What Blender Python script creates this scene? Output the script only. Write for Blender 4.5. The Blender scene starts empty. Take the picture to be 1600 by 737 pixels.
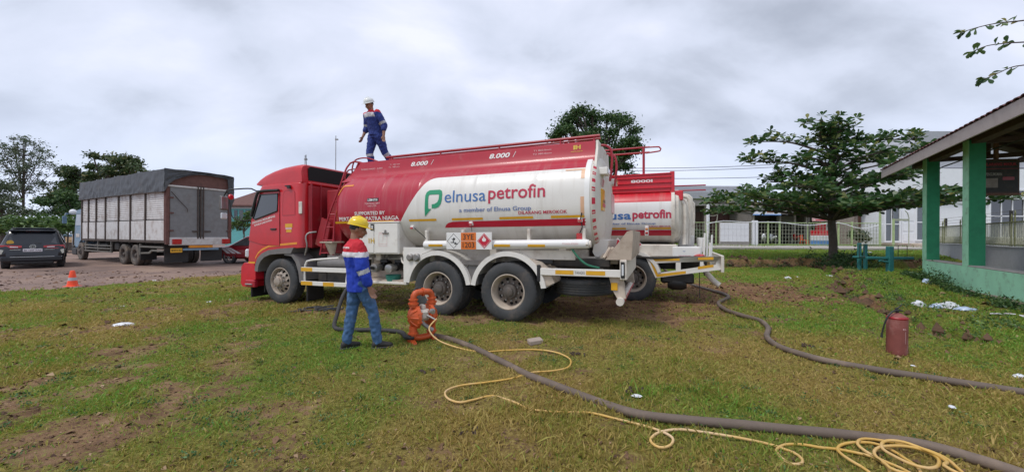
import bpy, bmesh, math, random
import numpy as np
from mathutils import Vector, Matrix, Euler

sc = bpy.context.scene
COL = sc.collection
R = math.radians
PI = math.pi
random.seed(7)

# ------------------------------------------------------------------ camera
cam = bpy.data.cameras.new('camera')
cam.sensor_width = 36.0
cam.lens = 13.5
cam.shift_y = -1.5 / 1600
cam.clip_start = 0.05
cam.clip_end = 3000
camo = bpy.data.objects.new('camera', cam)
COL.objects.link(camo)
camo.location = (0, 0, 1.5)
camo.rotation_euler = (R(90), R(-0.3), 0)
sc.camera = camo

# ------------------------------------------------------------------ sky, sun, exposure
SUN_EL, SUN_AZ = R(60), R(234)      # high behind cloud, behind the photographer
world = bpy.data.worlds.new('World')
sc.world = world
world.use_nodes = True
wn, wl = world.node_tree.nodes, world.node_tree.links
wn.clear()
def N(nt, t, **k):
    n = nt.new(t)
    for a, b in k.items():
        if a == 'inp':
            for kk, vv in b.items():
                n.inputs[kk].default_value = vv
        else:
            setattr(n, a, b)
    return n
w_out = N(wn, 'ShaderNodeOutputWorld')
w_bg = N(wn, 'ShaderNodeBackground'); w_bg.inputs[1].default_value = 0.1
w_sky = N(wn, 'ShaderNodeTexSky'); w_sky.sky_type = 'NISHITA'; w_sky.sun_disc = False
w_sky.sun_elevation = SUN_EL; w_sky.sun_rotation = SUN_AZ
w_tc = N(wn, 'ShaderNodeTexCoord')
w_sep = N(wn, 'ShaderNodeSeparateXYZ'); wl.new(w_tc.outputs['Generated'], w_sep.inputs[0])
w_zc = N(wn, 'ShaderNodeMath', operation='MAXIMUM'); wl.new(w_sep.outputs[2], w_zc.inputs[0]); w_zc.inputs[1].default_value = 0.0
w_za = N(wn, 'ShaderNodeMath', operation='ADD'); wl.new(w_zc.outputs[0], w_za.inputs[0]); w_za.inputs[1].default_value = 0.55
w_dx = N(wn, 'ShaderNodeMath', operation='DIVIDE'); wl.new(w_sep.outputs[0], w_dx.inputs[0]); wl.new(w_za.outputs[0], w_dx.inputs[1])
w_dy = N(wn, 'ShaderNodeMath', operation='DIVIDE'); wl.new(w_sep.outputs[1], w_dy.inputs[0]); wl.new(w_za.outputs[0], w_dy.inputs[1])
w_cb = N(wn, 'ShaderNodeCombineXYZ'); wl.new(w_dx.outputs[0], w_cb.inputs[0]); wl.new(w_dy.outputs[0], w_cb.inputs[1])
w_map = N(wn, 'ShaderNodeMapping'); wl.new(w_cb.outputs[0], w_map.inputs[0])
w_map.inputs['Rotation'].default_value = (0, 0, R(-14)); w_map.inputs['Scale'].default_value = (0.85, 1.3, 1); w_map.inputs['Location'].default_value = (1.1, 4.6, 0)
w_n1 = N(wn, 'ShaderNodeTexNoise', inp={'Scale': 3.0, 'Detail': 9.0, 'Roughness': 0.55, 'Distortion': 0.25}); wl.new(w_map.outputs[0], w_n1.inputs['Vector'])
w_n2 = N(wn, 'ShaderNodeTexNoise', inp={'Scale': 1.5, 'Detail': 3.0, 'Roughness': 0.5}); wl.new(w_map.outputs[0], w_n2.inputs['Vector'])
w_ad = N(wn, 'ShaderNodeMath', operation='ADD'); wl.new(w_n1.outputs[0], w_ad.inputs[0]); wl.new(w_n2.outputs[0], w_ad.inputs[1])
w_cr = N(wn, 'ShaderNodeValToRGB'); wl.new(w_ad.outputs[0], w_cr.inputs[0])
w_hf = N(wn, 'ShaderNodeMath', operation='MULTIPLY'); wl.new(w_ad.outputs[0], w_hf.inputs[0]); w_hf.inputs[1].default_value = 0.5
wl.new(w_hf.outputs[0], w_cr.inputs[0])
CLOUD = [(0.36, (0.39, 0.425, 0.51)), (0.43, (0.49, 0.53, 0.63)), (0.49, (0.59, 0.635, 0.755)), (0.56, (0.66, 0.70, 0.83)), (0.65, (0.79, 0.81, 0.89))]
e = w_cr.color_ramp.elements
while len(e) < len(CLOUD): e.new(0.5)
for i, (p, c) in enumerate(CLOUD):
    e[i].position = p; e[i].color = (*c, 1)
# towards the horizon the deck thins to an even pale blue
w_hr = N(wn, 'ShaderNodeMapRange'); wl.new(w_sep.outputs[2], w_hr.inputs[0])
w_hr.inputs[1].default_value = 0.0; w_hr.inputs[2].default_value = 0.30; w_hr.interpolation_type = 'SMOOTHSTEP'
w_mx = N(wn, 'ShaderNodeMix', data_type='RGBA'); wl.new(w_hr.outputs[0], w_mx.inputs[0])
w_mx.inputs[6].default_value = (0.66, 0.73, 0.92, 1); wl.new(w_cr.outputs[0], w_mx.inputs[7])
w_sc = N(wn, 'ShaderNodeVectorMath', operation='SCALE'); wl.new(w_mx.outputs[2], w_sc.inputs[0]); w_sc.inputs['Scale'].default_value = 10.0
w_m2 = N(wn, 'ShaderNodeMix', data_type='RGBA'); w_m2.inputs[0].default_value = 0.90
wl.new(w_sky.outputs[0], w_m2.inputs[6]); wl.new(w_sc.outputs[0], w_m2.inputs[7])
wl.new(w_m2.outputs[2], w_bg.inputs[0]); wl.new(w_bg.outputs[0], w_out.inputs[0])

sun = bpy.data.lights.new('sun', 'SUN'); sun.energy = 1.5; sun.angle = R(14); sun.color = (1, 0.965, 0.91)
suno = bpy.data.objects.new('sun', sun); COL.objects.link(suno)
# the sun direction: azimuth measured from +Y like the sky's rotation
sd = Vector((math.sin(SUN_AZ) * math.cos(SUN_EL), math.cos(SUN_AZ) * math.cos(SUN_EL), math.sin(SUN_EL)))
suno.rotation_euler = sd.to_track_quat('Z', 'Y').to_euler()
suno.location = sd * 60
sc.view_settings.view_transform = 'Standard'
sc.view_settings.look = 'None'
sc.view_settings.exposure = 0.35
sc.view_settings.gamma = 1.0

# ------------------------------------------------------------------ materials
M = {}
def mat(name, col, rough=0.6, metal=0.0, var=0.12, scale=6.0, bump=0.0, bscale=40.0, dirt=None, damt=0.0, dscale=2.5, coat=0.0, spec=0.5, low=None, trans=0.0):
    m = bpy.data.materials.new(name); m.use_nodes = True
    nt = m.node_tree; n = nt.nodes; l = nt.links; p = n['Principled BSDF']
    tc = N(n, 'ShaderNodeTexCoord')
    no = N(n, 'ShaderNodeTexNoise', inp={'Scale': scale, 'Detail': 5.0, 'Roughness': 0.6}); l.new(tc.outputs['Object'], no.inputs['Vector'])
    mr = N(n, 'ShaderNodeMapRange'); l.new(no.outputs[0], mr.inputs[0])
    mr.inputs[1].default_value = 0.3; mr.inputs[2].default_value = 0.7
    mr.inputs[3].default_value = 1 - var; mr.inputs[4].default_value = 1 + var
    sca = N(n, 'ShaderNodeVectorMath', operation='SCALE'); sca.inputs[0].default_value = col[:3]; l.new(mr.outputs[0], sca.inputs['Scale'])
    last = sca.outputs[0]
    if dirt:
        dn = N(n, 'ShaderNodeTexNoise', inp={'Scale': dscale, 'Detail': 8.0, 'Roughness': 0.68}); l.new(tc.outputs['Object'], dn.inputs['Vector'])
        dr = N(n, 'ShaderNodeMapRange'); l.new(dn.outputs[0], dr.inputs[0])
        dr.inputs[1].default_value = 0.62 - damt * 0.35; dr.inputs[2].default_value = 0.80 - damt * 0.25
        dr.inputs[3].default_value = 0; dr.inputs[4].default_value = min(1, 0.45 + damt * 0.5)
        fac = dr.outputs[0]
        if low:      # more road dirt near the bottom of the thing: (z0, z1)
            sp = N(n, 'ShaderNodeSeparateXYZ'); l.new(tc.outputs['Object'], sp.inputs[0])
            lr = N(n, 'ShaderNodeMapRange'); l.new(sp.outputs[2], lr.inputs[0])
            lr.inputs[1].default_value = low[0]; lr.inputs[2].default_value = low[1]; lr.inputs[3].default_value = 0.62; lr.inputs[4].default_value = 0.0
            mul = N(n, 'ShaderNodeMath', operation='MULTIPLY'); l.new(lr.outputs[0], mul.inputs[0]); l.new(dn.outputs[0], mul.inputs[1])
            ad = N(n, 'ShaderNodeMath', operation='ADD', use_clamp=True); l.new(fac, ad.inputs[0]); l.new(mul.outputs[0], ad.inputs[1])
            fac = ad.outputs[0]
        mx = N(n, 'ShaderNodeMix', data_type='RGBA'); l.new(fac, mx.inputs[0]); l.new(last, mx.inputs[6]); mx.inputs[7].default_value = (*dirt, 1)
        last = mx.outputs[2]
        rr = N(n, 'ShaderNodeMapRange'); l.new(fac, rr.inputs[0]); rr.inputs[3].default_value = rough; rr.inputs[4].default_value = min(1, rough + 0.4)
        l.new(rr.outputs[0], p.inputs['Roughness'])
    else:
        p.inputs['Roughness'].default_value = rough
    l.new(last, p.inputs['Base Color'])
    p.inputs['Metallic'].default_value = metal
    p.inputs['Coat Weight'].default_value = coat
    p.inputs['Coat Roughness'].default_value = 0.12
    p.inputs['Specular IOR Level'].default_value = spec
    if trans: p.inputs['Transmission Weight'].default_value = trans
    if bump:
        bn = N(n, 'ShaderNodeTexNoise', inp={'Scale': bscale, 'Detail': 6.0, 'Roughness': 0.6}); l.new(tc.outputs['Object'], bn.inputs['Vector'])
        bp = N(n, 'ShaderNodeBump', inp={'Strength': bump, 'Distance': 0.02}); l.new(bn.outputs[0], bp.inputs['Height']); l.new(bp.outputs[0], p.inputs['Normal'])
    M[name] = m
    return m
DUST = (0.26, 0.17, 0.12)
mat('cab_red', (0.55, 0.012, 0.018), 0.32, var=0.08, dirt=(0.34, 0.09, 0.07), damt=0.06, coat=0.35, low=(0.4, 1.5))
mat('tank_red', (0.42, 0.012, 0.03), 0.36, var=0.06, dirt=(0.42, 0.16, 0.16), damt=0.1, coat=0.2)
mat('bright_red', (0.60, 0.015, 0.03), 0.35, var=0.08, dirt=(0.35, 0.1, 0.09), damt=0.05, coat=0.2)
mat('dull_red', (0.32, 0.014, 0.022), 0.45, var=0.15, dirt=DUST, damt=0.15)
mat('rail_red', (0.36, 0.02, 0.035), 0.45, var=0.1, bump=0.05)
mat('white_paint', (0.78, 0.75, 0.70), 0.4, var=0.04, dirt=(0.42, 0.34, 0.27), damt=0.1, coat=0.1)
mat('white_dirty', (0.68, 0.63, 0.56), 0.55, var=0.08, dirt=(0.30, 0.21, 0.15), damt=0.3, dscale=4.0)
mat('tank_end_white', (0.66, 0.62, 0.55), 0.5, var=0.06, dirt=(0.38, 0.31, 0.25), damt=0.25, dscale=3)
mat('white_clean', (0.80, 0.79, 0.77), 0.35, var=0.03)
mat('cream_dirty', (0.52, 0.44, 0.36), 0.6, var=0.12, dirt=(0.22, 0.14, 0.10), damt=0.35, dscale=5.0)
mat('grey_plastic', (0.17, 0.16, 0.155), 0.62, var=0.15, dirt=DUST, damt=0.22, bump=0.05, bscale=90)
mat('black_plastic', (0.02, 0.02, 0.021), 0.5, var=0.2, dirt=(0.1, 0.08, 0.07), damt=0.15)
mat('black_gloss', (0.008, 0.008, 0.01), 0.12, var=0.1)
mat('black_void', (0.008, 0.008, 0.008), 0.85, var=0.1)
mat('chassis_dark', (0.035, 0.032, 0.03), 0.7, var=0.3, dirt=(0.12, 0.09, 0.07), damt=0.35, dscale=5)
mat('rubber', (0.05, 0.052, 0.055), 0.78, var=0.15, dirt=(0.17, 0.135, 0.11), damt=0.32, bump=0.12, bscale=60, dscale=4)
mat('rubber_old', (0.09, 0.082, 0.074), 0.85, var=0.15, dirt=(0.24, 0.18, 0.135), damt=0.5, bump=0.12, bscale=60, dscale=3)
mat('rim_rust', (0.42, 0.36, 0.30), 0.55, metal=0.2, var=0.2, dirt=(0.16, 0.08, 0.045), damt=0.45, dscale=7)
mat('rim_cream', (0.50, 0.42, 0.34), 0.6, var=0.12, dirt=(0.20, 0.13, 0.09), damt=0.4, dscale=6)
mat('tail_tan', (0.46, 0.375, 0.30), 0.65, var=0.1, dirt=(0.22, 0.15, 0.11), damt=0.4, dscale=4)
mat('rim_disc_shade', (0.20, 0.165, 0.14), 0.65, var=0.2, dirt=(0.08, 0.055, 0.04), damt=0.4, dscale=6)  # rear rim disc under its dirt: shade of the deep dish put into the colour
mat('rim_dark', (0.10, 0.085, 0.075), 0.65, var=0.25, dirt=(0.2, 0.13, 0.09), damt=0.3, dscale=8)
mat('steel', (0.5, 0.5, 0.5), 0.35, metal=0.9, var=0.1, bump=0.05)
mat('steel_dull', (0.32, 0.31, 0.30), 0.5, metal=0.7, var=0.2, dirt=(0.2, 0.15, 0.11), damt=0.3)
mat('tape_yellow', (0.72, 0.38, 0.02), 0.35, var=0.08, dirt=(0.45, 0.3, 0.12), damt=0.1)
mat('tape_orange', (0.80, 0.30, 0.03), 0.35, var=0.08)
mat('tape_peach', (0.70, 0.42, 0.26), 0.4, var=0.08)
mat('print_red', (0.55, 0.012, 0.04), 0.4, var=0.05)
mat('print_crimson', (0.50, 0.03, 0.07), 0.4, var=0.05)
mat('print_blue', (0.05, 0.16, 0.42), 0.4, var=0.05)
mat('print_bluegrey', (0.13, 0.20, 0.42), 0.4, var=0.05)
mat('print_green', (0.02, 0.30, 0.15), 0.4, var=0.05)
mat('print_white', (0.80, 0.77, 0.75), 0.4, var=0.04)
mat('print_pink', (0.72, 0.45, 0.45), 0.4, var=0.06)
mat('print_black', (0.02, 0.02, 0.022), 0.4, var=0.05)
mat('print_orange', (0.72, 0.17, 0.02), 0.4, var=0.05)
mat('print_gold', (0.62, 0.40, 0.05), 0.4, var=0.1)
mat('glass_dark', (0.012, 0.014, 0.018), 0.06, var=0.05, spec=0.8, coat=0.6)
mat('lamp_red', (0.45, 0.01, 0.01), 0.15, var=0.05, coat=0.6)
mat('lamp_amber', (0.6, 0.2, 0.02), 0.2, var=0.05, coat=0.6)
mat('lamp_clear', (0.7, 0.72, 0.75), 0.12, var=0.05, coat=0.6)
mat('green_hose', (0.02, 0.16, 0.09), 0.5, var=0.1)
mat('bucket_green', (0.02, 0.17, 0.13), 0.5, var=0.15, dirt=DUST, damt=0.2)

# ------------------------------------------------------------------ mesh helpers
class MB:
    """collects shapes, then links them as ONE mesh object"""
    def __init__(s, tf=None):
        s.v = []; s.f = []; s.mi = []; s.tf = tf
    def add(s, vs, fs, mi=0):
        o = len(s.v); s.v += [tuple(p) for p in vs]; s.f += [tuple(i + o for i in f) for f in fs]; s.mi += [mi] * len(fs); return s
    def box(s, x0, x1, y0, y1, z0, z1, b=0.0, mi=0, M4=None):
        x0, x1 = min(x0, x1), max(x0, x1); y0, y1 = min(y0, y1), max(y0, y1); z0, z1 = min(z0, z1), max(z0, z1)
        lo = (x0, y0, z0); hi = (x1, y1, z1)
        b = min(b, (x1 - x0) * .45, (y1 - y0) * .45, (z1 - z0) * .45)
        if b <= 0:
            vs = [(x, y, z) for x in (x0, x1) for y in (y0, y1) for z in (z0, z1)]
            fs = [(0, 1, 3, 2), (4, 6, 7, 5), (0, 4, 5, 1), (2, 3, 7, 6), (0, 2, 6, 4), (1, 5, 7, 3)]
        else:
            vs = []; idx = {}
            for c in range(8):
                sg = (c >> 2 & 1, c >> 1 & 1, c & 1)
                for a in range(3):
                    p = [(hi[k] if sg[k] else lo[k]) if k == a else ((hi[k] - b) if sg[k] else (lo[k] + b)) for k in range(3)]
                    idx[(sg, a)] = len(vs); vs.append(p)
            fs = []
            for a in range(3):
                o1, o2 = [k for k in range(3) if k != a]
                for sa in (0, 1):
                    q = []
                    for s1, s2 in ((0, 0), (1, 0), (1, 1), (0, 1)):
                        g = [0, 0, 0]; g[a] = sa; g[o1] = s1; g[o2] = s2; q.append(idx[(tuple(g), a)])
                    fs.append(q)
            for c_ in range(3):
                a, d = [k for k in range(3) if k != c_]
                for sa in (0, 1):
                    for sb in (0, 1):
                        g0 = [0, 0, 0]; g0[a] = sa; g0[d] = sb; g1 = list(g0); g1[c_] = 1
                        g0 = tuple(g0); g1 = tuple(g1)
                        fs.append((idx[(g0, a)], idx[(g1, a)], idx[(g1, d)], idx[(g0, d)]))
            for c in range(8):
                sg = (c >> 2 & 1, c >> 1 & 1, c & 1); fs.append(tuple(idx[(sg, a)] for a in range(3)))
        if M4 is not None: vs = [M4 @ Vector(p) for p in vs]
        return s.add(vs, fs, mi)
    def tube(s, pts, r, n=8, mi=0, caps=True, closed=False):
        pts = [Vector(p) for p in pts]; m = len(pts)
        rr = list(r) if isinstance(r, (list, tuple)) else [r] * m
        vs = []; fs = []; up = None
        for i, p in enumerate(pts):
            if closed: t = pts[(i + 1) % m] - pts[i - 1]
            else: t = pts[min(i + 1, m - 1)] - pts[max(i - 1, 0)]
            t = t.normalized() if t.length > 1e-9 else Vector((0, 0, 1))
            if up is None:
                up = Vector((0, 0, 1)) if abs(t.z) < .9 else Vector((1, 0, 0))
            sd_ = t.cross(up)
            if sd_.length < 1e-5: sd_ = t.orthogonal()
            sd_.normalize(); up = sd_.cross(t).normalized()
            for k in range(n):
                a = 2 * PI * k / n
                vs.append(p + (sd_ * math.cos(a) + up * math.sin(a)) * rr[i])
        for i in range(m if closed else m - 1):
            j = (i + 1) % m
            for k in range(n):
                k2 = (k + 1) % n
                fs.append((i * n + k, i * n + k2, j * n + k2, j * n + k))
        if caps and not closed:
            fs.append(tuple(range(n))[::-1]); fs.append(tuple((m - 1) * n + k for k in range(n)))
        return s.add(vs, fs, mi)
    def cyl(s, p0, p1, r, n=16, mi=0, r2=None):
        return s.tube([p0, p1], [r, r if r2 is None else r2], n, mi)
    def lathe(s, prof, origin=(0, 0, 0), axis='z', n=32, mi=0, a0=0, a1=2 * PI):
        full = abs(a1 - a0 - 2 * PI) < 1e-6
        cnt = n if full else n + 1
        vs = []; fs = []; m = len(prof)
        for k in range(cnt):
            a = a0 + (a1 - a0) * k / n
            for r_, h in prof:
                c, d = r_ * math.cos(a), r_ * math.sin(a)
                if axis == 'z': q = (c, d, h)
                elif axis == 'y': q = (c, h, d)
                else: q = (h, c, d)
                vs.append((q[0] + origin[0], q[1] + origin[1], q[2] + origin[2]))
        for k in range(n if full else n):
            k2 = (k + 1) % cnt
            for j in range(m - 1):
                if prof[j][0] < 1e-7 and prof[j + 1][0] < 1e-7: continue
                fs.append((k * m + j, k2 * m + j, k2 * m + j + 1, k * m + j + 1))
        return s.add(vs, fs, mi)
    def prism(s, poly, fmap, d0, d1, mi=0):
        """poly: (a,b) points; fmap(a,b,d) gives xyz; extruded from d0 to d1"""
        n = len(poly)
        vs = [fmap(a, b, d0) for a, b in poly] + [fmap(a, b, d1) for a, b in poly]
        fs = [tuple(range(n)), tuple(range(2 * n - 1, n - 1, -1))] + [(i, (i + 1) % n, (i + 1) % n + n, i + n) for i in range(n)]
        return s.add(vs, fs, mi)
    def loft(s, rings, caps=True, mi=0, closed=True):
        n = len(rings[0]); vs = [p for r_ in rings for p in r_]; fs = []
        for i in range(len(rings) - 1):
            for k in range(n if closed else n - 1):
                k2 = (k + 1) % n
                fs.append((i * n + k, i * n + k2, (i + 1) * n + k2, (i + 1) * n + k))
        if caps:
            fs.append(tuple(range(n))[::-1]); fs.append(tuple((len(rings) - 1) * n + k for k in range(n)))
        return s.add(vs, fs, mi)
    def mesh(s, name, mats, smooth=35, recalc=True):
        me = bpy.data.meshes.new(name)
        vs = [s.tf(*p) for p in s.v] if s.tf else s.v
        me.from_pydata([tuple(p) for p in vs], [], s.f)
        if not isinstance(mats, (list, tuple)): mats = [mats]
        for m_ in mats: me.materials.append(M[m_] if isinstance(m_, str) else m_)
        if len(mats) > 1: me.polygons.foreach_set('material_index', s.mi)
        me.validate()
        if recalc:
            bm = bmesh.new(); bm.from_mesh(me); bmesh.ops.remove_doubles(bm, verts=bm.verts, dist=1e-6); bmesh.ops.recalc_face_normals(bm, faces=bm.faces); bm.to_mesh(me); bm.free()
        if smooth:
            me.polygons.foreach_set('use_smooth', [True] * len(me.polygons))
            me.set_sharp_from_angle(angle=R(smooth))
        me.update()
        return me
    def build(s, name, mats, parent=None, label=None, smooth=35, loc=None, rot=None, kind=None):
        return link(name, s.mesh(name, mats, smooth), parent, label, loc, rot, kind)

def link(name, me, parent=None, label=None, loc=None, rot=None, kind=None):
    o = bpy.data.objects.new(name, me); COL.objects.link(o)
    if parent: o.parent = parent
    if label: o['label'] = label
    if kind: o['kind'] = kind
    if loc: o.location = loc
    if rot: o.rotation_euler = rot
    return o
def thing(name, label, cat, loc=(0, 0, 0), rot=(0, 0, 0), group=None):
    o = bpy.data.objects.new(name, None); COL.objects.link(o)
    o.empty_display_size = 0.2
    o.location = loc; o.rotation_euler = rot; o['label'] = label; o['category'] = cat
    if group: o['group'] = group
    return o
def tag(o, label, cat, group=None):
    o['label'] = label; o['category'] = cat
    if group: o['group'] = group
    return o
def struct(o):
    o['kind'] = 'structure'; return o
def sub(name, parent, loc=(0, 0, 0), rot=(0, 0, 0)):
    o = bpy.data.objects.new(name, None); COL.objects.link(o); o.parent = parent; o.location = loc; o.rotation_euler = rot; o.empty_display_size = .1
    return o
def copy_tree(o, parent=None):
    c = o.copy(); COL.objects.link(c); c.parent = parent
    for ch in list(o.children): copy_tree(ch, c)
    return c
def spline(pts, step=0.1):
    """Catmull-Rom through the points"""
    P = [Vector(p) for p in pts]; out = []
    for i in range(len(P) - 1):
        a = P[max(i - 1, 0)]; b = P[i]; c = P[i + 1]; d = P[min(i + 2, len(P) - 1)]
        n = max(1, int((c - b).length / step))
        for k in range(n):
            t = k / n
            out.append(0.5 * ((2 * b) + (c - a) * t + (2 * a - 5 * b + 4 * c - d) * t * t + (3 * b - a - 3 * c + d) * t ** 3))
    out.append(P[-1]); return out
_tc = {}
def text_mesh(s, bold=0.0, shear=0.0):
    k = (s, bold, shear)
    if k not in _tc:
        cu = bpy.data.curves.new('t', 'FONT'); cu.body = s; cu.offset = bold; cu.shear = shear; cu.resolution_u = 3
        ob = bpy.data.objects.new('t', cu); COL.objects.link(ob)
        me = bpy.data.meshes.new_from_object(ob)
        vs = np.zeros(len(me.vertices) * 3); me.vertices.foreach_get('co', vs); vs = vs.reshape(-1, 3)[:, :2]
        fs = [tuple(p.vertices) for p in me.polygons]
        bpy.data.objects.remove(ob); bpy.data.curves.remove(cu); bpy.data.meshes.remove(me)
        lo = vs.min(0); hi = vs.max(0)
        _tc[k] = ((vs - lo) / (hi - lo), fs)
    return _tc[k]
def flat_part(name, verts2, faces, fmap, m, parent, cut=0.06, axis=1, label=None):
    """2D outline filled and laid on a surface by fmap(a, b)"""
    bm = bmesh.new()
    bv = [bm.verts.new((a, b, 0)) for a, b in verts2]
    for f in faces:
        try: bm.faces.new([bv[i] for i in f])
        except ValueError: pass
    if cut:
        for ax in ((axis,) if axis in (0, 1) else (0, 1)):
            c = [v.co[ax] for v in bm.verts]; lo, hi = min(c), max(c); n = int((hi - lo) / cut)
            for i in range(1, n + 1):
                pl = Vector((0, 0, 0)); pl[ax] = lo + (hi - lo) * i / (n + 1); no = Vector((0, 0, 0)); no[ax] = 1
                bmesh.ops.bisect_plane(bm, geom=bm.verts[:] + bm.edges[:] + bm.faces[:], plane_co=pl, plane_no=no, dist=1e-6)
    for v in bm.verts: v.co = Vector(fmap(v.co.x, v.co.y))
    me = bpy.data.meshes.new(name); bm.to_mesh(me); bm.free(); me.materials.append(M[m])
    return link(name, me, parent, label)
def lettering(name, s, u0, u1, z0, z1, fmap, m, parent, bold=0.0, shear=0.0, cut=0.06, skew=0.0):
    """text whose box runs from u0 (left end) to u1 and z0 to z1 on the mapped surface"""
    vs, fs = text_mesh(s, bold, shear)
    v2 = [(u0 + (u1 - u0) * a, z0 + (z1 - z0) * b + skew * a) for a, b in vs]
    return flat_part(name, v2, fs, fmap, m, parent, cut)
def quad2(u0, u1, z0, z1):
    return [(u0, z0), (u1, z0), (u1, z1), (u0, z1)], [(0, 1, 2, 3)]

# ------------------------------------------------------------------ numeric noise and terrain height
def _h(ix, iy, s):
    n = (ix.astype(np.int64) * 374761393 + iy.astype(np.int64) * 668265263 + s * 1442695) & 0xffffffff
    n = ((n ^ (n >> 13)) * 1274126177) & 0xffffffff
    return ((n ^ (n >> 16)) & 0xffff) / 65535.0
def vn(x, y, s=0):
    ix = np.floor(x); iy = np.floor(y); fx = x - ix; fy = y - iy
    fx = fx * fx * (3 - 2 * fx); fy = fy * fy * (3 - 2 * fy)
    a = _h(ix, iy, s); b = _h(ix + 1, iy, s); c = _h(ix, iy + 1, s); d = _h(ix + 1, iy + 1, s)
    return (a * (1 - fx) + b * fx) * (1 - fy) + (c * (1 - fx) + d * fx) * fy
def fbm(x, y, s=0, o=4):
    t = 0; a = 0.5; w = 0
    for i in range(o):
        t = t + a * vn(x, y, s + i * 17); w += a; a *= 0.55; x = x * 2.03 + 3.1; y = y * 2.03 - 1.7
    return t / w
def sst(t): t = np.clip(t, 0, 1); return t * t * (3 - 2 * t)
DITCH = [(11.0, 20.6), (15.0, 19.6), (13.6, 16.5), (11.4, 13.0), (9.3, 10.7), (8.0, 8.6), (7.2, 6.9), (6.6, 5.6)]
def ditch_d(x, y):
    d = np.full(np.shape(x), 1e9)
    for (ax, ay), (bx, by) in zip(DITCH[1:], DITCH[2:]):
        t = np.clip(((x - ax) * (bx - ax) + (y - ay) * (by - ay)) / ((bx - ax) ** 2 + (by - ay) ** 2), 0, 1)
        d = np.minimum(d, np.hypot(x - ax - t * (bx - ax), y - ay - t * (by - ay)))
    return d
def gz_np(x, y):
    x = np.asarray(x, float); y = np.asarray(y, float)
    z = -0.106 * np.clip(-x / 8, 0, 1)
    fx = sst((x - 4) / 6)
    yb = 19.0 + 0.5 * np.sin(x * 0.6) + (fbm(x * .8, y * .8, 5) - .5) * .8
    z = z + fx * (0.34 * sst((y - yb) / 0.28) + 0.045 * np.clip(y - 20, 0, 10))
    z = z + 0.16 * np.exp(-((x - 15) ** 2 + (y - 14.2) ** 2) / 9) - 0.03 * sst((x - 9) / 2)
    d = ditch_d(x, y) + (fbm(x * 2, y * 2, 9) - .5) * .35
    z = z - 0.26 * np.exp(-(d / 0.22) ** 2) + 0.07 * np.exp(-((d - 0.5) / 0.25) ** 2)
    return z
def gz(x, y): return float(gz_np(np.array([x]), np.array([y]))[0])
def road_edge(y): return np.interp(y, [-8, 6, 10.2, 11.5, 13.6, 15.5, 20, 30, 60], [-17, -15.2, -13.6, -12.5, -11.4, -10.8, -9.6, -7.5, -3])
def road_mask(x, y): return sst((road_edge(y) + (fbm(x * 1.5, y * 1.5, 3) - .5) * 1.1 - x) / 0.25 + .5)
def micro(x, y):
    return ((fbm(x * 1.6, y * 1.6, 21, 4) - .5) * 0.07 + (fbm(x * 7, y * 7, 23, 3) - .5) * 0.055) * (1 - road_mask(x, y)) * np.clip(1.3 - np.abs(y) / 60, 0.1, 1)
def cover(x, y):
    """how much grass grows here, 0 bare earth to 1 dense"""
    fine = (fbm(x * 2.6, y * 2.6, 33, 5) - .5)
    c = 0.74 + (fbm(x * .5, y * .5, 31, 4) - .5) * 1.3 + fine * 2.6
    def blob(cx, cy, rx, ry): return np.exp(-(((x - cx) / rx) ** 2 + ((y - cy) / ry) ** 2))
    c = c - 1.2 * blob(5.4, 10.2, 2.0, 1.5) - 1.0 * blob(3.0, 8.4, 2.0, 1.1) - .8 * blob(7.3, 11.8, 2.2, 1.2) - .8 * blob(7.0, 9.2, 1.3, .8)
    c = c - .75 * blob(-2.0, 8.5, 3.5, 1.6) - 1.1 * blob(0.5, 8.2, 1.8, .9) - .7 * blob(1.0, 7.2, 1.7, .6) - .45 * blob(-5.2, 9.4, 1.5, .7)
    c = c - .50 * blob(-3.3, 3.0, 1.1, .40) - .40 * blob(-2.2, 3.1, .7, .5) - .35 * blob(-5.0, 5.0, 1.6, .4) - .35 * blob(-3.4, 5.6, 1.0, .25) - .45 * blob(-7.5, 6.3, 1.8, .4) - .35 * blob(-1.2, 2.55, .7, .2) - .35 * blob(-4.6, 4.0, 1.0, .3)
    c = c + .5 * blob(-2.8, 5.9, 1.3, .9) + .4 * blob(-8.5, 9.5, 4, 1.2) + .3 * blob(2, 4.5, 2.5, 1.8) + .3 * blob(5.5, 4, 2, 2) + .4 * blob(8.5, 6, 2.5, 1.5) + .5 * blob(10.5, 16.5, 5, 1.6) + .4 * blob(12, 11, 3, 2)
    c = c + fxm(x) * sst((y - 19.8) / .5) * 1.0
    c = c - .7 * np.exp(-(ditch_d(x, y) / .28) ** 2)
    face = fxm(x) * np.exp(-((y - 19.4) / .45) ** 2); c = c - 1.3 * face
    return np.clip(c, 0, 1) * (1 - road_mask(x, y))
def fxm(x): return sst((x - 4) / 6)
def green(x, y):
    """fresh green (1) against straw (0)"""
    g = 0.40 + (fbm(x * .6 + 7, y * .6, 41, 4) - .5) * 1.7 + (fbm(x * 3, y * 3, 44, 3) - .5) * .7
    g = g + .5 * np.exp(-(((x + 2.8) / 1.5) ** 2 + ((y - 5.9) / 1.1) ** 2)) + .35 * np.exp(-(((x + 8.5) / 5) ** 2 + ((y - 9.5) / 1.5) ** 2))
    g = g + .58 * sst((x - 4.0) / 3) + .6 * fxm(x) * sst((y - 19) / 1.5)
    return np.clip(g, 0, 1)

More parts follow.
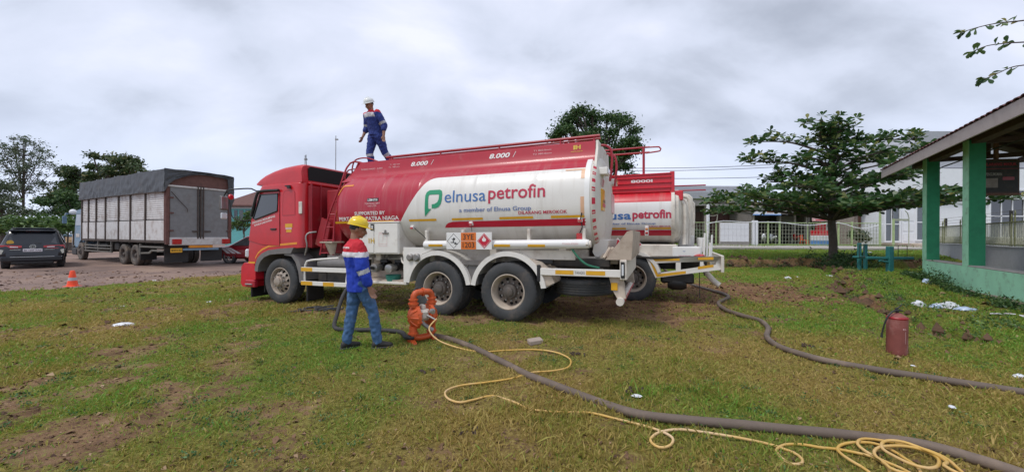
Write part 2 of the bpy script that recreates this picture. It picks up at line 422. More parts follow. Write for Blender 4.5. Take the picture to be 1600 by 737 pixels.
# ------------------------------------------------------------------ ground
def axis_pts(a, b, fine0, fine1, step, grow):
    p = list(np.arange(fine0, fine1 + 1e-6, step)); s = step
    while p[-1] < b: s *= grow; p.append(p[-1] + s)
    s = step; q = [fine0]
    while q[-1] > a: s *= grow; q.append(q[-1] - s)
    return np.array(q[::-1][:-1] + p)
def attr_mesh(me, name, arr):
    a = me.attributes.new(name, 'FLOAT', 'POINT'); a.data.foreach_set('value', np.ascontiguousarray(arr, dtype=np.float32))
def grid_obj(name, X, Y, Z, m):
    ny, nx = X.shape; me = bpy.data.meshes.new(name)
    co = np.stack([X, Y, Z], -1).reshape(-1, 3)
    idx = np.arange(nx * ny).reshape(ny, nx)
    q = np.stack([idx[:-1, :-1], idx[:-1, 1:], idx[1:, 1:], idx[1:, :-1]], -1).reshape(-1, 4)
    me.vertices.add(len(co)); me.vertices.foreach_set('co', co.astype(np.float32).ravel())
    me.loops.add(q.size); me.loops.foreach_set('vertex_index', q.ravel().astype(np.int32))
    me.polygons.add(len(q)); me.polygons.foreach_set('loop_start', np.arange(0, q.size, 4, dtype=np.int32))
    me.polygons.foreach_set('use_smooth', np.ones(len(q), dtype=bool))
    me.update(calc_edges=True); me.materials.append(m)
    o = bpy.data.objects.new(name, me); COL.objects.link(o); return o

def ground_material():
    m = bpy.data.materials.new('earth_and_turf'); m.use_nodes = True; nt = m.node_tree; n = nt.nodes; l = nt.links; p = n['Principled BSDF']
    tc = N(n, 'ShaderNodeTexCoord')
    def noise(s, d=6, r=.6):
        q = N(n, 'ShaderNodeTexNoise', inp={'Scale': s, 'Detail': float(d), 'Roughness': r}); l.new(tc.outputs['Object'], q.inputs['Vector']); return q.outputs[0]
    def ramp(src, stops):
        q = N(n, 'ShaderNodeValToRGB'); l.new(src, q.inputs[0]); el = q.color_ramp.elements
        while len(el) < len(stops): el.new(.5)
        for i, (a, c) in enumerate(stops): el[i].position = a; el[i].color = (*c, 1)
        return q.outputs[0]
    def mix(f, a, b):
        q = N(n, 'ShaderNodeMix', data_type='RGBA'); l.new(f, q.inputs[0]) if not isinstance(f, float) else None
        l.new(a, q.inputs[6]); l.new(b, q.inputs[7]); return q.outputs[2]
    ac = N(n, 'ShaderNodeAttribute', attribute_name='cover'); ag = N(n, 'ShaderNodeAttribute', attribute_name='green'); ar = N(n, 'ShaderNodeAttribute', attribute_name='red')
    n1 = noise(3.0, 8, .65); n2 = noise(24.0, 6, .7); n3 = noise(90, 4, .7)
    earth = ramp(n1, [(.3, (.13, .078, .044)), (.5, (.27, .165, .092)), (.7, (.42, .28, .17))])
    redsoil = ramp(n1, [(.3, (.12, .058, .034)), (.5, (.22, .112, .065)), (.7, (.33, .185, .11))])
    earth = mix(ar.outputs['Fac'], earth, redsoil)
    sg = ramp(n2, [(.3, (.04, .055, .012)), (.5, (.14, .175, .03)), (.7, (.27, .33, .06))])
    ss = ramp(n2, [(.3, (.08, .05, .018)), (.5, (.25, .18, .055)), (.7, (.46, .35, .13))])
    turf = mix(ag.outputs['Fac'], ss, sg)
    th = N(n, 'ShaderNodeMath', operation='MULTIPLY_ADD'); l.new(n2, th.inputs[0]); th.inputs[1].default_value = 2.4; th.inputs[2].default_value = -1.15
    ad = N(n, 'ShaderNodeMath', operation='ADD'); l.new(ac.outputs['Fac'], ad.inputs[0]); l.new(th.outputs[0], ad.inputs[1])
    mr = N(n, 'ShaderNodeMapRange'); l.new(ad.outputs[0], mr.inputs[0]); mr.inputs[1].default_value = .12; mr.inputs[2].default_value = .5
    col = mix(mr.outputs[0], earth, turf)
    l.new(col, p.inputs['Base Color']); p.inputs['Roughness'].default_value = .95; p.inputs['Specular IOR Level'].default_value = .15
    add = N(n, 'ShaderNodeMath', operation='ADD'); l.new(n2, add.inputs[0]); l.new(n3, add.inputs[1])
    bp = N(n, 'ShaderNodeBump', inp={'Strength': .8, 'Distance': .03}); l.new(add.outputs[0], bp.inputs['Height']); l.new(bp.outputs[0], p.inputs['Normal'])
    return m
gx = axis_pts(-400, 400, -14, 17, 0.085, 1.06); gy = axis_pts(-30, 900, 1.8, 21, 0.075, 1.035)
GX, GY = np.meshgrid(gx, gy)
GZ = gz_np(GX, GY) + micro(GX, GY)
ground = struct(grid_obj('ground', GX, GY, GZ, ground_material()))
attr_mesh(ground.data, 'cover', cover(GX, GY).ravel()); attr_mesh(ground.data, 'green', green(GX, GY).ravel())
redf = np.clip(sst((GX - 0.5) / 3) * sst((GY - 5.5) / 3) * .95 * (1 - .6 * sst((GY - 13) / 4)) + 0.12, 0, 1)
attr_mesh(ground.data, 'red', redf.ravel())

# road: worn pinkish asphalt on the left
def road_material():
    m = bpy.data.materials.new('worn_asphalt'); m.use_nodes = True; n = m.node_tree.nodes; l = m.node_tree.links; p = n['Principled BSDF']
    tc = N(n, 'ShaderNodeTexCoord')
    a = N(n, 'ShaderNodeTexNoise', inp={'Scale': .35, 'Detail': 8.0, 'Roughness': .65}); b = N(n, 'ShaderNodeTexNoise', inp={'Scale': 30.0, 'Detail': 5.0, 'Roughness': .7})
    l.new(tc.outputs['Object'], a.inputs['Vector']); l.new(tc.outputs['Object'], b.inputs['Vector'])
    r = N(n, 'ShaderNodeValToRGB'); l.new(a.outputs[0], r.inputs[0]); el = r.color_ramp.elements; el.new(.5)
    for i, (q, c) in enumerate([(.35, (.13, .085, .07)), (.52, (.235, .155, .122)), (.7, (.35, .24, .17))]): el[i].position = q; el[i].color = (*c, 1)
    mr = N(n, 'ShaderNodeMapRange'); l.new(b.outputs[0], mr.inputs[0]); mr.inputs[1].default_value = .3; mr.inputs[2].default_value = .7; mr.inputs[3].default_value = .8; mr.inputs[4].default_value = 1.2
    s = N(n, 'ShaderNodeVectorMath', operation='SCALE'); l.new(r.outputs[0], s.inputs[0]); l.new(mr.outputs[0], s.inputs['Scale']); l.new(s.outputs[0], p.inputs['Base Color'])
    p.inputs['Roughness'].default_value = .85
    bp = N(n, 'ShaderNodeBump', inp={'Strength': .5, 'Distance': .02}); l.new(b.outputs[0], bp.inputs['Height']); l.new(bp.outputs[0], p.inputs['Normal'])
    return m
ry = axis_pts(-8, 60, 4, 24, .14, 1.08)
rt = 1 - np.linspace(0, 1, 90) ** 2.2
RT, RY = np.meshgrid(rt, ry)
ed = road_edge(RY) + (fbm(RY * 0 + 3, RY * 2.5, 77, 4) - .5) * 0.9
RX = -95 + (ed + 95) * RT
struct(grid_obj('road', RX, RY, gz_np(RX, RY) + .016 - .03 * (RT > .999), road_material()))

# ================================================================== WHEELS
def disc_with_holes(mb, prof, rc, hr, cnt, halfang, h_at, n=96):
    """a rim disc from r0 to r1 (prof = (r0, r1)); round hand holes at radius rc; h_at(r) gives the dish depth"""
    r0, r1 = prof
    vi, vo = [], []
    per = n // cnt
    for k in range(n):
        a = (k % per) / per * (2 * PI / cnt) - PI / cnt
        t = a / halfang
        d = hr * math.sqrt(max(0, 1 - t * t)) if abs(t) < 1 else 0
        vi.append(rc - d); vo.append(rc + d)
    def P(k, r): a = 2 * PI * k / n; return (r * math.cos(a), h_at(r), r * math.sin(a))
    for k in range(n):
        k2 = (k + 1) % n
        mb.add([P(k, r0), P(k2, r0), P(k2, vi[k2]), P(k, vi[k])], [(0, 1, 2, 3)])
        mb.add([P(k, vo[k]), P(k2, vo[k2]), P(k2, r1), P(k, r1)], [(0, 1, 2, 3)])
def wheel_meshes(r, w, style, tyre_mat='rubber', rim_mat='rim_cream', hub_mat='rim_dark'):
    """axis Y, outer face at y = 0, body towards -y"""
    rr = r * (0.585 if style != 'car' else 0.66)
    t = MB()
    prof = [(rr - .015, -.06), (rr, -.022), (rr + .015, -.008), (rr + (r - rr) * .35, .006), (rr + (r - rr) * .7, .004), (r * .955, -.012), (r * .985, -.03), (r, -.045)]
    g = 4
    for i in range(g):
        h = -.05 - (w - .1) * (i + .5) / g
        prof += [(r, h + .012), (r - .013, h + .007), (r - .013, h - .007), (r, h - .012)]
    prof += [(r, -w + .045), (r * .985, -w + .03), (r * .955, -w + .012), (rr + (r - rr) * .6, -w), (rr, -w + .03), (rr - .015, -w + .06)]
    t.lathe(prof, axis='y', n=56)
    # moulded rings and block lugs on the shoulder
    for q in range(40):
        a = 2 * PI * q / 40; c, s_ = math.cos(a), math.sin(a)
        t.box(r - .03, r + .002, -.075, -.028, -.018, .018, M4=Matrix.Rotation(-a, 4, 'Y'))
    out = {'tyre': t.mesh('tyre', tyre_mat, 30)}
    m = MB(); hb = MB(); nu = MB()
    if style == 'rear':
        m.lathe([(rr + .004, -.03), (rr + .012, -.012), (rr - .004, -.006), (rr - .016, -.02), (rr - .026, -.05), (rr - .045, -.14), (rr - .05, -.165)], axis='y', n=48)
        ha = lambda q: -.165 + (rr - .05 - q) * .12
        i0 = len(m.f); disc_with_holes(m, (.12, rr - .05), rr - .088, .024, 10, .16, ha); m.mi[i0:] = [2] * (len(m.f) - i0)
        m.lathe([(rr - .055, -.2), (.1, -.2)], axis='y', n=32, mi=1)
        hb.lathe([(.135, -.15), (.135, -.10), (.12, -.07), (.085, -.065), (.08, -.03), (.06, -.02), (0, -.02)], axis='y', n=24)
        for q in range(10):
            a = 2 * PI * q / 10 + .2; c, s_ = .165 * math.cos(a), .165 * math.sin(a)
            nu.cyl((c, -.155, s_), (c, -.105, s_), .017, 6)
    elif style == 'front':
        m.lathe([(rr + .004, -.03), (rr + .012, -.01), (rr - .004, -.004), (rr - .018, -.02), (rr - .03, -.06), (rr - .04, -.085)], axis='y', n=48)
        ha = lambda q: -.085 + min(1, (rr - .04 - q) / .085) * .085
        disc_with_holes(m, (.11, rr - .04), rr - .078, .026, 10, .17, ha)
        m.lathe([(rr - .045, -.2), (.1, -.2)], axis='y', n=32, mi=1)
        hb.lathe([(.12, -.01), (.115, .04), (.095, .055), (.09, .075), (.05, .085), (0, .085)], axis='y', n=24)
        for q in range(10):
            a = 2 * PI * q / 10; c, s_ = .148 * math.cos(a), .148 * math.sin(a)
            nu.cyl((c, -.005, s_), (c, .035, s_), .018, 6)
    else:   # car alloy
        m.lathe([(rr + .004, -.02), (rr + .006, -.006), (rr - .012, -.006), (rr - .02, -.03), (rr - .03, -.12)], axis='y', n=40)
        for q in range(5):
            a = 2 * PI * q / 5; mt = Matrix.Rotation(-a, 4, 'Y')
            m.box(.03, rr - .012, -.035, -.012, -.03, .03, b=.006, M4=mt)
        hb.lathe([(.06, -.04), (.06, -.008), (.03, -.002), (0, -.002)], axis='y', n=20)
        for q in range(5):
            a = 2 * PI * q / 5 + .6; nu.cyl((.045 * math.cos(a), -.03, .045 * math.sin(a)), (.045 * math.cos(a), -.003, .045 * math.sin(a)), .008, 6)
    out['rim'] = m.mesh('rim', [rim_mat, 'black_void', 'rim_disc_shade'], 35, recalc=False)
    out['hub'] = hb.mesh('hub', hub_mat); out['wheel_nuts'] = nu.mesh('wheel_nuts', 'steel_dull')
    return out
def put_wheel(parent, meshes, u, y, r, far=False, inner=False):
    w = sub('wheel', parent, (u, y, r), (0, random.uniform(0, 6), PI if far else 0))
    if far: w.rotation_euler = (0, random.uniform(0, 6), PI)
    for k, me in meshes.items():
        if inner and k != 'tyre' and k != 'rim': continue
        link(k, me, w)
    return w

# ================================================================== TANKER TRUCKS
T = lambda u, v, z: (u, -v, z)
class Sec:
    def __init__(s, vc, a, zc, b, n): s.vc, s.a, s.zc, s.b, s.n = vc, a, zc, b, n
    def v_near(s, z):
        q = min(1, abs(z - s.zc) / s.b)
        return s.vc - s.a * (1 - q ** s.n) ** (1 / s.n)
    def ring(s, u, k=1.0, n=96):
        out = []
        for i in range(n):
            t = 2 * PI * i / n; c, d = math.cos(t), math.sin(t)
            e_ = 2 / s.n
            out.append((u, s.vc - s.a * k * math.copysign(abs(c) ** e_, c), s.zc + s.b * k * math.copysign(abs(d) ** e_, d)))
        return out
    def on_end(s, ang, k, u):
        c, d = math.cos(ang), math.sin(ang); e_ = 2 / s.n
        return (u, s.vc - s.a * k * math.copysign(abs(c) ** e_, c), s.zc + s.b * k * math.copysign(abs(d) ** e_, d))

def tank_material(name, red, white, ztop, u_top, z_ref, slope, rnd=.10, zlow=None):
    """two sprayed colours: red above ztop and forward of a slanted line, white elsewhere"""
    m = bpy.data.materials.new(name); m.use_nodes = True; nt = m.node_tree; n = nt.nodes; l = nt.links; p = n['Principled BSDF']
    tc = N(n, 'ShaderNodeTexCoord'); sp = N(n, 'ShaderNodeSeparateXYZ'); l.new(tc.outputs['Object'], sp.inputs[0])
    def ma(op, a, b=None, c=None):
        q = N(n, 'ShaderNodeMath', operation=op)
        for i, w in enumerate((a, b, c)):
            if w is None: continue
            if isinstance(w, (int, float)): q.inputs[i].default_value = w
            else: l.new(w, q.inputs[i])
        return q.outputs[0]
    g1 = ma('SUBTRACT', sp.outputs[2], ztop)
    g2 = ma('MULTIPLY', ma('SUBTRACT', ma('SUBTRACT', sp.outputs[0], u_top), ma('MULTIPLY', ma('SUBTRACT', z_ref, sp.outputs[2]), slope)), 1 / math.sqrt(1 + slope * slope))
    g = ma('SMOOTH_MAX', g1, g2, rnd * 2)
    isred = ma('GREATER_THAN', g, 0.0)
    no = N(n, 'ShaderNodeTexNoise', inp={'Scale': 3.0, 'Detail': 7.0, 'Roughness': .65}); l.new(tc.outputs['Object'], no.inputs['Vector'])
    # faint vertical run-off streaks
    mp = N(n, 'ShaderNodeMapping'); l.new(tc.outputs['Object'], mp.inputs[0]); mp.inputs['Scale'].default_value = (9, 1, .7)
    st = N(n, 'ShaderNodeTexNoise', inp={'Scale': 1.0, 'Detail': 6.0, 'Roughness': .7}); l.new(mp.outputs[0], st.inputs['Vector'])
    mx = N(n, 'ShaderNodeMix', data_type='RGBA'); l.new(isred, mx.inputs[0]); mx.inputs[6].default_value = (*white, 1); mx.inputs[7].default_value = (*red, 1)
    dm = N(n, 'ShaderNodeMapRange'); l.new(st.outputs[0], dm.inputs[0]); dm.inputs[1].default_value = .5; dm.inputs[2].default_value = .8; dm.inputs[3].default_value = 0; dm.inputs[4].default_value = .36
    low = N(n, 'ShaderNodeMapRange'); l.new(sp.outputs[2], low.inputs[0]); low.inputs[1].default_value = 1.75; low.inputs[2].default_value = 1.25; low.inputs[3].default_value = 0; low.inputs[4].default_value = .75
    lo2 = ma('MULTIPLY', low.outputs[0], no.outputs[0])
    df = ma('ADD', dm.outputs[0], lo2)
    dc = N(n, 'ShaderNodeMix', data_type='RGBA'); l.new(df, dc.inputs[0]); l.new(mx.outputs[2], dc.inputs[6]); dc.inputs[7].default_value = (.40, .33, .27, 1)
    l.new(dc.outputs[2], p.inputs['Base Color'])
    rr = N(n, 'ShaderNodeMapRange'); l.new(no.outputs[0], rr.inputs[0]); rr.inputs[3].default_value = .22; rr.inputs[4].default_value = .5; l.new(rr.outputs[0], p.inputs['Roughness'])
    p.inputs['Coat Weight'].default_value = .25
    bn = N(n, 'ShaderNodeTexNoise', inp={'Scale': 1.6, 'Detail': 2.0}); l.new(tc.outputs['Object'], bn.inputs['Vector'])
    bp = N(n, 'ShaderNodeBump', inp={'Strength': .25, 'Distance': .05}); l.new(bn.outputs[0], bp.inputs['Height']); l.new(bp.outputs[0], p.inputs['Normal'])
    M[name] = m
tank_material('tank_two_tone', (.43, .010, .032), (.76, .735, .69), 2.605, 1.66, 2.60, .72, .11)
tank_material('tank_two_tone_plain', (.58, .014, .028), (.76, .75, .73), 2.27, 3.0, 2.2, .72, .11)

WH_REAR = wheel_meshes(.515, .27, 'rear')
WH_FRONT = wheel_meshes(.505, .28, 'front', rim_mat='rim_rust', hub_mat='rim_rust')
WH_REAR_PLAIN = {'tyre': WH_REAR['tyre'], 'rim': WH_REAR['rim']}

def arc_fender(parent, u0, r0, r1, a0, a1, v0, v1, zc, m, name='mudguard', lip=.05, label=None, flat=None):
    mb = MB(T); n = 26; rings = []
    for i in range(n + 1):
        a = a0 + (a1 - a0) * i / n; c, s_ = math.cos(a), math.sin(a)
        prof = [(r1, v0), (r1, v1), (r0, v1), (r0, v0 + lip * .3), (r0 - lip, v0 + lip * .3), (r0 - lip, v0)]
        rings.append([(u0 + q * c, v, zc + q * s_) for q, v in prof])
    mb.loft(rings)
    return mb.build(name, m, parent, label)

def ell_ring_mesh(mb, sec, u0, u1, k0, k1):
    a = [sec.ring(u0, k0), sec.ring(u0, k1), sec.ring(u1, k1), sec.ring(u1, k0)]
    mb.loft(a, caps=False)

def rect(parent, name, sec, u0, u1, z0, z1, m, off=.006, cut=.05):
    vs, fs = quad2(u0, u1, z0, z1)
    return flat_part(name, vs, fs, lambda a, b: T(a, sec.v_near(b) - off, b), m, parent, cut)

def round_door_window(): pass

# ------------------------------------------------------------------ the big tanker
t1 = thing('tanker_truck', 'big red and white three-axle fuel tanker with a man standing on its top', 'tanker truck', (-0.069, 6.62, 0.0), (0, R(0.7), R(159)), 'fuel tanker trucks')
def P1(name, mb, m, parent=None, label=None, smooth=35): return mb.build(name, m, parent or t1, label, smooth)

# chassis
mb = MB(T)
for v in (.78, 1.58): mb.box(-1.8, 6.2, v, v + .08, .70, .98, b=.01)
for u in (-1.7, -.65, .7, 2.1, 3.0, 4.0, 5.0, 6.1): mb.box(u - .05, u + .05, .8, 1.6, .74, .94)
for u in (0, 1.40): mb.cyl((u, .15, .52), (u, 2.3, .52), .075, 14); mb.lathe([(0, -.22), (.1, -.2), (.2, -.08), (.2, .08), (.1, .2), (0, .22)], origin=(u, 1.22, .52), axis='x', n=16)
mb.cyl((5.5, .2, .50), (5.5, 2.25, .50), .06, 12); mb.cyl((5.0, 1.2, .7), (1.6, 1.2, .55), .05, 12)
for v in (.55, 1.85): mb.box(-.5, 1.9, v, v + .09, .66, .74, b=.01)
mb.box(4.7, 6.3, .45, 2.0, .55, 1.25, b=.08)
P1('chassis', mb, 'chassis_dark')
mb = MB(T); mb.box(-1.3, 3.9, .55, 1.9, 1.0, 1.24, b=.02); mb.box(-1.8, 4.6, .5, .62, 1.0, 1.12)
for u in (-.9, .4, 1.7, 3.0): mb.box(u - .06, u + .06, .3, 2.1, 1.0, 1.34)
P1('subframe', mb, 'white_dirty')

for u in (0, 1.40):
    put_wheel(t1, WH_REAR, u, 0.0, .515); put_wheel(t1, WH_REAR_PLAIN, u, -.31, .515, inner=True)
    put_wheel(t1, WH_REAR, u, -2.44, .515, far=True); put_wheel(t1, WH_REAR_PLAIN, u, -2.13, .515, far=True)
put_wheel(t1, WH_FRONT, 5.50, -.02, .505); put_wheel(t1, WH_FRONT, 5.50, -2.42, .505, far=True)

# tank body
S1 = Sec(1.22, 1.2, 2.07, .85, 2.45)
mb = MB(T)
rings = []
for u, k in [(4.02, .02), (4.02, .45), (4.01, .72), (3.99, .84), (3.95, .90), (3.88, .95), (3.79, .98), (3.68, .996), (3.55, 1)]: rings.append(S1.ring(u, k))
us_ = [(3.55 - 4.95 * i / 40, 1.0) for i in range(1, 41)]
for q in (2.72, 1.86, .62, -.52): us_ += [(q + .014, 1.0), (q + .006, 1.0026), (q - .006, 1.0026), (q - .014, 1.0)]
for u, k in sorted(us_, reverse=True): rings.append(S1.ring(u, k))
mb.loft(rings)
P1('tank_shell', mb, 'tank_two_tone', smooth=50)
mb = MB(T); ell_ring_mesh(mb, S1, -1.33, -1.415, .99, 1.004)
P1('tank_rim', mb, 'white_clean', smooth=40)
mb = MB(T)
mb.loft([S1.ring(-1.40, .99), S1.ring(-1.42, .996), S1.ring(-1.455, .985), S1.ring(-1.49, .955), S1.ring(-1.52, .90), S1.ring(-1.55, .75), S1.ring(-1.58, .45), S1.ring(-1.59, .2), S1.ring(-1.595, .02)])
tend = P1('tank_end', mb, 'tank_end_white', smooth=50)
# red dashes round the near edge of the rear flange
for i, a in enumerate(np.linspace(-1.32, .62, 13)):
    w = .036
    vs, fs = quad2(a - w, a + w, .948, .988)
    flat_part('warning_dash', vs, fs, lambda p, q: T(*S1.on_end(p, q + .002, -1.453 - (.985 - q) * 1.17)), 'print_red', tend, .01, axis=1)
# walkway box on top
mb = MB(T)
prof = [(.27, 2.665), (.37, 2.735), (.445, 2.80), (.475, 2.87), (.50, 2.98), (.525, 3.115), (.56, 3.12), (.565, 2.94), (.6, 2.80), (.6, 2.66)]
r_ = []
for u in (3.95, 3.72, 2.9, 2, 1, 0, -1.44): r_.append([(min(u, 4.02 - (z - 2.60) * .60) if u > 3.5 else u, v, z) for v, z in prof])
mb.loft(r_)
r_ = [[(u, 2.44 - v, z) for u, v, z in q] for q in r_]; mb.loft(r_)
P1('walkway_side', mb, 'tank_red', smooth=60)
mb = MB(T); mb.box(-1.42, 3.70, .56, 1.88, 2.90, 2.925)
mb.prism([(3.98, 2.66), (3.95, 2.66), (3.69, 3.11), (3.72, 3.11)], lambda a, b, d: (a, d, b), .5, 1.94)
P1('walkway_floor', mb, 'dull_red')
mb = MB(T)
mb.prism([(.27, 2.62), (.50, 2.98), (.52, 3.12), (1.92, 3.12), (1.94, 2.98), (2.17, 2.62), (1.9, 2.5), (.5, 2.5)], lambda a, b, d: (d, a, b), -1.45, -1.49)
P1('walkway_end', mb, 'tank_end_white')
for u in (-.6, .7, 2.0, 3.1):
    mb = MB(T); mb.lathe([(.26, 2.92), (.26, 3.0), (.24, 3.02), (.08, 3.05), (0, 3.06)], origin=(u, 1.22, 0), n=24)
    mb.box(u - .03, u + .03, .95, 1.5, 3.0, 3.07, b=.01); P1('manhole_cover', mb, 'steel_dull')
# folded hand rail lying along the near edge of the top, bent down at the tail
mb = MB(T)
mb.tube(spline([(3.05, .64, 3.20), (1.5, .64, 3.21), (0, .64, 3.215), (-1.50, .64, 3.22)], .5), .028, 8)
mb.tube(spline([(3.05, .72, 3.17), (0, .72, 3.18), (-1.50, .72, 3.19)], .5), .018, 8)
for u in (2.9, 1.7, .4, -.8, -1.4): mb.cyl((u, .62, 3.1), (u, .64, 3.2), .018, 8)
P1('top_rail', mb, 'rail_red')
for v in (.86, 1.62):
    mb = MB(T); mb.tube(spline([(-1.0, v, 3.02), (-1.4, v, 3.10), (-1.62, v, 3.06), (-1.68, v, 2.85), (-1.64, v, 2.45)], .05), .022, 8); P1('tail_rail', mb, 'rail_red')
# front ladder and grab rails
mb = MB(T)
LA = [(4.50, .20, 1.10), (4.30, .24, 1.9), (4.05, .34, 2.62), (3.96, .44, 3.02), (3.84, .52, 3.15), (3.62, .60, 3.10)]; LB = [(4.13, .20, 1.10), (4.10, .24, 1.9), (4.08, .46, 2.62), (3.92, .72, 3.04), (3.72, .80, 3.12)]
mb.tube(spline(LA, .08), .019, 8); mb.tube(spline(LB, .08), .019, 8)
for z in (1.14, 1.42, 1.70, 1.98, 2.26, 2.54): t = (z - 1.1) / 1.52; mb.cyl((4.50 - .45 * t, .20 + .13 * t * t, z), (4.13 - .05 * t, .20 + .24 * t * t, z), .014, 6)
P1('ladder', mb, 'rail_red')
mb = MB(T)
mb.tube(spline([(3.97, .62, 2.78), (3.99, .62, 3.0), (3.9, .62, 3.2), (3.6, .62, 3.23), (3.25, .62, 3.12)], .06), .016, 8)
mb.tube(spline([(4.10, .55, 2.60), (4.12, .55, 2.85), (4.02, .55, 2.98), (3.85, .6, 3.0)], .06), .015, 8)
P1('grab_rail', mb, 'rail_red')
# red plate and open box lid between cab and tank
mb = MB(T); mb.box(4.16, 4.72, .46, .5, 1.12, 1.9, b=.01, M4=None)
mb.prism([(4.76, 1.33), (4.55, 1.92), (4.30, 1.78), (4.45, 1.22)], lambda a, b, d: (a, d, b), .30, .335)
P1('tool_box_lid', mb, 'dull_red')
mb = MB(T); mb.box(4.20, 4.62, .5, 2.0, 1.05, 2.55, b=.02); P1('equipment_cabinet', mb, 'dull_red')

# lettering and stickers on the near side
near = lambda off: (lambda a, b: T(a, S1.v_near(b) - off, b))
def let1(s, u0, u1, z0, z1, m, bold=0, shear=0, off=.007, **k): return lettering('lettering', s, u0, u1, z0, z1, near(off), m, t1, bold, shear, **k)
let1('elnusa', 1.245, .41, 2.105, 2.325, 'print_blue', 0.0)
let1('petrofin', .36, -.68, 2.055, 2.365, 'print_crimson', .012)
let1('a member of Elnusa Group', .94, -.43, 1.895, 1.995, 'print_bluegrey', .012)
let1('DILARANG MEROKOK', -.20, -1.05, 1.85, 1.905, 'print_crimson', .02)
let1('SUPPORTED BY', 3.36, 2.60, 1.925, 1.995, 'print_white', .022)
let1('PERTAMINA PATRA NIAGA', 3.78, 2.28, 1.815, 1.895, 'print_white', .022)
# green speech-bubble P emblem
lg = [(1.68, 1.86), (1.665, 2.26), (1.64, 2.32), (1.58, 2.355), (1.36, 2.355), (1.315, 2.33), (1.30, 2.27), (1.305, 2.16), (1.33, 2.08), (1.38, 2.03), (1.44, 2.01), (1.52, 2.008),
      (1.52, 2.085), (1.46, 2.09), (1.40, 2.12), (1.372, 2.17), (1.365, 2.24), (1.37, 2.262), (1.39, 2.270), (1.57, 2.270), (1.592, 2.255), (1.60, 2.20), (1.60, 2.02), (1.585, 2.002), (1.53, 2.0)]
bm_f = [(0, 1, 22, 23, 24), (1, 2, 20, 21, 22), (2, 3, 19, 20), (3, 4, 18, 19), (4, 5, 17, 18), (5, 6, 16, 17), (6, 7, 15, 16), (7, 8, 14, 15), (8, 9, 13, 14), (9, 10, 13), (10, 11, 12, 13)]
flat_part('emblem', lg, bm_f, near(.007), 'print_green', t1, .05, axis=2)
# reflective strips
for u0, u1 in ((2.05, 1.44), (1.11, .48), (.16, -.46), (-.77, -1.33)): rect(t1, 'reflective_strip', S1, u0, u1, 1.775, 1.815, 'tape_yellow')
for u0, u1 in ((3.90, 3.42), (2.95, 2.40)): rect(t1, 'reflective_strip', S1, u0, u1, 1.765, 1.805, 'tape_yellow')
rect(t1, 'reflective_strip', S1, -1.27, -1.33, 1.83, 2.11, 'tape_peach'); rect(t1, 'reflective_strip', S1, -1.27, -1.33, 2.41, 2.585, 'tape_peach')
rect(t1, 'reflective_strip', S1, -1.0, -1.27, 2.56, 2.585, 'tape_peach')
def shell_rect(name, u0, u1, z0, z1, m):
    """strip on the rounded front shoulder"""
    def f(a, b):
        k = np.interp(a, [3.55, 3.68, 3.79, 3.88, 3.95, 3.99], [1, .996, .98, .95, .90, .84])
        q = min(1, abs(b - S1.zc) / (S1.b * k)); return T(a + .006, S1.vc - S1.a * k * (1 - q ** S1.n) ** (1 / S1.n) - .007, b)
    vs, fs = quad2(u0, u1, z0, z1); return flat_part(name, vs, fs, f, m, t1, .03, axis=2)
shell_rect('reflective_strip', 3.925, 3.885, 1.77, 2.06, 'tape_orange'); shell_rect('reflective_strip', 3.78, 3.50, 2.545, 2.575, 'tape_orange')
def slant(a, b): return a
vs = [(3.90, 2.36), (3.86, 2.36), (3.76, 2.545), (3.80, 2.575)]
def f_sh(a, b):
    k = np.interp(a, [3.55, 3.68, 3.79, 3.88, 3.95, 3.99], [1, .996, .98, .95, .90, .84]); q = min(1, abs(b - S1.zc) / (S1.b * k)); return T(a + .006, S1.vc - S1.a * k * (1 - q ** S1.n) ** (1 / S1.n) - .008, b)
flat_part('reflective_strip', vs, [(0, 1, 2, 3)], f_sh, 'tape_orange', t1, .03, axis=2)
# red stripe with rounded nose
st = [(1.29, 1.645), (1.26, 1.69), (1.20, 1.73), (1.10, 1.752), (-1.345, 1.758), (-1.345, 1.645)]
flat_part('stripe', st, [tuple(range(6))], near(.005), 'print_red', t1, .06, axis=2)
# white on the walkway side
def wk(off): return lambda a, b: T(a, np.interp(b, [2.80, 2.87, 2.98, 3.115], [.445, .475, .50, .525]) - off, b)
def let2(s, u0, u1, z0, z1, m='print_white', bold=0, shear=0): return lettering('lettering', s, u0, u1, z0, z1, wk(.006), m, t1, bold, shear, cut=.08)
let2('8.000', 2.32, 1.91, 2.93, 3.02, bold=.03, shear=.2); let2('l', 1.84, 1.78, 2.93, 3.03, shear=.7, bold=.005)
let2('8.000', .55, .13, 2.945, 3.04, bold=.03, shear=.2); let2('l', .07, .01, 2.945, 3.05, shear=.7, bold=.005)
let2('TH2022 MAKS : 2.300', 3.62, 3.04, 2.93, 2.965, 'print_pink'); let2('T1 : 860 mm', 2.86, 2.60, 2.99, 3.02, 'print_pink'); let2('T2 : 980 mm', 2.88, 2.60, 2.935, 2.965, 'print_pink')
let2('T1 860.0mm', -.33, -.66, 3.01, 3.04, 'print_pink'); let2('T2 980.0mm', -.32, -.67, 2.945, 2.975, 'print_pink')
let2('1', -1.06, -1.10, 2.98, 3.06, 'print_gold', bold=.04); let2('H', -1.105, -1.19, 2.98, 3.06, 'print_gold', bold=.05); let2('HATI-HATI', -1.02, -1.22, 2.935, 2.955, 'print_gold', bold=.02)
# fleet number plate
rect(t1, 'number_plate', S1, 3.04, 2.76, 2.19, 2.26, 'print_black', off=.005)
let1('LSM-016', 3.02, 2.78, 2.20, 2.25, 'print_white', .02, off=.009)
let1('TERMINAL BBM', 3.10, 2.72, 2.135, 2.17, 'print_pink'); let1('16000 LITER', 3.02, 2.80, 2.085, 2.12, 'print_pink')

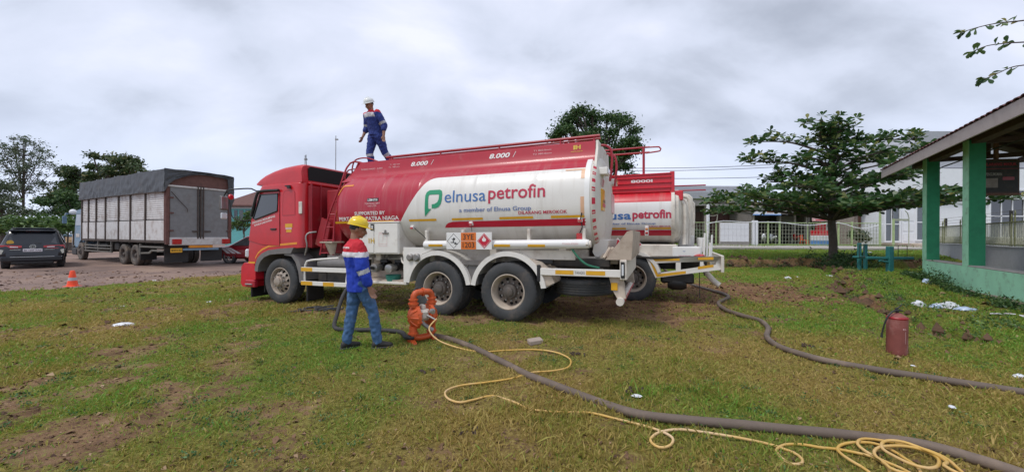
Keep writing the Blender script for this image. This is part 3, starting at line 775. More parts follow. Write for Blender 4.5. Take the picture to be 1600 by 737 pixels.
# valve cabinet
mb = MB(T); mb.box(2.27, 3.42, .02, .6, 1.14, 1.765, b=.015)
for z in (1.765,): mb.box(2.25, 3.44, .0, .3, 1.76, 1.785, b=.004)
cab = P1('valve_cabinet', mb, 'white_paint')
mb = MB(T); mb.box(2.29, 2.84, .008, .02, 1.17, 1.74, b=.003); mb.box(2.87, 3.40, .008, .02, 1.17, 1.74, b=.003); mb.build('cabinet_door', 'white_paint', cab)
for u in (2.57, 3.12):
    mb = MB(T); mb.box(u - .07, u + .07, -.02, .008, 1.545, 1.57, b=.004); mb.box(u - .012, u + .012, -.03, .008, 1.55, 1.62, b=.004); mb.build('cabinet_latch', 'steel_dull', cab)
pc = lambda off: (lambda a, b: T(a, .006 - off, b))
flat_part('sticker', *quad2(2.94, 2.86, 1.61, 1.74), pc(.003), 'print_black', cab, 0); flat_part('sticker', *quad2(2.915, 2.885, 1.64, 1.71), pc(.005), 'print_white', cab, 0)
lettering('lettering', '1H', 2.99, 2.85, 1.36, 1.46, pc(.004), 'print_gold', cab, .03, cut=0)
flat_part('sticker', *quad2(2.74, 2.74 - .20, 1.34, 1.345), pc(.004), 'print_pink', cab, 0)
lettering('lettering', 'PERIKSA SEBELUM', 2.74, 2.53, 1.56, 1.575, pc(.004), 'print_pink', cab, .01, cut=0)
for a, b, c, d in ((2.74, 2.735, 1.30, 1.54), (2.545, 2.54, 1.30, 1.54), (2.74, 2.54, 1.30, 1.305), (2.74, 2.54, 1.535, 1.54), (2.64, 2.635, 1.40, 1.54)): flat_part('sticker', *quad2(a, b, c, d), pc(.004), 'print_pink', cab, 0)
# platform bar and open valve bay
mb = MB(T); mb.box(2.09, 3.42, .0, .10, .555, .60, b=.008); mb.box(3.34, 3.40, .02, .08, .6, 1.15, b=.008); P1('platform_bar', mb, 'white_dirty')
mb = MB(T)
mb.prism([(2.15, 1.28), (2.15, .60), (2.09, .60), (2.03, .64), (2.00, .80), (1.88, 1.02), (1.72, 1.16), (1.55, 1.22), (1.45, 1.28)], lambda a, b, d: (a, d, b), .0, .035)
P1('bay_panel', mb, 'white_paint')
mb = MB(T); mb.box(2.2, 3.4, .55, .6, .6, 1.15); mb.box(2.2, 3.4, .1, .6, .60, .63); P1('bay_back', mb, 'cream_dirty')
for i, (u, m_) in enumerate(((2.52, 'steel'), (2.88, 'steel_dull'))):
    mb = MB(T)
    mb.cyl((u, .02, .86), (u, .12, .86), .085, 20); mb.cyl((u, .12, .86), (u, .22, .87), .062, 16); mb.lathe([(.085, -.0), (.075, -.02), (0, -.025)], origin=(u, .02, .86), axis='y', n=20)
    v_ = P1('valve', mb, m_)
    mb = MB(T); mb.cyl((u, .22, .87), (u, .5, .92), .075, 16); mb.box(u - .15, u + .02, .22, .30, .96, 1.02, b=.01); mb.cyl((u - .05, .26, .88), (u - .05, .26, 1.0), .02, 8); mb.lathe([(.1, .32), (.1, .36)], origin=(u, 0, .89), axis='y', n=16)
    for a in range(6): mb.cyl((u + .1 * math.cos(a), .31, .89 + .1 * math.sin(a)), (u + .1 * math.cos(a), .39, .89 + .1 * math.sin(a)), .012, 6)
    mb.build('valve_body', 'black_plastic', v_)
mb = MB(T); mb.lathe([(.13, .60), (.15, .72), (.155, .72), (.135, .60)], origin=(2.56, .22, 0), n=20); mb.lathe([(0, .61), (.13, .60)], origin=(2.56, .22, 0), n=20); P1('bucket', mb, 'bucket_green')
mb = MB(T)
for k, (u, r) in enumerate(((1.98, .07), (1.83, .075))): mb.lathe([(r, .02), (r, -.05), (r * .7, -.07), (0, -.07)], origin=(u, 0, 1.09), axis='y', n=18)
P1('gauge', mb, 'steel_dull')
mb = MB(T); mb.tube(spline([(2.22, .1, 1.2), (2.2, .08, 1.12), (2.14, .06, 1.07), (2.06, .1, 1.04)], .03), .018, 8); mb.tube(spline([(2.27, .1, 1.08), (2.24, .08, 1.0), (2.16, .06, .95), (2.08, .1, .93)], .03), .018, 8); P1('drain_pipe', mb, 'white_dirty')
mb = MB(T)
for u in (2.35, 2.75, 3.1): mb.tube(spline([(u, .3, 1.15), (u + .05, .32, 1.05), (u + .1, .36, .95)], .05), .022, 8)
mb.tube([(2.3, .42, 1.08), (3.35, .42, 1.08)], .03, 8); P1('pipework', mb, 'steel_dull')
# hose tube along the side with its cap, brackets and placards
mb = MB(T); mb.tube([(1.70, .04, 1.325), (1.68, .04, 1.325), (-1.36, .04, 1.345), (-1.40, .04, 1.345)], [.045, .078, .078, .07], 20)
tb = P1('hose_tube', mb, 'white_clean')
mb = MB(T); mb.tube([(-1.40, .04, 1.345), (-1.43, .04, 1.345)], .055, 16); mb.cyl((-1.38, -.05, 1.33), (-1.38, .02, 1.40), .02, 8); mb.build('tube_cap', 'white_dirty', tb)
lettering('lettering', 'PT ELNUSA PETROFIN', -.98, -1.24, 1.335, 1.365, lambda a, b: T(a, -.0405, b), 'print_pink', tb, .01, cut=0)
for u in (1.56, -.07 + .3, -.7 + .31):
    vs, fs = quad2(u, u - .30, 1.295, 1.34)
    flat_part('reflective_strip', vs, fs, lambda a, b: T(a, .04 - math.sqrt(max(0, .081 ** 2 - (b - 1.33) ** 2)) - .003, b), 'tape_yellow', tb, .02)
for u in (1.68, .9, -.37, -1.31):
    mb = MB(T); mb.box(u - .03, u + .03, .06, .14, 1.34, 1.60, b=.01); mb.box(u - .03, u + .03, .1, .8, 1.28, 1.33); P1('tube_bracket', mb, 'white_dirty')
pf = lambda off: (lambda a, b: T(a, -.075 - off, b))
mb = MB(T); mb.box(1.155, .255, -.075, -.06, 1.25, 1.55, b=.002); pl = P1('placard', mb, 'white_clean')
flat_part('placard_panel', *quad2(.856, .556, 1.252, 1.395), pf(.003), 'print_orange', pl, 0); flat_part('placard_panel', *quad2(.856, .556, 1.402, 1.548), pf(.003), 'print_orange', pl, 0)
lettering('lettering', '3YE', .81, .60, 1.425, 1.52, pf(.006), 'print_black', pl, .005, cut=0); lettering('lettering', '1203', .82, .59, 1.28, 1.375, pf(.006), 'print_black', pl, .005, cut=0)
def diamond(uc, zc_, h, off, m, parent, fm, th=None):
    if th is None: return flat_part('diamond', [(uc - h, zc_), (uc, zc_ - h), (uc + h, zc_), (uc, zc_ + h)], [(0, 1, 2, 3)], fm(off), m, parent, 0)
    i = h - th; return flat_part('diamond', [(uc - h, zc_), (uc, zc_ - h), (uc + h, zc_), (uc, zc_ + h), (uc - i, zc_), (uc, zc_ - i), (uc + i, zc_), (uc, zc_ + i)], [(0, 1, 5, 4), (1, 2, 6, 5), (2, 3, 7, 6), (3, 0, 4, 7)], fm(off), m, parent, 0)
diamond(1.005, 1.40, .135, .003, 'print_black', pl, pf, .008)
# dead tree and fish
flat_part('pictogram', [(1.07, 1.37), (.95, 1.365), (.95, 1.375), (1.005, 1.38), (1.0, 1.43), (.975, 1.45), (.97, 1.443), (.99, 1.425), (.99, 1.41), (1.01, 1.46), (1.015, 1.46), (1.017, 1.43), (1.04, 1.445), (1.043, 1.438), (1.018, 1.41), (1.022, 1.38), (1.07, 1.38)][::-1], [tuple(range(17))], pf(.004), 'print_black', pl, 0)
flat_part('pictogram', [(1.0, 1.352), (.97, 1.362), (.94, 1.355), (.925, 1.362), (.925, 1.338), (.94, 1.345), (.97, 1.338)], [tuple(range(7))], pf(.004), 'print_black', pl, 0)
diamond(.40, 1.40, .135, .003, 'print_red', pl, pf); diamond(.40, 1.40, .118, .006, 'print_white', pl, pf, .006)
flat_part('pictogram', [(.435, 1.40), (.44, 1.43), (.425, 1.455), (.415, 1.445), (.41, 1.49), (.39, 1.46), (.38, 1.44), (.37, 1.45), (.36, 1.42), (.37, 1.395), (.40, 1.385)], [tuple(range(11))], pf(.006), 'print_white', pl, 0)
lettering('lettering', '3', .41, .39, 1.29, 1.325, pf(.006), 'print_white', pl, .01, cut=0)
# side lamps on the tank
for u, z in ((2.0, 1.66), (.72, 1.71), (-1.26, 1.735)):
    v = S1.v_near(z); mb = MB(T); mb.box(u - .035, u + .035, v - .05, v + .02, z - .035, z + .035, b=.008); la = P1('side_lamp', mb, 'white_clean')
    mb = MB(T); mb.box(u - .03, u + .03, v - .062, v - .045, z - .03, z + .004, b=.004); mb.build('lamp_lens', 'lamp_red', la)
mb = MB(T); mb.tube(spline([(1.96, S1.v_near(1.65) - .03, 1.65), (1.85, .06, 1.58), (1.74, .06, 1.50), (1.68, .06, 1.44)], .03), .008, 6); P1('lamp_cable', mb, 'black_plastic'); mb = MB(T)
mb.tube(spline([(-1.27, S1.v_near(1.7) - .05, 1.71), (-1.29, .05, 1.62), (-1.25, .04, 1.52)], .03), .01, 6); P1('lamp_cable', mb, 'black_plastic'); mb = MB(T); mb.tube([(.72, S1.v_near(1.68) - .03, 1.68), (.72, .09, 1.56)], .005, 6); P1('lamp_cable', mb, 'black_plastic'); mb = MB(T)
mb.tube(spline([(-1.27, S1.v_near(1.78) - .04, 1.74), (-1.29, S1.v_near(1.85) - .02, 1.85)], .03), .01, 6); P1('lamp_cable', mb, 'black_plastic')
mb = MB(T); mb.box(-1.30, -1.19, .06, .16, 1.41, 1.52, b=.01); P1('junction_box', mb, 'lamp_red', label='small red box under the lamp cable')

# white mudguards over the two rear wheels, flared to a splash plate behind
for u0 in (1.40, 0.0):
    arc_fender(t1, u0, .66, .70, R(8), R(172), -.02, .55, .52, 'white_paint', lip=.045)
mb = MB(T)
mb.prism([(-.60, .60), (-.83, .70), (-.76, .90), (-.60, 1.04), (-.40, 1.10), (-.55, .92), (-.64, .74)], lambda a, b, d: (a, d, b), .02, .5); P1('splash_plate', mb, 'cream_dirty')
mb = MB(T); mb.box(.60, .80, .06, .5, .60, .98, b=.02); mb.box(.42, .98, .02, .10, .96, 1.05, b=.01); P1('fender_bracket', mb, 'grey_plastic')
mb = MB(T); mb.box(-.54, -.60, -.03, .02, .72, 1.0, b=.01); mb.box(-.30, -.78, .1, .22, 1.0, 1.1, b=.02); P1('rubber_flap', mb, 'black_plastic')
mb = MB(T); mb.box(-.2, -1.16, .10, .14, 1.08, 1.24, b=.004); P1('side_plate', mb, 'white_dirty')
# side guards, front and rear
mb = MB(T); mb.box(3.52, 4.83, .0, .03, .745, .84, b=.006); mb.box(3.52, 4.84, .0, .03, .45, .54, b=.006)
mb.tube(spline([(4.74, .02, .5), (4.74, .02, .78), (4.70, .02, .93), (4.58, .04, .99), (3.9, .14, 1.04)], .05), .022, 8); mb.tube([(3.6, .03, .5), (3.6, .1, 1.0)], .02, 8); sg_ = P1('side_guard', mb, 'white_paint')
for z, us in ((.792, ((4.83, 4.50),)), (.495, ((4.83, 4.5), (4.2, 3.9)))):
    for a, b in us: flat_part('reflective_strip', *quad2(a, b, z - .04, z + .04), lambda p, q: T(p, -.003, q), 'tape_yellow', sg_, 0)
mb = MB(T); mb.box(-.60, -1.90, -.03, .02, .83, .945, b=.006); mb.box(-.70, -.76, .02, .7, .86, .92); mb.box(-1.5, -1.56, .02, .7, .86, .92); sg2 = P1('side_guard', mb, 'white_paint')
for a, b in ((-.86, -1.16), (-1.36, -1.66)): flat_part('reflective_strip', *quad2(a, b, .855, .92), lambda p, q: T(p, -.034, q), 'tape_yellow', sg2, 0)
lettering('lettering', 'TANGKI', -1.18, -1.34, .865, .91, lambda a, b: T(a, -.034, b), 'steel_dull', sg2, .01, cut=0)
# spare wheel slung flat under the tail
w = sub('spare_wheel', t1, (-1.17, -.78, .72), (R(90), 0, 0)); [link(k, me, w) for k, me in WH_REAR_PLAIN.items()]
mb = MB(T); mb.box(-1.72, -.62, .5, 1.9, .78, 1.0, b=.03); mb.box(-.7, -1.7, .28, .34, .96, 1.1, b=.01); P1('tail_frame', mb, 'chassis_dark')
# tail: bumper beam, upstand, legs and round underrun bar
mb = MB(T); mb.box(-1.88, -1.985, -.03, 2.45, .79, 1.10, b=.012); bp_ = P1('tail_beam', mb, 'white_dirty')
mb = MB(T); mb.box(-1.895, -1.955, -.045, -.028, .82, 1.07, b=.008); mb.build('end_frame', 'black_plastic', bp_); mb = MB(T); mb.box(-1.91, -1.94, -.056, -.03, .86, 1.03, b=.006); mb.build('side_lamp', 'lamp_clear', bp_)
mb = MB(T)
mb.prism([(-1.66, 1.10), (-1.99, 1.54), (-2.07, 1.56), (-2.08, 1.50), (-2.05, 1.10)], lambda a, b, d: (a, d, b), .0, 2.4); P1('tail_upstand', mb, 'tail_tan')
for v in (.05, 2.2):
    mb = MB(T); mb.prism([(-1.70, .86), (-1.92, .80), (-1.96, .50), (-1.85, .46), (-1.76, .62)], lambda a, b, d: (a, d, b), v, v + .16); P1('bumper_leg', mb, 'cream_dirty')
mb = MB(T); mb.box(-1.74, -1.84, .03, .045, .62, .74, b=.004); P1('reflective_strip', mb, 'tape_yellow')
mb = MB(T); mb.cyl((-1.88, -.05, .455), (-1.88, 2.48, .455), .06, 18); ub = P1('underrun_bar', mb, 'white_dirty')
for i in range(8): flat_part('reflective_strip', [(0, 0), (1, 0), (1, 1), (0, 1)], [(0, 1, 2, 3)], lambda a, b, i=i: T(-1.88 - .062 * math.cos(R(-30 + 60 * b)), .1 + i * .3 + .2 * a, .455 + .062 * math.sin(R(-30 + 60 * b))), 'print_red', ub, .3)
# hose reel and fittings behind the tank
mb = MB(T); mb.lathe([(.03, .35), (.09, .35), (.09, .38), (.05, .38), (.05, .68), (.09, .68), (.09, .71), (.03, .71)], origin=(-1.62, 0, 1.10), axis='y', n=18)
for i in range(7): mb.tube([(-1.62 - .03 * i, .1 + .05 * i, 1.12 + .02 * (i % 3)), (-1.70 - .02 * i, .25 + .04 * i, 1.28 - .02 * (i % 2))], .022, 6)
P1('hose_fittings', mb, 'cream_dirty')
mb = MB(T); mb.prism([(-1.42, 1.42), (-1.66, 1.40), (-1.60, 1.12), (-1.46, 1.05), (-1.38, 1.2)], lambda a, b, d: (a, d, b), .5, 1.9); P1('end_saddle', mb, 'white_paint')
mb = MB(T); mb.tube(spline([(-1.12, .04, 1.27), (-1.22, .02, 1.14), (-1.36, .02, 1.02), (-1.55, .1, .96)], .03), .018, 8); P1('earth_cable', mb, 'green_hose')
for v in (.36, 1.75):
    mb = MB(T); mb.box(-1.42, -1.66, v, v + .28, 2.50, 2.62, b=.01); lb = P1('lamp_box', mb, 'white_paint'); mb = MB(T); mb.box(-1.66, -1.672, v + .03, v + .25, 2.52, 2.60, b=.01); mb.build('lamp_lens', 'lamp_amber' if v > 1 else 'lamp_clear', lb)
re_ = lambda off: (lambda a, b: T(-1.555 - .04 * min(1, max(0, (a - .35))) - off, a, b))
mb = MB(T); mb.box(-1.50, -1.575, .34, .72, 1.90, 2.26, b=.003); sg3 = P1('warning_sign', mb, 'tape_yellow')
rp = lambda off: (lambda a, b: T(-1.577 - off, a, b))
lettering('lettering', 'AWAS', .38, .68, 2.03, 2.09, rp(.003), 'print_black', sg3, .02, cut=0); flat_part('sticker', *quad2(.36, .70, 1.96, 2.02), rp(.003), 'print_red', sg3, 0)
for i in range(5): flat_part('warning_hatch', [(.34 + i * .08, 2.30), (.37 + i * .08, 2.30), (.40 + i * .08, 2.44), (.37 + i * .08, 2.44)], [(0, 1, 2, 3)], rp(-.01 + .02 * 0), 'print_red', tend, 0)
mb = MB(T); mb.box(-1.55, -1.60, 1.5, 1.95, 1.92, 2.30, b=.003); P1('warning_sign', mb, 'print_pink', label='faded pink sign on the far half of the tank end')

# ---- cab
cabp = [(4.86, 1.26), (4.86, 2.70), (6.16, 2.70), (6.22, 2.62), (6.50, 1.98), (6.56, 1.62), (6.62, 1.25), (6.63, .86), (6.27, .86), (6.20, 1.0), (6.06, 1.11), (5.84, 1.19), (5.5, 1.22), (5.2, 1.24)]
bm = bmesh.new()
fv = [bm.verts.new(T(u, .05, z)) for u, z in cabp]; face = bm.faces.new(fv)
ret = bmesh.ops.extrude_face_region(bm, geom=[face]); bmesh.ops.translate(bm, vec=Vector((0, -2.36, 0)), verts=[g for g in ret['geom'] if isinstance(g, bmesh.types.BMVert)])
bmesh.ops.recalc_face_normals(bm, faces=bm.faces)
def bev(bm, sel, off, seg): bmesh.ops.bevel(bm, geom=[e_ for e_ in bm.edges if sel(e_)], offset=off, segments=seg, affect='EDGES', profile=.5)
def rear_vert(e_): return all(abs(v.co.x - 4.86) < .01 for v in e_.verts) and abs(e_.verts[0].co.z - e_.verts[1].co.z) > .5
def front_vert(e_): return all(v.co.x > 6.1 and v.co.z > .8 for v in e_.verts) and abs(e_.verts[0].co.y - e_.verts[1].co.y) < .01 and abs(e_.verts[0].co.z - e_.verts[1].co.z) > .05 and not (all(v.co.x < 6.3 for v in e_.verts) and all(v.co.z < 1.2 for v in e_.verts))
bev(bm, rear_vert, .13, 5); bev(bm, front_vert, .10, 4)
bev(bm, lambda e_: all(v.co.z > 2.68 for v in e_.verts) and e_.is_boundary is False and len(e_.link_faces) == 2 and e_.calc_face_angle(0) > .8, .03, 3)
me = bpy.data.meshes.new('cab'); bm.to_mesh(me); bm.free(); me.materials.append(M['cab_red']); me.polygons.foreach_set('use_smooth', [True] * len(me.polygons)); me.set_sharp_from_angle(angle=R(32))
cabo = link('cab', me, t1)
cs = lambda off: (lambda a, b: T(a, .05 - off, b))
# roof deflector with open black back
fp = [(6.30, 2.70), (6.34, 2.745), (6.22, 2.86), (6.05, 2.95), (5.8, 3.03), (5.5, 3.09), (5.2, 3.12), (4.98, 3.13), (4.90, 3.10), (4.88, 2.70)]
mb = MB(T); rr_ = []
for v, zk, uk in ((.075, .55, -.02), (.085, .72, -.01), (.11, .86, .0), (.16, .94, .02), (.24, .985, .04), (.8, 1.02, .07), (1.22, 1.03, .08), (1.64, 1.02, .07), (2.20, .985, .04), (2.28, .94, .02), (2.33, .86, 0), (2.355, .72, -.01), (2.365, .55, -.02)):
    rr_.append([((u + uk if u > 5.2 else u), v, 2.70 + (z - 2.70) * zk) for u, z in fp])
mb.loft(rr_); rf_ = P1('roof_deflector', mb, 'cab_red', smooth=40)
mb = MB(T); mb.prism([(.24, 2.76), (.24, 3.02), (.30, 3.07), (2.14, 3.09), (2.20, 3.03), (2.20, 2.76)], lambda a, b, d: (d, a, b), 4.93, 4.872); mb.build('air_opening', 'black_void', rf_)
mb = MB(T); mb.box(4.80, 4.87, .20, 2.25, 2.66, 2.72, b=.02); mb.build('deflector_sill', 'cab_red', rf_)
mb = MB(T); mb.box(4.80, 4.865, .20, 2.24, 1.25, 2.64, b=.02); P1('cab_rear_wall', mb, 'dull_red')
mb = MB(T); mb.tube([(4.79, .24, 1.25), (4.79, .24, 2.68)], .02, 8); mb.tube([(4.79, .5, 1.25), (4.79, .5, 2.68)], .012, 8); P1('cab_seam', mb, 'rail_red')
# door: proud panel with gap lines, glass, black surround, visor, handle
door = [(5.53, 1.30), (5.53, 2.56), (6.14, 2.56), (6.44, 1.90), (6.50, 1.58), (6.53, 1.42), (6.10, 1.33), (5.8, 1.31)]
def ring_line(name, poly, m, parent, off, w=.012):
    mb = MB(); n = len(poly)
    P3 = [Vector(cs(off)(a, b)) for a, b in poly]
    mb.tube(P3, w, 5, closed=True); return mb.build(name, m, parent)
mb = MB(T); mb.prism(door, lambda a, b, d: (a, d, b), .05, .036); dr = P1('door', mb, 'cab_red')
ring_line('door_gap', door, 'black_void', dr, .004, .007)
gl = [(5.585, 2.08), (5.56, 2.47), (6.12, 2.47), (6.37, 1.93), (6.30, 1.905)]
mb = MB(T); mb.prism(gl, lambda a, b, d: (a, d, b), .038, .030); mb.build('door_glass', 'glass_dark', dr)
ring_line('window_seal', gl, 'black_plastic', dr, .022, .016)
mb = MB(T); mb.tube(spline([(6.42, .02, 1.98), (6.30, .01, 2.28), (6.19, .0, 2.49), (6.10, .0, 2.545), (5.85, .0, 2.55), (5.52, .01, 2.545)], .05), [.03] * len(spline([(6.42, .02, 1.98), (6.30, .01, 2.28), (6.19, .0, 2.49), (6.10, .0, 2.545), (5.85, .0, 2.55), (5.52, .01, 2.545)], .05)), 8); mb.build('rain_visor', 'black_plastic', dr)
mb = MB(T); mb.prism([(6.50, 1.97), (6.24, 2.58), (6.18, 2.58), (6.36, 1.97)], lambda a, b, d: (a, d, b), .034, .028); mb.build('window_pillar', 'black_gloss', dr)
mb = MB(T); mb.box(5.62, 5.80, .012, .04, 1.655, 1.695, b=.01); mb.build('door_handle', 'black_plastic', dr)
def let3(s, u0, u1, z0, z1, m, bold=.02, skew=0.0, par=None): return lettering('lettering', s, u0, u1, z0, z1, cs(.018), m, par or dr, bold, 0, cut=0, skew=skew)
let3('MOBIL TANGKI', 6.32, 6.05, 1.865, 1.895, 'print_pink', skew=.07)
let3('DILARANG MENUMPANG', 6.40, 5.66, 1.80, 1.85, 'print_white', skew=.145); let3('KHUSUS KARYAWAN', 6.33, 5.76, 1.745, 1.79, 'print_white', skew=.115)
# body details
qp = [(5.44, 1.98), (5.42, 2.45), (5.36, 2.53), (5.10, 2.53), (5.06, 2.48), (5.06, 1.98)]
mb = MB(T); mb.prism(qp, lambda a, b, d: (a, d, b), .052, .045); P1('side_panel', mb, 'cab_red', smooth=20)
ring_line('panel_groove', qp, 'dull_red', t1, .002, .006)
mb = MB(T); mb.box(4.95, 4.85, .04, .06, 2.0, 2.27, b=.01); P1('intake_grille', mb, 'white_dirty')
flat_part('sticker', *quad2(5.36, 5.14, 1.71, 1.79), cs(.004), 'tape_yellow', t1, 0); flat_part('sticker', *quad2(5.33, 5.17, 1.60, 1.66), cs(.004), 'tape_yellow', t1, 0); flat_part('sticker', *quad2(5.35, 5.16, 1.665, 1.705), cs(.004), 'print_pink', t1, 0)
mb = MB(T); mb.box(5.18, 5.32, .0, .05, 2.615, 2.64, b=.006); mb.box(5.16, 5.24, -.01, .04, 2.57, 2.61, b=.006); P1('roof_hinge', mb, 'black_plastic')
# orange edge stripe over the arch
so = [(6.33, .98), (6.24, 1.10), (6.10, 1.19), (5.88, 1.265), (5.5, 1.30), (5.0, 1.335)]; si = [(a, b + .045) for a, b in so]
flat_part('reflective_strip', so + si[::-1], [(i, i + 1, 10 - i, 11 - i) for i in range(5)], cs(.004), 'tape_orange', t1, 0)
flat_part('reflective_strip', *quad2(6.56, 6.34, .885, .925), cs(.004), 'tape_yellow', t1, 0)
# wheel arch trim and rear mudguard (grey plastic)
ao = [(6.29, .72), (6.27, .86), (6.20, 1.01), (6.06, 1.12), (5.84, 1.20), (5.5, 1.235), (5.05, 1.26)]; ai = [(6.19, .70), (6.16, .84), (6.09, .95), (5.97, 1.04), (5.78, 1.10), (5.5, 1.12), (5.14, 1.13)]
mb = MB(T); mb.loft([[(a, .0, b), (a, .45, b), (c, .45, d), (c, .0, d)] for (a, b), (c, d) in zip(ao, ai)]); P1('wheel_arch', mb, 'grey_plastic')
mb = MB(T); mb.loft([[(a, .02, b), (a, .5, b), (c, .5, d), (c, .02, d)] for (a, b), (c, d) in zip([(5.36, 1.125), (5.1, 1.12), (4.92, .98), (4.80, .74), (4.76, .50)], [(5.36, 1.09), (5.14, 1.07), (5.02, .94), (4.93, .72), (4.90, .50)])]); P1('mudguard', mb, 'grey_plastic')
mb = MB(T); mb.box(4.76, 4.80, .1, .55, .08, .55, b=.01); P1('mud_flap', mb, 'black_plastic')
mb = MB(T); mb.box(6.55, 6.60, .12, .75, .08, .36, b=.01); P1('mud_flap', mb, 'black_plastic'); mb = MB(T); mb.box(6.22, 6.25, .2, .6, .2, .8); P1('arch_liner', mb, 'black_plastic')
# bumper, step, lamp
mb = MB(T); mb.prism([(6.30, .78), (6.36, .88), (6.68, .90), (6.78, .80), (6.80, .42), (6.74, .34), (6.42, .34), (6.40, .50), (6.30, .52)], lambda a, b, d: (a, d, b), .03, 2.42); P1('bumper', mb, 'bright_red')
mb = MB(T); mb.box(6.30, 6.62, -.0, .1, .33, .50, b=.02); st_ = P1('step', mb, 'tank_red'); mb = MB(T); mb.box(6.36, 6.58, -.03, .02, .39, .42, b=.008); mb.build('tread', 'steel', st_)
mb = MB(T); mb.box(6.56, 6.66, .02, .2, 1.02, 1.22, b=.03); P1('headlight', mb, 'lamp_clear'); mb = MB(T); mb.box(6.56, 6.66, 2.24, 2.42, 1.02, 1.22, b=.03); P1('headlight', mb, 'lamp_clear')
mb = MB(T); mb.prism([(6.23, 2.56), (6.48, 1.99), (6.50, 1.99), (6.25, 2.57)], lambda a, b, d: (a + .006, d, b), .18, 2.28); P1('windscreen', mb, 'glass_dark')
mb = MB(T); mb.box(6.64, 6.68, .3, 2.16, .95, 1.35, b=.02); P1('grille', mb, 'black_plastic')
# mirror arms and mirrors
mb = MB(T); ar_ = spline([(6.28, .06, 2.56), (6.38, .0, 2.62), (6.6, -.14, 2.61), (6.82, -.26, 2.57), (6.90, -.28, 2.45)], .08); mb.tube(ar_, .016, 8)
mb.tube(spline([(6.82, -.24, 2.5), (6.80, -.2, 2.2), (6.78, -.16, 1.95), (6.6, -.02, 1.88), (6.5, .06, 1.9)], .08), .012, 8); ma_ = P1('mirror_arm', mb, 'black_plastic')
mb = MB(T); mb.box(6.90, 6.96, -.36, -.18, 2.12, 2.46, b=.03); mi_ = P1('mirror', mb, 'grey_plastic'); mb = MB(T); mb.box(6.888, 6.902, -.345, -.195, 2.15, 2.43, b=.004); mb.build('mirror_glass', 'steel', mi_)
mb = MB(T); mb.box(6.90, 6.94, -.34, -.2, 1.92, 2.06, b=.03); P1('mirror', mb, 'lamp_clear'); mb = MB(T); mb.lathe([(0, -.04), (.05, -.03), (.065, 0), (.05, .02), (0, .03)], origin=(6.72, -.24, 2.42), axis='x', n=14); P1('mirror', mb, 'bright_red', label='round red-backed kerb mirror')
# between the axles: air tanks, battery box
mb = MB(T); mb.tube([(4.45, .16, .92), (4.42, .16, .92), (3.55, .16, .92), (3.52, .16, .92)], [.06, .11, .11, .06], 16); P1('air_tank', mb, 'grey_plastic')
mb = MB(T); mb.box(3.55, 4.2, .1, .5, .48, .82, b=.02); mb.box(4.24, 4.5, .14, .5, .52, .8, b=.02); P1('battery_box', mb, 'chassis_dark')
mb = MB(T); mb.tube(spline([(4.78, .06, 1.1), (4.70, .04, 1.3), (4.74, .05, 1.5), (4.70, .1, 1.58), (4.6, .2, 1.6)], .05), .018, 8); P1('breather_pipe', mb, 'steel_dull')
mb = MB(T); mb.box(4.0, 4.35, .05, .4, 1.36, 1.39, b=.004); mb.tube([(4.18, .2, 1.37), (4.16, .22, 1.1)], [.13, .05], 12); P1('wash_bowl', mb, 'cream_dirty')
mb = MB(T); mb.tube([(4.95, 2.2, 3.1), (4.95, 2.2, 3.45)], .008, 5); mb.tube([(4.95, .25, 3.1), (4.96, .25, 3.34)], .008, 5); P1('aerial', mb, 'black_plastic')

# ------------------------------------------------------------------ the second tanker
t2 = thing('tanker_truck', 'smaller red and white tanker just behind the big one, with a ribbed red top', 'tanker truck', (2.772, 8.822, 0.0), (0, R(0.3), R(158)), 'fuel tanker trucks')
def P2(name, mb, m, parent=None, label=None, smooth=35): return mb.build(name, m, parent or t2, label, smooth)
S2 = Sec(1.12, 1.08, 1.98, .68, 2.8)
mb = MB(T)
for v in (.7, 1.48): mb.box(-1.6, 5.0, v, v + .07, .70, .95, b=.01)
for u in (-1.5, 0, 1.5, 3): mb.box(u - .05, u + .05, .7, 1.5, .74, .9)
mb.cyl((0, .15, .5), (0, 2.15, .5), .07, 12); mb.box(-.8, 3.3, .5, 1.7, .95, 1.32, b=.02); mb.cyl((3.9, .2, .5), (3.9, 2.0, .5), .06, 12); P2('chassis', mb, 'chassis_dark')
WR2 = {k: v for k, v in WH_REAR.items()}
put_wheel(t2, WR2, 0, 0, .515); put_wheel(t2, WH_REAR_PLAIN, 0, -.31, .515); put_wheel(t2, WR2, 0, -2.3, .515, far=True); put_wheel(t2, WH_REAR_PLAIN, 0, -1.99, .515, far=True)
put_wheel(t2, WH_FRONT, 3.9, -.05, .505); put_wheel(t2, WH_FRONT, 3.9, -2.25, .505, far=True)
mb = MB(T); mb.loft([S2.ring(3.05, .02), S2.ring(3.05, .6), S2.ring(3.0, .9), S2.ring(2.9, .98), S2.ring(2.75, 1), S2.ring(1, 1), S2.ring(-.85, 1)]); P2('tank_shell', mb, 'tank_two_tone_plain', smooth=50)
mb = MB(T); mb.loft([S2.ring(-.83, 1.01), S2.ring(-.9, 1.01), S2.ring(-.9, .95), S2.ring(-.98, .93), S2.ring(-1.04, .80), S2.ring(-1.09, .5), S2.ring(-1.11, .25), S2.ring(-1.12, .02)]); P2('tank_end', mb, 'white_dirty', smooth=50)
mb = MB(T); mb.box(3.0, -.83, .22, .30, 2.50, 2.92, b=.01); mb.box(3.0, -.83, 1.94, 2.02, 2.50, 2.92, b=.01); mb.box(2.97, 3.02, .22, 2.02, 2.5, 2.92, b=.01); mb.box(-.80, -.90, .22, .40, 2.45, 2.96, b=.01); mb.box(-.81, -.87, .3, 2.0, 2.45, 2.86, b=.01); mb.box(-.8, 3, .3, 1.95, 2.62, 2.66)
P2('walkway_box', mb, 'bright_red')
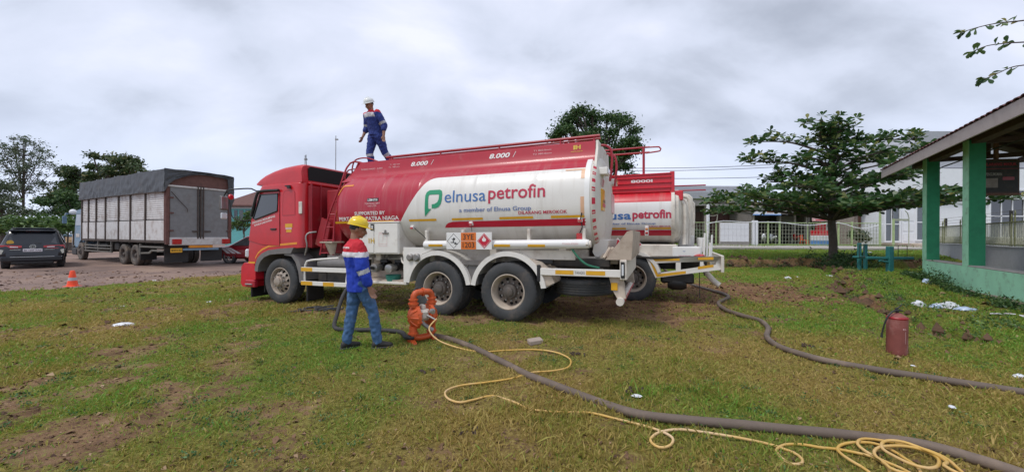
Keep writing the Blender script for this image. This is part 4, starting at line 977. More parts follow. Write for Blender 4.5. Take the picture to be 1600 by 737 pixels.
for z in (2.60, 2.72, 2.84, 2.92):
    mb = MB(T); mb.box(3.0, -.83, .195, .22, z - .014, z + .014, b=.006); P2('rib', mb, 'bright_red')
lettering('lettering', '8000l', .05, -.43, 2.735, 2.80, lambda a, b: T(a, .213, b), 'print_white', t2, .03, 0, cut=0)
near2 = lambda off: (lambda a, b: T(a, S2.v_near(b) - off, b))
lettering('lettering', 'elnusa', .98, .03, 1.875, 2.065, near2(.007), 'print_blue', t2, .02); lettering('lettering', 'petrofin', 0.0, -.83, 1.83, 2.09, near2(.007), 'print_crimson', t2, .03)
lettering('lettering', 'a member of Elnusa Group', .75, -.50, 1.745, 1.80, near2(.007), 'print_bluegrey', t2, .02); lettering('lettering', 'DILARANG MEROKOK', -.32, -.82, 1.69, 1.725, near2(.007), 'print_crimson', t2, .02)
for a, b in ((.95, .15), (-.30, -.82), (2.0, 1.3)): rect(t2, 'reflective_strip', S2, a, b, 1.645, 1.685, 'tape_yellow')
rect(t2, 'stripe', S2, 1.8, -.83, 1.50, 1.625, 'print_red')
mb = MB(T); mb.box(-.27, -.35, S2.v_near(1.62) - .06, .08, 1.50, 1.72, b=.01); lp = P2('side_lamp', mb, 'white_clean')
for z in (1.56, 1.65): mb = MB(T); mb.box(-.28, -.34, S2.v_near(1.62) - .075, S2.v_near(1.62) - .055, z - .025, z + .025, b=.01); mb.build('lamp_lens', 'lamp_red' if z < 1.6 else 'lamp_amber', lp)
# grab rails of the second tanker
mb = MB(T)
for z in (3.70, 3.57): mb.tube([(1.3, .9, z - .0), (-.34, .9, z)], .022, 8)
mb.tube([(-.20, .9, 2.66), (-.20, .9, 3.72)], .03, 8); mb.tube([(1.2, .9, 2.66), (1.2, .9, 3.6)], .03, 8)
mb.tube(spline([(-.25, .88, 3.69), (-.56, .84, 3.67), (-.60, .84, 3.62), (-.58, .84, 3.57), (-.25, .88, 3.55)], .06), .018, 8); P2('hand_rail', mb, 'rail_red')
mb = MB(T); mb.box(.35, .45, .3, .4, 2.92, 2.96, b=.01); P2('marker_lamp', mb, 'lamp_amber')
# side equipment: lower locker, placards, fender, guard frame, tail gear
mb = MB(T); mb.box(2.6, -.95, .12, .7, 1.02, 1.30, b=.02); P2('hose_trunk', mb, 'white_dirty')
def face2(off): return lambda a, b: T(a, -.06 - off, b)
for uc, zc_, h in ((.32, 1.19, .26), (-.02, 1.30, .2)):
    mb = MB(T); mb.prism([(uc - h, zc_), (uc, zc_ - h), (uc + h, zc_), (uc, zc_ + h)], lambda a, b, d: (a, d, b), -.06, -.045); d_ = P2('placard', mb, 'print_white')
    if uc > .1: diamond(uc, zc_, h - .03, .003, 'print_red', d_, face2)
    else: diamond(uc, zc_, h - .02, .003, 'print_red', d_, face2, .03)
mb = MB(T); mb.box(.34, .30, -.045, .1, 1.0, 1.4); mb.box(-.0, -.04, -.045, .1, 1.0, 1.4); P2('placard_bracket', mb, 'white_dirty')
arc_fender(t2, 0, .60, .635, R(-5), R(165), -.02, .5, .52, 'white_paint', lip=.04)
fo = [(-.30, .985), (-1.80, 1.065), (-1.80, .78), (-.50, .55)]; fi = [(-.47, .88), (-1.70, .955), (-1.70, .88), (-.60, .67)]
mb = MB(T)
for k in range(4):
    k2 = (k + 1) % 4; mb.prism([fo[k], fo[k2], fi[k2], fi[k]], lambda a, b, d: (a, d, b), -.0, .05)
mb.prism([(-.92, .92), (-1.02, .93), (-1.02, .74), (-.92, .72)], lambda a, b, d: (a, d, b), .002, .048); mb.prism([(-1.40, .94), (-1.47, .94), (-1.47, .83), (-1.40, .82)], lambda a, b, d: (a, d, b), .002, .048)
gf = P2('side_guard', mb, 'white_paint', smooth=20)
gp = lambda a, b: T(a, -.004, b)
for q in ([(-.36, .965), (-1.0, 1.0), (-1.0, .95), (-.42, .92)], [(-.36, .965), (-.42, .95), (-.56, .62), (-.52, .58)], [(-.52, .57), (-1.12, .67), (-1.12, .73), (-.56, .64)], [(-1.36, 1.03), (-1.66, 1.045), (-1.66, .985), (-1.36, .975)], [(-1.36, .77), (-1.66, .83), (-1.66, .885), (-1.36, .83)]):
    flat_part('reflective_strip', q, [(0, 1, 2, 3)], gp, 'tape_yellow', gf, 0)
mb = MB(T); mb.box(-1.80, -1.86, -.03, 2.25, .72, 1.08, b=.01); P2('tail_beam', mb, 'white_dirty')
mb = MB(T); mb.box(-.85, -1.42, .10, .8, 1.03, 1.25, b=.015); wb = P2('tail_box', mb, 'white_clean'); lettering('lettering', 'KERANJANG', -.98, -1.22, 1.045, 1.065, lambda a, b: T(a, .096, b), 'print_crimson', wb, .01, cut=0); lettering('lettering', 'V', -1.06, -1.12, 1.14, 1.17, lambda a, b: T(a, .096, b), 'print_bluegrey', wb, 0, cut=0)
mb = MB(T); mb.box(-1.0, -1.35, 1.0, 1.5, 1.1, 1.5, b=.02); mb.box(-1.42, -1.58, .9, 1.3, 1.1, 1.45, b=.02); P2('tail_box', mb, 'white_paint')
for u, h, v in ((-1.50, 1.56, .3), (-1.56, 1.6, .36), (-1.45, 1.45, .5), (-1.68, 1.52, .7), (-1.6, 1.35, .2)):
    mb = MB(T); mb.tube([(u, v, 1.0), (u - .02, v, h)], .022, 8); P2('cone_post', mb, 'white_clean')
mb = MB(T); mb.lathe([(0, .98), (.12, 1.0), (.13, 1.06), (.06, 1.1), (0, 1.1)], origin=(-1.40, .15, 0), n=16); P2('tail_fitting', mb, 'lamp_red')
mb = MB(T); mb.lathe([(0, 0), (.12, 0), (.16, .1), (.16, .3), (.12, .4), (0, .4)], origin=(-1.15, .35, .42), axis='x', n=18); mb.box(-.6, -1.3, .2, .6, .42, .66, b=.04); P2('under_tank', mb, 'black_plastic')
mb = MB(T); mb.tube(spline([(-1.45, .35, .85), (-1.55, .3, .68), (-1.70, .25, .50), (-1.80, .22, .42)], .04), .06, 12); P2('outlet_pipe', mb, 'white_dirty')
mb = MB(T); mb.tube([(-1.4, .2, .72), (-1.41, .2, .12)], .01, 6); mb.tube(spline([(-1.3, .2, .66), (-1.36, .2, .74), (-1.48, .2, .72), (-1.5, .2, .62)], .04), .012, 6); mb.tube(spline([(.2, .0, 1.05), (-.4, -.02, 1.0), (-1.0, .02, 1.02), (-1.5, .05, 1.04)], .1), .025, 8); P2('earth_chain', mb, 'chassis_dark')
mb = MB(T); mb.box(-.38, -.42, .1, .5, .12, .62, b=.01); P2('mud_flap', mb, 'black_plastic')
mb = MB(T); mb.box(-.88, -1.08, .25, .5, 2.30, 2.52, b=.02); P2('tail_lamp', mb, 'bright_red')
# cab of the second tanker
cp2 = [(3.2, 1.05), (3.2, 2.35), (4.35, 2.38), (4.62, 1.75), (4.72, 1.1), (4.72, .55), (4.45, .55), (4.35, .9), (4.1, 1.05), (3.7, 1.08)]
mb = MB(T); mb.prism(cp2, lambda a, b, d: (a, d, b), .08, 2.15); c2 = P2('cab', mb, 'bright_red'); mb = MB(T); mb.prism([(3.5, 1.6), (3.5, 2.2), (4.25, 2.2), (4.48, 1.6)], lambda a, b, d: (a, d, b), .08, .07); mb.prism([(3.5, 1.6), (3.5, 2.2), (4.25, 2.2), (4.48, 1.6)], lambda a, b, d: (a, d, b), 2.15, 2.16); mb.build('door_glass', 'glass_dark', c2)
mb = MB(T); mb.prism([(4.37, 2.28), (4.60, 1.76), (4.63, 1.76), (4.40, 2.28)], lambda a, b, d: (a, d, b), .2, 2.0); P2('windscreen', mb, 'glass_dark'); mb = MB(T); mb.box(4.6, 4.85, .06, 2.2, .45, .78, b=.04); P2('bumper', mb, 'white_dirty')

mb = MB(T); mb.box(-1.0, -1.26, 1.7, 2.0, 1.30, 2.3, b=.05); P2('tail_locker', mb, 'tank_end_white')
for v, h, e_ in ((.35, 2.30, 0), (.6, 2.36, .05), (.85, 2.45, .12), (1.1, 2.5, .17), (1.5, 2.4, .24)):
    mb = MB(T); mb.tube(spline([(-.9, v, h), (-1.06 - e_, v, h - .03), (-1.12 - e_, v, h - .25), (-1.10 - e_, v, 1.3)], .08), .04, 10); P2('vapour_pipe', mb, 'white_dirty')
for z in (2.62, 2.74): mb = MB(T); mb.tube([(-.8, 1.2, z), (-1.62, 1.3, z)], .018, 6); P2('step_rail', mb, 'rail_red')

# ================================================================== PEOPLE
mat('skin', (0.30, 0.155, 0.098), 0.55, var=0.08)
mat('hair', (0.012, 0.01, 0.009), 0.6, var=0.2)
mat('cloth_red', (0.55, 0.015, 0.03), 0.8, var=0.06, bump=0.1, bscale=60)
mat('cloth_blue', (0.012, 0.045, 0.42), 0.8, var=0.1, bump=0.1, bscale=60)
mat('cloth_navy', (0.02, 0.04, 0.20), 0.8, var=0.12, bump=0.1, bscale=60)
mat('cloth_white', (0.72, 0.70, 0.74), 0.6, var=0.04)
mat('cloth_grey', (0.42, 0.43, 0.45), 0.5, var=0.06)
mat('denim', (0.055, 0.125, 0.26), 0.85, var=0.28, scale=9, bump=0.2, bscale=120, dirt=(0.16, 0.24, 0.36), damt=0.25, dscale=5)
mat('boot_black', (0.022, 0.02, 0.019), 0.6, var=0.2, dirt=(0.12, 0.09, 0.06), damt=0.15)
mat('helmet_yellow', (0.80, 0.56, 0.01), 0.3, var=0.03, coat=0.3)
mat('helmet_white', (0.74, 0.76, 0.74), 0.3, var=0.03, coat=0.3)
from mathutils import noise as mnoise
def remeshed(mb, name, voxel, smooth_it, disp=None):
    me = mb.mesh(name, ['skin'], None, recalc=False)
    ob = bpy.data.objects.new(name, me); COL.objects.link(ob)
    r = ob.modifiers.new('r', 'REMESH'); r.mode = 'VOXEL'; r.voxel_size = voxel
    s_ = ob.modifiers.new('s', 'SMOOTH'); s_.iterations = smooth_it; s_.factor = .5
    dg = bpy.context.evaluated_depsgraph_get()
    m2 = bpy.data.meshes.new_from_object(ob.evaluated_get(dg)); bpy.data.objects.remove(ob); m2.name = name
    if disp:
        nr = [v.normal.copy() for v in m2.vertices]
        for v, n_ in zip(m2.vertices, nr): v.co += n_ * disp(v.co)
    m2.polygons.foreach_set('use_smooth', [True] * len(m2.polygons)); m2.update()
    return m2
def ellipsoid(mb, c, r, n=16, rot=None):
    vs = []; fs = []; m = n // 2
    for i in range(m + 1):
        p = PI * i / m
        for k in range(n):
            a = 2 * PI * k / n; q = Vector((r[0] * math.sin(p) * math.cos(a), r[1] * math.sin(p) * math.sin(a), r[2] * math.cos(p)))
            if rot: q = rot @ q
            vs.append(q + Vector(c))
    for i in range(m):
        for k in range(n):
            k2 = (k + 1) % n; fs.append((i * n + k, (i + 1) * n + k, (i + 1) * n + k2, i * n + k2))
    mb.add(vs, fs)
def limb(mb, pts, rad, n=14):
    mb.tube(pts, rad, n)
    for p, r in zip(pts, rad): ellipsoid(mb, p, (r, r, r), 12)
def torso(mb, spine, sizes, yaw=0):
    """elliptic rings (depth, half width) round points of the spine"""
    rings = []
    for p, (d, w) in zip(spine, sizes): rings.append([(p[0] + d * math.cos(t), p[1] + w * math.sin(t), p[2]) for t in [2 * PI * k / 24 for k in range(24)]])
    mb.loft(rings)
def hand(mb, wrist, elbow, fwd, side, curl=.35):
    """palm, four fingers of unequal length and a thumb; fwd is where the thumb side points"""
    w = Vector(wrist); d = (w - Vector(elbow)).normalized(); f = Vector(fwd); f = (f - d * f.dot(d)).normalized(); nrm = d.cross(f).normalized() * side
    pts = [w, w + d * .045, w + d * .09]
    rings = []
    for p, a, b in zip(pts, (.026, .040, .038), (.021, .016, .013)): rings.append([p + f * a * math.cos(t) + nrm * b * math.sin(t) for t in [2 * PI * k / 12 for k in range(12)]])
    mb.loft(rings)
    for i, (off, ln) in enumerate(((.031, .068), (.0105, .078), (-.0105, .072), (-.031, .055))):
        b0 = w + d * .082 + f * off; b1 = b0 + d * ln * .45 + nrm * ln * curl * .25; b2 = b1 + d * ln * .32 + nrm * ln * curl * .45; b3 = b2 + d * ln * .22 + nrm * ln * curl * .5
        limb(mb, [b0, b1, b2, b3], [.0095, .009, .0082, .007], 8)
    t0 = w + d * .025 + f * .028; t1_ = t0 + d * .035 + f * .022 + nrm * .008; t2_ = t1_ + d * .03 + f * .006 + nrm * .008
    limb(mb, [t0, t1_, t2_], [.012, .0105, .008], 8)
def person(name, label, loc, yaw, J, top, style, helmet, bottom, group=None):
    """J: joints in metres, x forward, y left, z up from the soles"""
    p = thing('person', label, 'person', loc, (0, 0, yaw))
    V_ = {k: Vector(v) for k, v in J.items() if isinstance(v, tuple)}
    sp = [V_['pelvis'] + Vector((0, 0, -.06)), V_['pelvis'] + Vector((0, 0, .06)), V_['waist'], V_['chest'], V_['neck'] + Vector((0, 0, -.09)), V_['neck'] + Vector((0, 0, -.02))]
    hd = V_['head']; hr = Matrix.Rotation(J['head_yaw'], 3, 'Z') @ Matrix.Rotation(J['head_pitch'], 3, 'Y')
    H = lambda x, y, z: hd + hr @ Vector((x, y, z))
    mb = MB()
    torso(mb, sp, [(.10, .14), (.11, .155), (.095, .135), (.115, .16), (.09, .165), (.055, .07)])
    limb(mb, [V_['neck'] + Vector((0, 0, -.05)), H(-.02, 0, -.09), H(-.015, 0, -.05)], [.058, .054, .055])
    ellipsoid(mb, H(0, 0, .01), (.098, .077, .108), 20, hr); ellipsoid(mb, H(.026, 0, -.055), (.068, .056, .058), 16, hr); ellipsoid(mb, H(.062, 0, -.092), (.026, .028, .02), 12, hr)
    mb.tube([H(.088, 0, .012), H(.103, 0, -.012), H(.114, 0, -.032), H(.094, 0, -.042)], [.010, .013, .017, .016], 8)
    ellipsoid(mb, H(.088, 0, .03), (.016, .05, .012), 10, hr)
    for s_ in (-1, 1):
        ellipsoid(mb, H(-.005, s_ * .079, -.012), (.02, .009, .032), 10, hr); ellipsoid(mb, H(.074, s_ * .036, -.035), (.026, .022, .024), 10, hr)
    ellipsoid(mb, H(.09, 0, -.060), (.012, .024, .006), 10, hr); ellipsoid(mb, H(.088, 0, -.070), (.012, .02, .006), 10, hr)
    for s_, k in ((-1, 'r'), (1, 'l')):
        sh, el, wr = V_[k + '_sho'], V_[k + '_elb'], V_[k + '_wri']
        limb(mb, [sh, sh.lerp(el, .5), el], [.058, .05, .042]); limb(mb, [el, el.lerp(wr, .35), wr], [.042, .043, .027])
        hand(mb, wr, el, J[k + '_thumb'], -s_ if k == 'l' else -s_)
        hp, kn, an = V_[k + '_hip'], V_[k + '_kne'], V_[k + '_ank']
        limb(mb, [hp, hp.lerp(kn, .5), kn], [.088, .075, .054]); limb(mb, [kn, kn.lerp(an, .35), an], [.054, .056, .036])
        f = Vector(J[k + '_toe']); limb(mb, [an, an + Vector((0, 0, -.04)) + f * .04, an + Vector((0, 0, -.055)) + f * .15], [.036, .036, .026])
    body = link('body', remeshed(mb, 'body', .0065, 3), p); body.data.materials.clear(); body.data.materials.append(M['skin'])
    # hair under the helmet
    mb = MB(); ellipsoid(mb, H(-.014, 0, .018), (.098, .084, .108), 20, hr)
    me = mb.mesh('hair', 'hair'); bm = bmesh.new(); bm.from_mesh(me)
    bmesh.ops.delete(bm, geom=[v for v in bm.verts if (hr.inverted() @ (v.co - hd)).x > .045 - max(0, (hr.inverted() @ (v.co - hd)).z) * 0.2 or (hr.inverted() @ (v.co - hd)).z < -.045], context='VERTS'); bm.to_mesh(me); bm.free(); link('hair', me, p)
    for s_ in (-1, 1):
        mb = MB(); ellipsoid(mb, H(.083, s_ * .032, .008), (.012, .012, .009), 10, hr); mb.build('eye', 'print_black', p)
    # helmet: dome, ridge, brim
    mb = MB(); R0 = lambda r, z, a: H(-.008 + r * math.cos(a) * 1.12, r * math.sin(a) * .98, z)
    prof = [(.113, .040), (.115, .065), (.109, .098), (.091, .128), (.062, .149), (.03, .159), (.002, .161)]
    mb.loft([[R0(r, z, 2 * PI * k / 32) for k in range(32)] for r, z in prof])
    mb.loft([[R0(r + (.052 * max(0, math.cos(2 * PI * k / 32)) ** 1.5 if wd else 0) + wd, z - (.012 * max(0, math.cos(2 * PI * k / 32)) if wd else 0), 2 * PI * k / 32) for k in range(32)] for r, z, wd in ((.113, .052, 0), (.115, .047, .010), (.115, .042, .010), (.111, .042, 0))], caps=False)
    mb.tube([H(-.12, 0, .08), H(-.09, 0, .136), H(-.01, 0, .164), H(.07, 0, .142), H(.115, 0, .08)], [.012, .016, .017, .016, .01], 8)
    mb.build('helmet', helmet, p, smooth=45)
    # top: torso with sleeves
    def crumple(a, sc_=(16, 16, 9)):
        return lambda c: (mnoise.noise(Vector((c.x * sc_[0], c.y * sc_[1], c.z * sc_[2]))) * .6 + mnoise.noise(Vector((c.x * 34, c.y * 34, c.z * 22 + 5))) * .4) * a
    mb = MB(); g = .028 if top != 'coverall' else .022
    low = J.get('hem', -.12)
    sp2 = [V_['pelvis'] + Vector((0, 0, low)), V_['pelvis'] + Vector((0, 0, .04)), V_['waist'], V_['chest'], V_['neck'] + Vector((0, 0, -.10)), V_['neck'] + Vector((0, 0, -.045)), V_['neck'] + Vector((0, 0, -.0))]
    torso(mb, sp2, [(.145, .185), (.142 + g * .3, .182), (.135 + g * .3, .178), (.15 + g * .3, .20), (.125 + g * .3, .20), (.085, .12), (.062, .066)])
    for k in 'rl':
        sh, el, wr = V_[k + '_sho'], V_[k + '_elb'], V_[k + '_wri']; ct = J.get('cuff', .25)
        limb(mb, [sh + Vector((0, 0, -.005)), sh.lerp(el, .5), el, el.lerp(wr, ct)], [.082, .082, .076, .066])
    me = remeshed(mb, 'top', .009, 4, crumple(.016))
    arms = [(V_[k + '_sho'], V_[k + '_elb'], V_[k + '_wri']) for k in 'rl']
    mats = ['cloth_red', 'cloth_white', 'cloth_blue' if top == 'jacket' else 'cloth_navy', 'cloth_grey']
    me.materials.clear()
    for m_ in mats: me.materials.append(M[m_])
    zn = V_['neck'].z; cz = V_['chest'].z
    for f in me.polygons:
        c = f.center; z = c.z
        bi, bd, bt = 0, 9, 0
        for i, (sh, el, wr) in enumerate(arms):
            d = el - sh; t = max(0, min(1, (c - sh).dot(d) / d.length_squared)); q = (c - (sh + d * t)).length
            if q < bd: bi, bd, bt = i, q, t
            d2 = wr - el; t2_ = max(0, min(1, (c - el).dot(d2) / d2.length_squared)); q2 = (c - (el + d2 * t2_)).length
            if q2 < bd: bi, bd, bt = i, q2, 1 + t2_
        onarm = bd < .098 and (abs((Matrix.Identity(3) @ (c - V_['chest'])).y) > .15 or bt > .6)
        if top == 'jacket':
            if z > zn - .165: mi = 0
            elif z > zn - .235: mi = 1
            else: mi = 2
            if onarm and 1.05 < bt < 1.27: mi = 3
        else:
            if z > zn - .075: mi = 0
            elif z > zn - .155 and not onarm: mi = 1
            elif z > zn - .18 and not onarm: mi = 3
            else: mi = 2
            if onarm and .72 < bt < .90: mi = 3
        f.material_index = mi
    link('jacket' if top == 'jacket' else 'coverall_top', me, p)
    # trousers
    mb = MB(); torso(mb, [V_['pelvis'] + Vector((0, 0, -.10)), V_['pelvis'], V_['pelvis'] + Vector((0, 0, .10))], [(.115, .155), (.13, .165), (.12, .155)])
    lw = J.get('leg', 1.0)
    for k in 'rl':
        hp, kn, an = V_[k + '_hip'], V_[k + '_kne'], V_[k + '_ank']
        limb(mb, [hp + Vector((0, 0, -.02)), hp.lerp(kn, .5), kn, kn.lerp(an, .4), kn.lerp(an, .97)], [.105 * lw, .092 * lw, .072 * lw, .072 * lw, .060 * lw])
    me = remeshed(mb, 'trousers', .009, 4, crumple(.018, (14, 14, 20))); me.materials.clear(); me.materials.append(M[bottom]); me.materials.append(M['cloth_grey'])
    if top != 'jacket':
        legs = [(V_[k + '_kne'], V_[k + '_ank']) for k in 'rl']
        for f in me.polygons:
            for kn, an in legs:
                d = an - kn; t = (f.center - kn).dot(d) / d.length_squared; q = (f.center - (kn + d * max(0, min(1, t)))).length
                if .02 < t < .17 and q < .095: f.material_index = 1
    link('trousers', me, p)
    for k in 'rl':
        an = V_[k + '_ank']; f = Vector(J[k + '_toe']).normalized(); sd_ = Vector((-f.y, f.x, 0)).normalized(); mb = MB()
        b = Vector((an.x, an.y, an.z - .085))
        limb(mb, [an + Vector((0, 0, .03)), an + Vector((0, 0, -.03))], [.05, .05])
        rings = [[b + f * x + sd_ * w * math.cos(t) + Vector((0, 0, h * .5 + h * .5 * math.sin(t))) for t in [2 * PI * q / 14 for q in range(14)]] for x, w, h in ((-.075, .02, .05), (-.065, .038, .09), (0, .043, .11), (.07, .048, .085), (.13, .05, .065), (.175, .04, .055), (.195, .02, .04))]
        mb.loft(rings); me = remeshed(mb, 'boot', .008, 3); me.materials.clear(); me.materials.append(M['boot_black']); bo = link('boot', me, p)
        mb = MB(); mb.loft([[b + f * x + sd_ * w * math.cos(t) + Vector((0, 0, .006 + .014 * math.sin(t))) for t in [2 * PI * q / 12 for q in range(12)]] for x, w in ((-.08, .03), (-.05, .046), (.06, .05), (.13, .053), (.19, .04), (.203, .02))]); mb.build('sole', 'rubber', bo)
    return p
J1 = dict(pelvis=(-.07, 0, .93), waist=(-.085, 0, 1.09), chest=(-.11, 0, 1.25), neck=(-.12, 0, 1.46), head=(-.085, -.005, 1.588), head_yaw=-.30, head_pitch=.20,
          r_sho=(-.115, -.185, 1.375), r_elb=(-.085, -.25, 1.085), r_wri=(.005, -.265, .84), r_thumb=(1, .3, 0), l_sho=(-.115, .185, 1.375), l_elb=(-.07, .235, 1.11), l_wri=(.03, .23, .87), l_thumb=(1, -.3, 0),
          r_hip=(-.06, -.09, .90), r_kne=(.085, -.10, .50), r_ank=(.15, -.11, .095), r_toe=(1, -.15, 0), l_hip=(-.07, .09, .90), l_kne=(-.135, .095, .49), l_ank=(-.20, .09, .095), l_toe=(1, .2, 0), hem=-.16, cuff=.72, leg=1.0)
w1 = person('w', 'man in a yellow helmet, red and blue work jacket and jeans standing by the pump', (-1.97, 5.13, gz(-1.97, 5.13) + .005), R(34), J1, 'jacket', None, 'helmet_yellow', 'denim')
from mathutils.bvhtree import BVHTree
jk = [o for o in w1.children if o.name.startswith('jacket')][0]
bt_ = BVHTree.FromPolygons([v.co for v in jk.data.vertices], [tuple(p.vertices) for p in jk.data.polygons])
def on_back(a, b):
    d = Vector((.80, .60, 0)).normalized(); s0 = Vector((-.12, 0, b)) - d * 1.0 + Vector((-d.y, d.x, 0)) * a
    h = bt_.ray_cast(s0, d); q = h[0] if h[0] else Vector((-.25, 0, b)); return q - d * .006
lettering('lettering', 'PERTAMINA', .10, -.06, 1.335, 1.36, on_back, 'print_white', jk, .02, cut=.02)
J2 = dict(pelvis=(-.02, 0, .96), waist=(.02, 0, 1.12), chest=(.06, 0, 1.28), neck=(.11, 0, 1.48), head=(.155, 0, 1.60), head_yaw=.15, head_pitch=.40,
          r_sho=(.09, -.185, 1.41), r_elb=(.03, -.27, 1.14), r_wri=(.13, -.285, .905), r_thumb=(1, .4, 0), l_sho=(.07, .185, 1.41), l_elb=(-.05, .27, 1.13), l_wri=(-.02, .30, .88), l_thumb=(1, -.4, 0),
          r_hip=(-.01, -.09, .93), r_kne=(.07, -.10, .50), r_ank=(-.02, -.10, .095), r_toe=(1, -.1, 0), l_hip=(-.03, .09, .93), l_kne=(-.18, .14, .53), l_ank=(-.50, .20, .17), l_toe=(1, .1, -.3), hem=-.05, cuff=.35, leg=1.12)
w2 = person('w', 'man in a white helmet and navy coverall walking on top of the tanker', (-3.22, 8.99, 2.885), R(-125), J2, 'coverall', None, 'helmet_white', 'cloth_navy')

# ================================================================== THINGS ON THE GRASS
mat('pump_orange', (0.60, 0.10, 0.025), 0.45, var=0.12, dirt=(0.22, 0.08, 0.04), damt=0.2, dscale=8, bump=0.08)
mat('pump_white', (0.62, 0.58, 0.5), 0.5, var=0.1, dirt=DUST, damt=0.2)
mat('hose_grey', (0.14, 0.105, 0.082), 0.7, var=0.15, scale=3, dirt=(0.30, 0.22, 0.16), damt=0.32, dscale=3, bump=0.2, bscale=120)
mat('hose_black', (0.035, 0.033, 0.033), 0.7, var=0.2, bump=0.2, bscale=80)
mat('hose_yellow', (0.60, 0.37, 0.085), 0.45, var=0.12, scale=1.2, dirt=(0.70, 0.55, 0.44), damt=0.45, dscale=1.1)
mat('cone_orange', (0.90, 0.075, 0.015), 0.45, var=0.05)
mat('extinguisher_red', (0.24, 0.07, 0.058), 0.7, var=0.12, scale=8, dirt=(0.42, 0.22, 0.2), damt=0.3, dscale=5)
mat('plastic_white', (0.72, 0.74, 0.78), 0.3, var=0.06)
mat('plastic_blue', (0.45, 0.55, 0.72), 0.3, var=0.1)
mat('stone', (0.38, 0.31, 0.26), 0.9, var=0.15, bump=0.4, bscale=30)
mat('twig', (0.07, 0.045, 0.035), 0.9, var=0.2)
# diaphragm pump
pp = thing('diaphragm_pump', 'orange air diaphragm pump standing on the grass by the hoses', 'pump', (-1.27, 5.48, gz(-1.27, 5.48)), (0, 0, R(38)))
for s_ in (-1, 1):
    mb = MB(); x0 = s_ * .115
    pr = [(.0, .125), (.05, .12), (.095, .10), (.125, .065), (.15, .05), (.165, .04), (.165, .0), (.15, -.0), (.05, -.02), (0, -.02)]
    mb.lathe([(r, x0 + s_ * h - s_ * .03) for r, h in pr], origin=(0, 0, .36), axis='x', n=30)
    for k in range(8):
        a = 2 * PI * k / 8
        mb.tube([(x0 + s_ * .085, .055 * math.cos(a), .36 + .055 * math.sin(a)), (x0 + s_ * .06, .105 * math.cos(a), .36 + .105 * math.sin(a)), (x0 + s_ * .01, .158 * math.cos(a), .36 + .158 * math.sin(a))], [.012, .013, .01], 6)
        mb.cyl((x0 - s_ * .045, .158 * math.cos(a + .39), .36 + .158 * math.sin(a + .39)), (x0 + s_ * .02, .158 * math.cos(a + .39), .36 + .158 * math.sin(a + .39)), .011, 6)
    mb.build('chamber', 'pump_orange', pp)
    mb = MB(); xx = s_ * .14
    mb.tube([(xx, 0, .50), (xx, 0, .535), (xx, 0, .54), (xx, 0, .60)], [.06, .06, .052, .052], 18); mb.lathe([(.052, .535), (.074, .537), (.074, .557), (.052, .56)], origin=(xx, 0, 0), n=18)
    mb.lathe([(.05, .59), (.066, .595), (.066, .612), (.05, .615)], origin=(xx, 0, 0), n=18)
    mb.tube([(xx, 0, .23), (xx, 0, .10)], [.055, .06], 18); mb.lathe([(.055, .12), (.075, .122), (.075, .14), (.055, .145)], origin=(xx, 0, 0), n=18); mb.build('valve_housing', 'pump_orange', pp)
mb = MB(); mb.tube(spline([(-.14, 0, .60), (-.138, 0, .65), (-.11, 0, .69), (-.05, 0, .70), (.05, 0, .70), (.11, 0, .69), (.138, 0, .65), (.14, 0, .60)], .025), .044, 16)
mb.lathe([(.05, -.01), (.06, -.01), (.06, .015), (.05, .015)], origin=(0, 0, .70), axis='x', n=16); mb.build('outlet_manifold', 'pump_orange', pp)
mb = MB(); mb.tube(spline([(-.14, 0, .12), (-.12, 0, .075), (-.06, 0, .06), (.06, 0, .06), (.12, 0, .075), (.14, 0, .12)], .025), .045, 14)
for s_ in (-1, 1):
    mb.prism([(-.11, 0), (.11, 0), (.10, .018), (.03, .05), (-.03, .05), (-.10, .018)], lambda a, b, d: (d, a, b), s_ * .13, s_ * .19)
mb.build('inlet_manifold', 'pump_orange', pp)
mb = MB(); mb.box(-.085, .085, -.07, .07, .30, .46, b=.02); mb.box(-.05, .05, -.10, -.06, .33, .44, b=.015); mb.box(-.03, .03, -.05, .05, .46, .52, b=.01); mb.build('centre_block', 'pump_white', pp)
mb = MB(); mb.lathe([(0, -.185), (.036, -.18), (.036, -.17), (.04, -.17), (.04, -.14), (0, -.14)], origin=(.075, 0, .44), axis='y', n=20); g_ = mb.build('pressure_gauge', 'steel', pp)
mb = MB(); mb.box(.073, .077, -.188, -.184, .44, .465); mb.build('needle', 'print_black', g_)
mb = MB(); mb.tube([(.03, -.1, .37), (.05, -.16, .36), (.09, -.22, .33)], [.022, .016, .012], 10); mb.tube([(-.06, -.05, .30), (.02, -.12, .22), (.09, -.14, .17)], [.028, .03, .03], 10); mb.build('air_inlet', 'steel_dull', pp)
mb = MB(); mb.tube(spline([(.02, .05, .66), (.0, .09, .72), (-.05, .10, .745), (-.09, .09, .72), (-.10, .08, .64)], .03), .016, 8); mb.build('lifting_loop', 'black_plastic', pp)

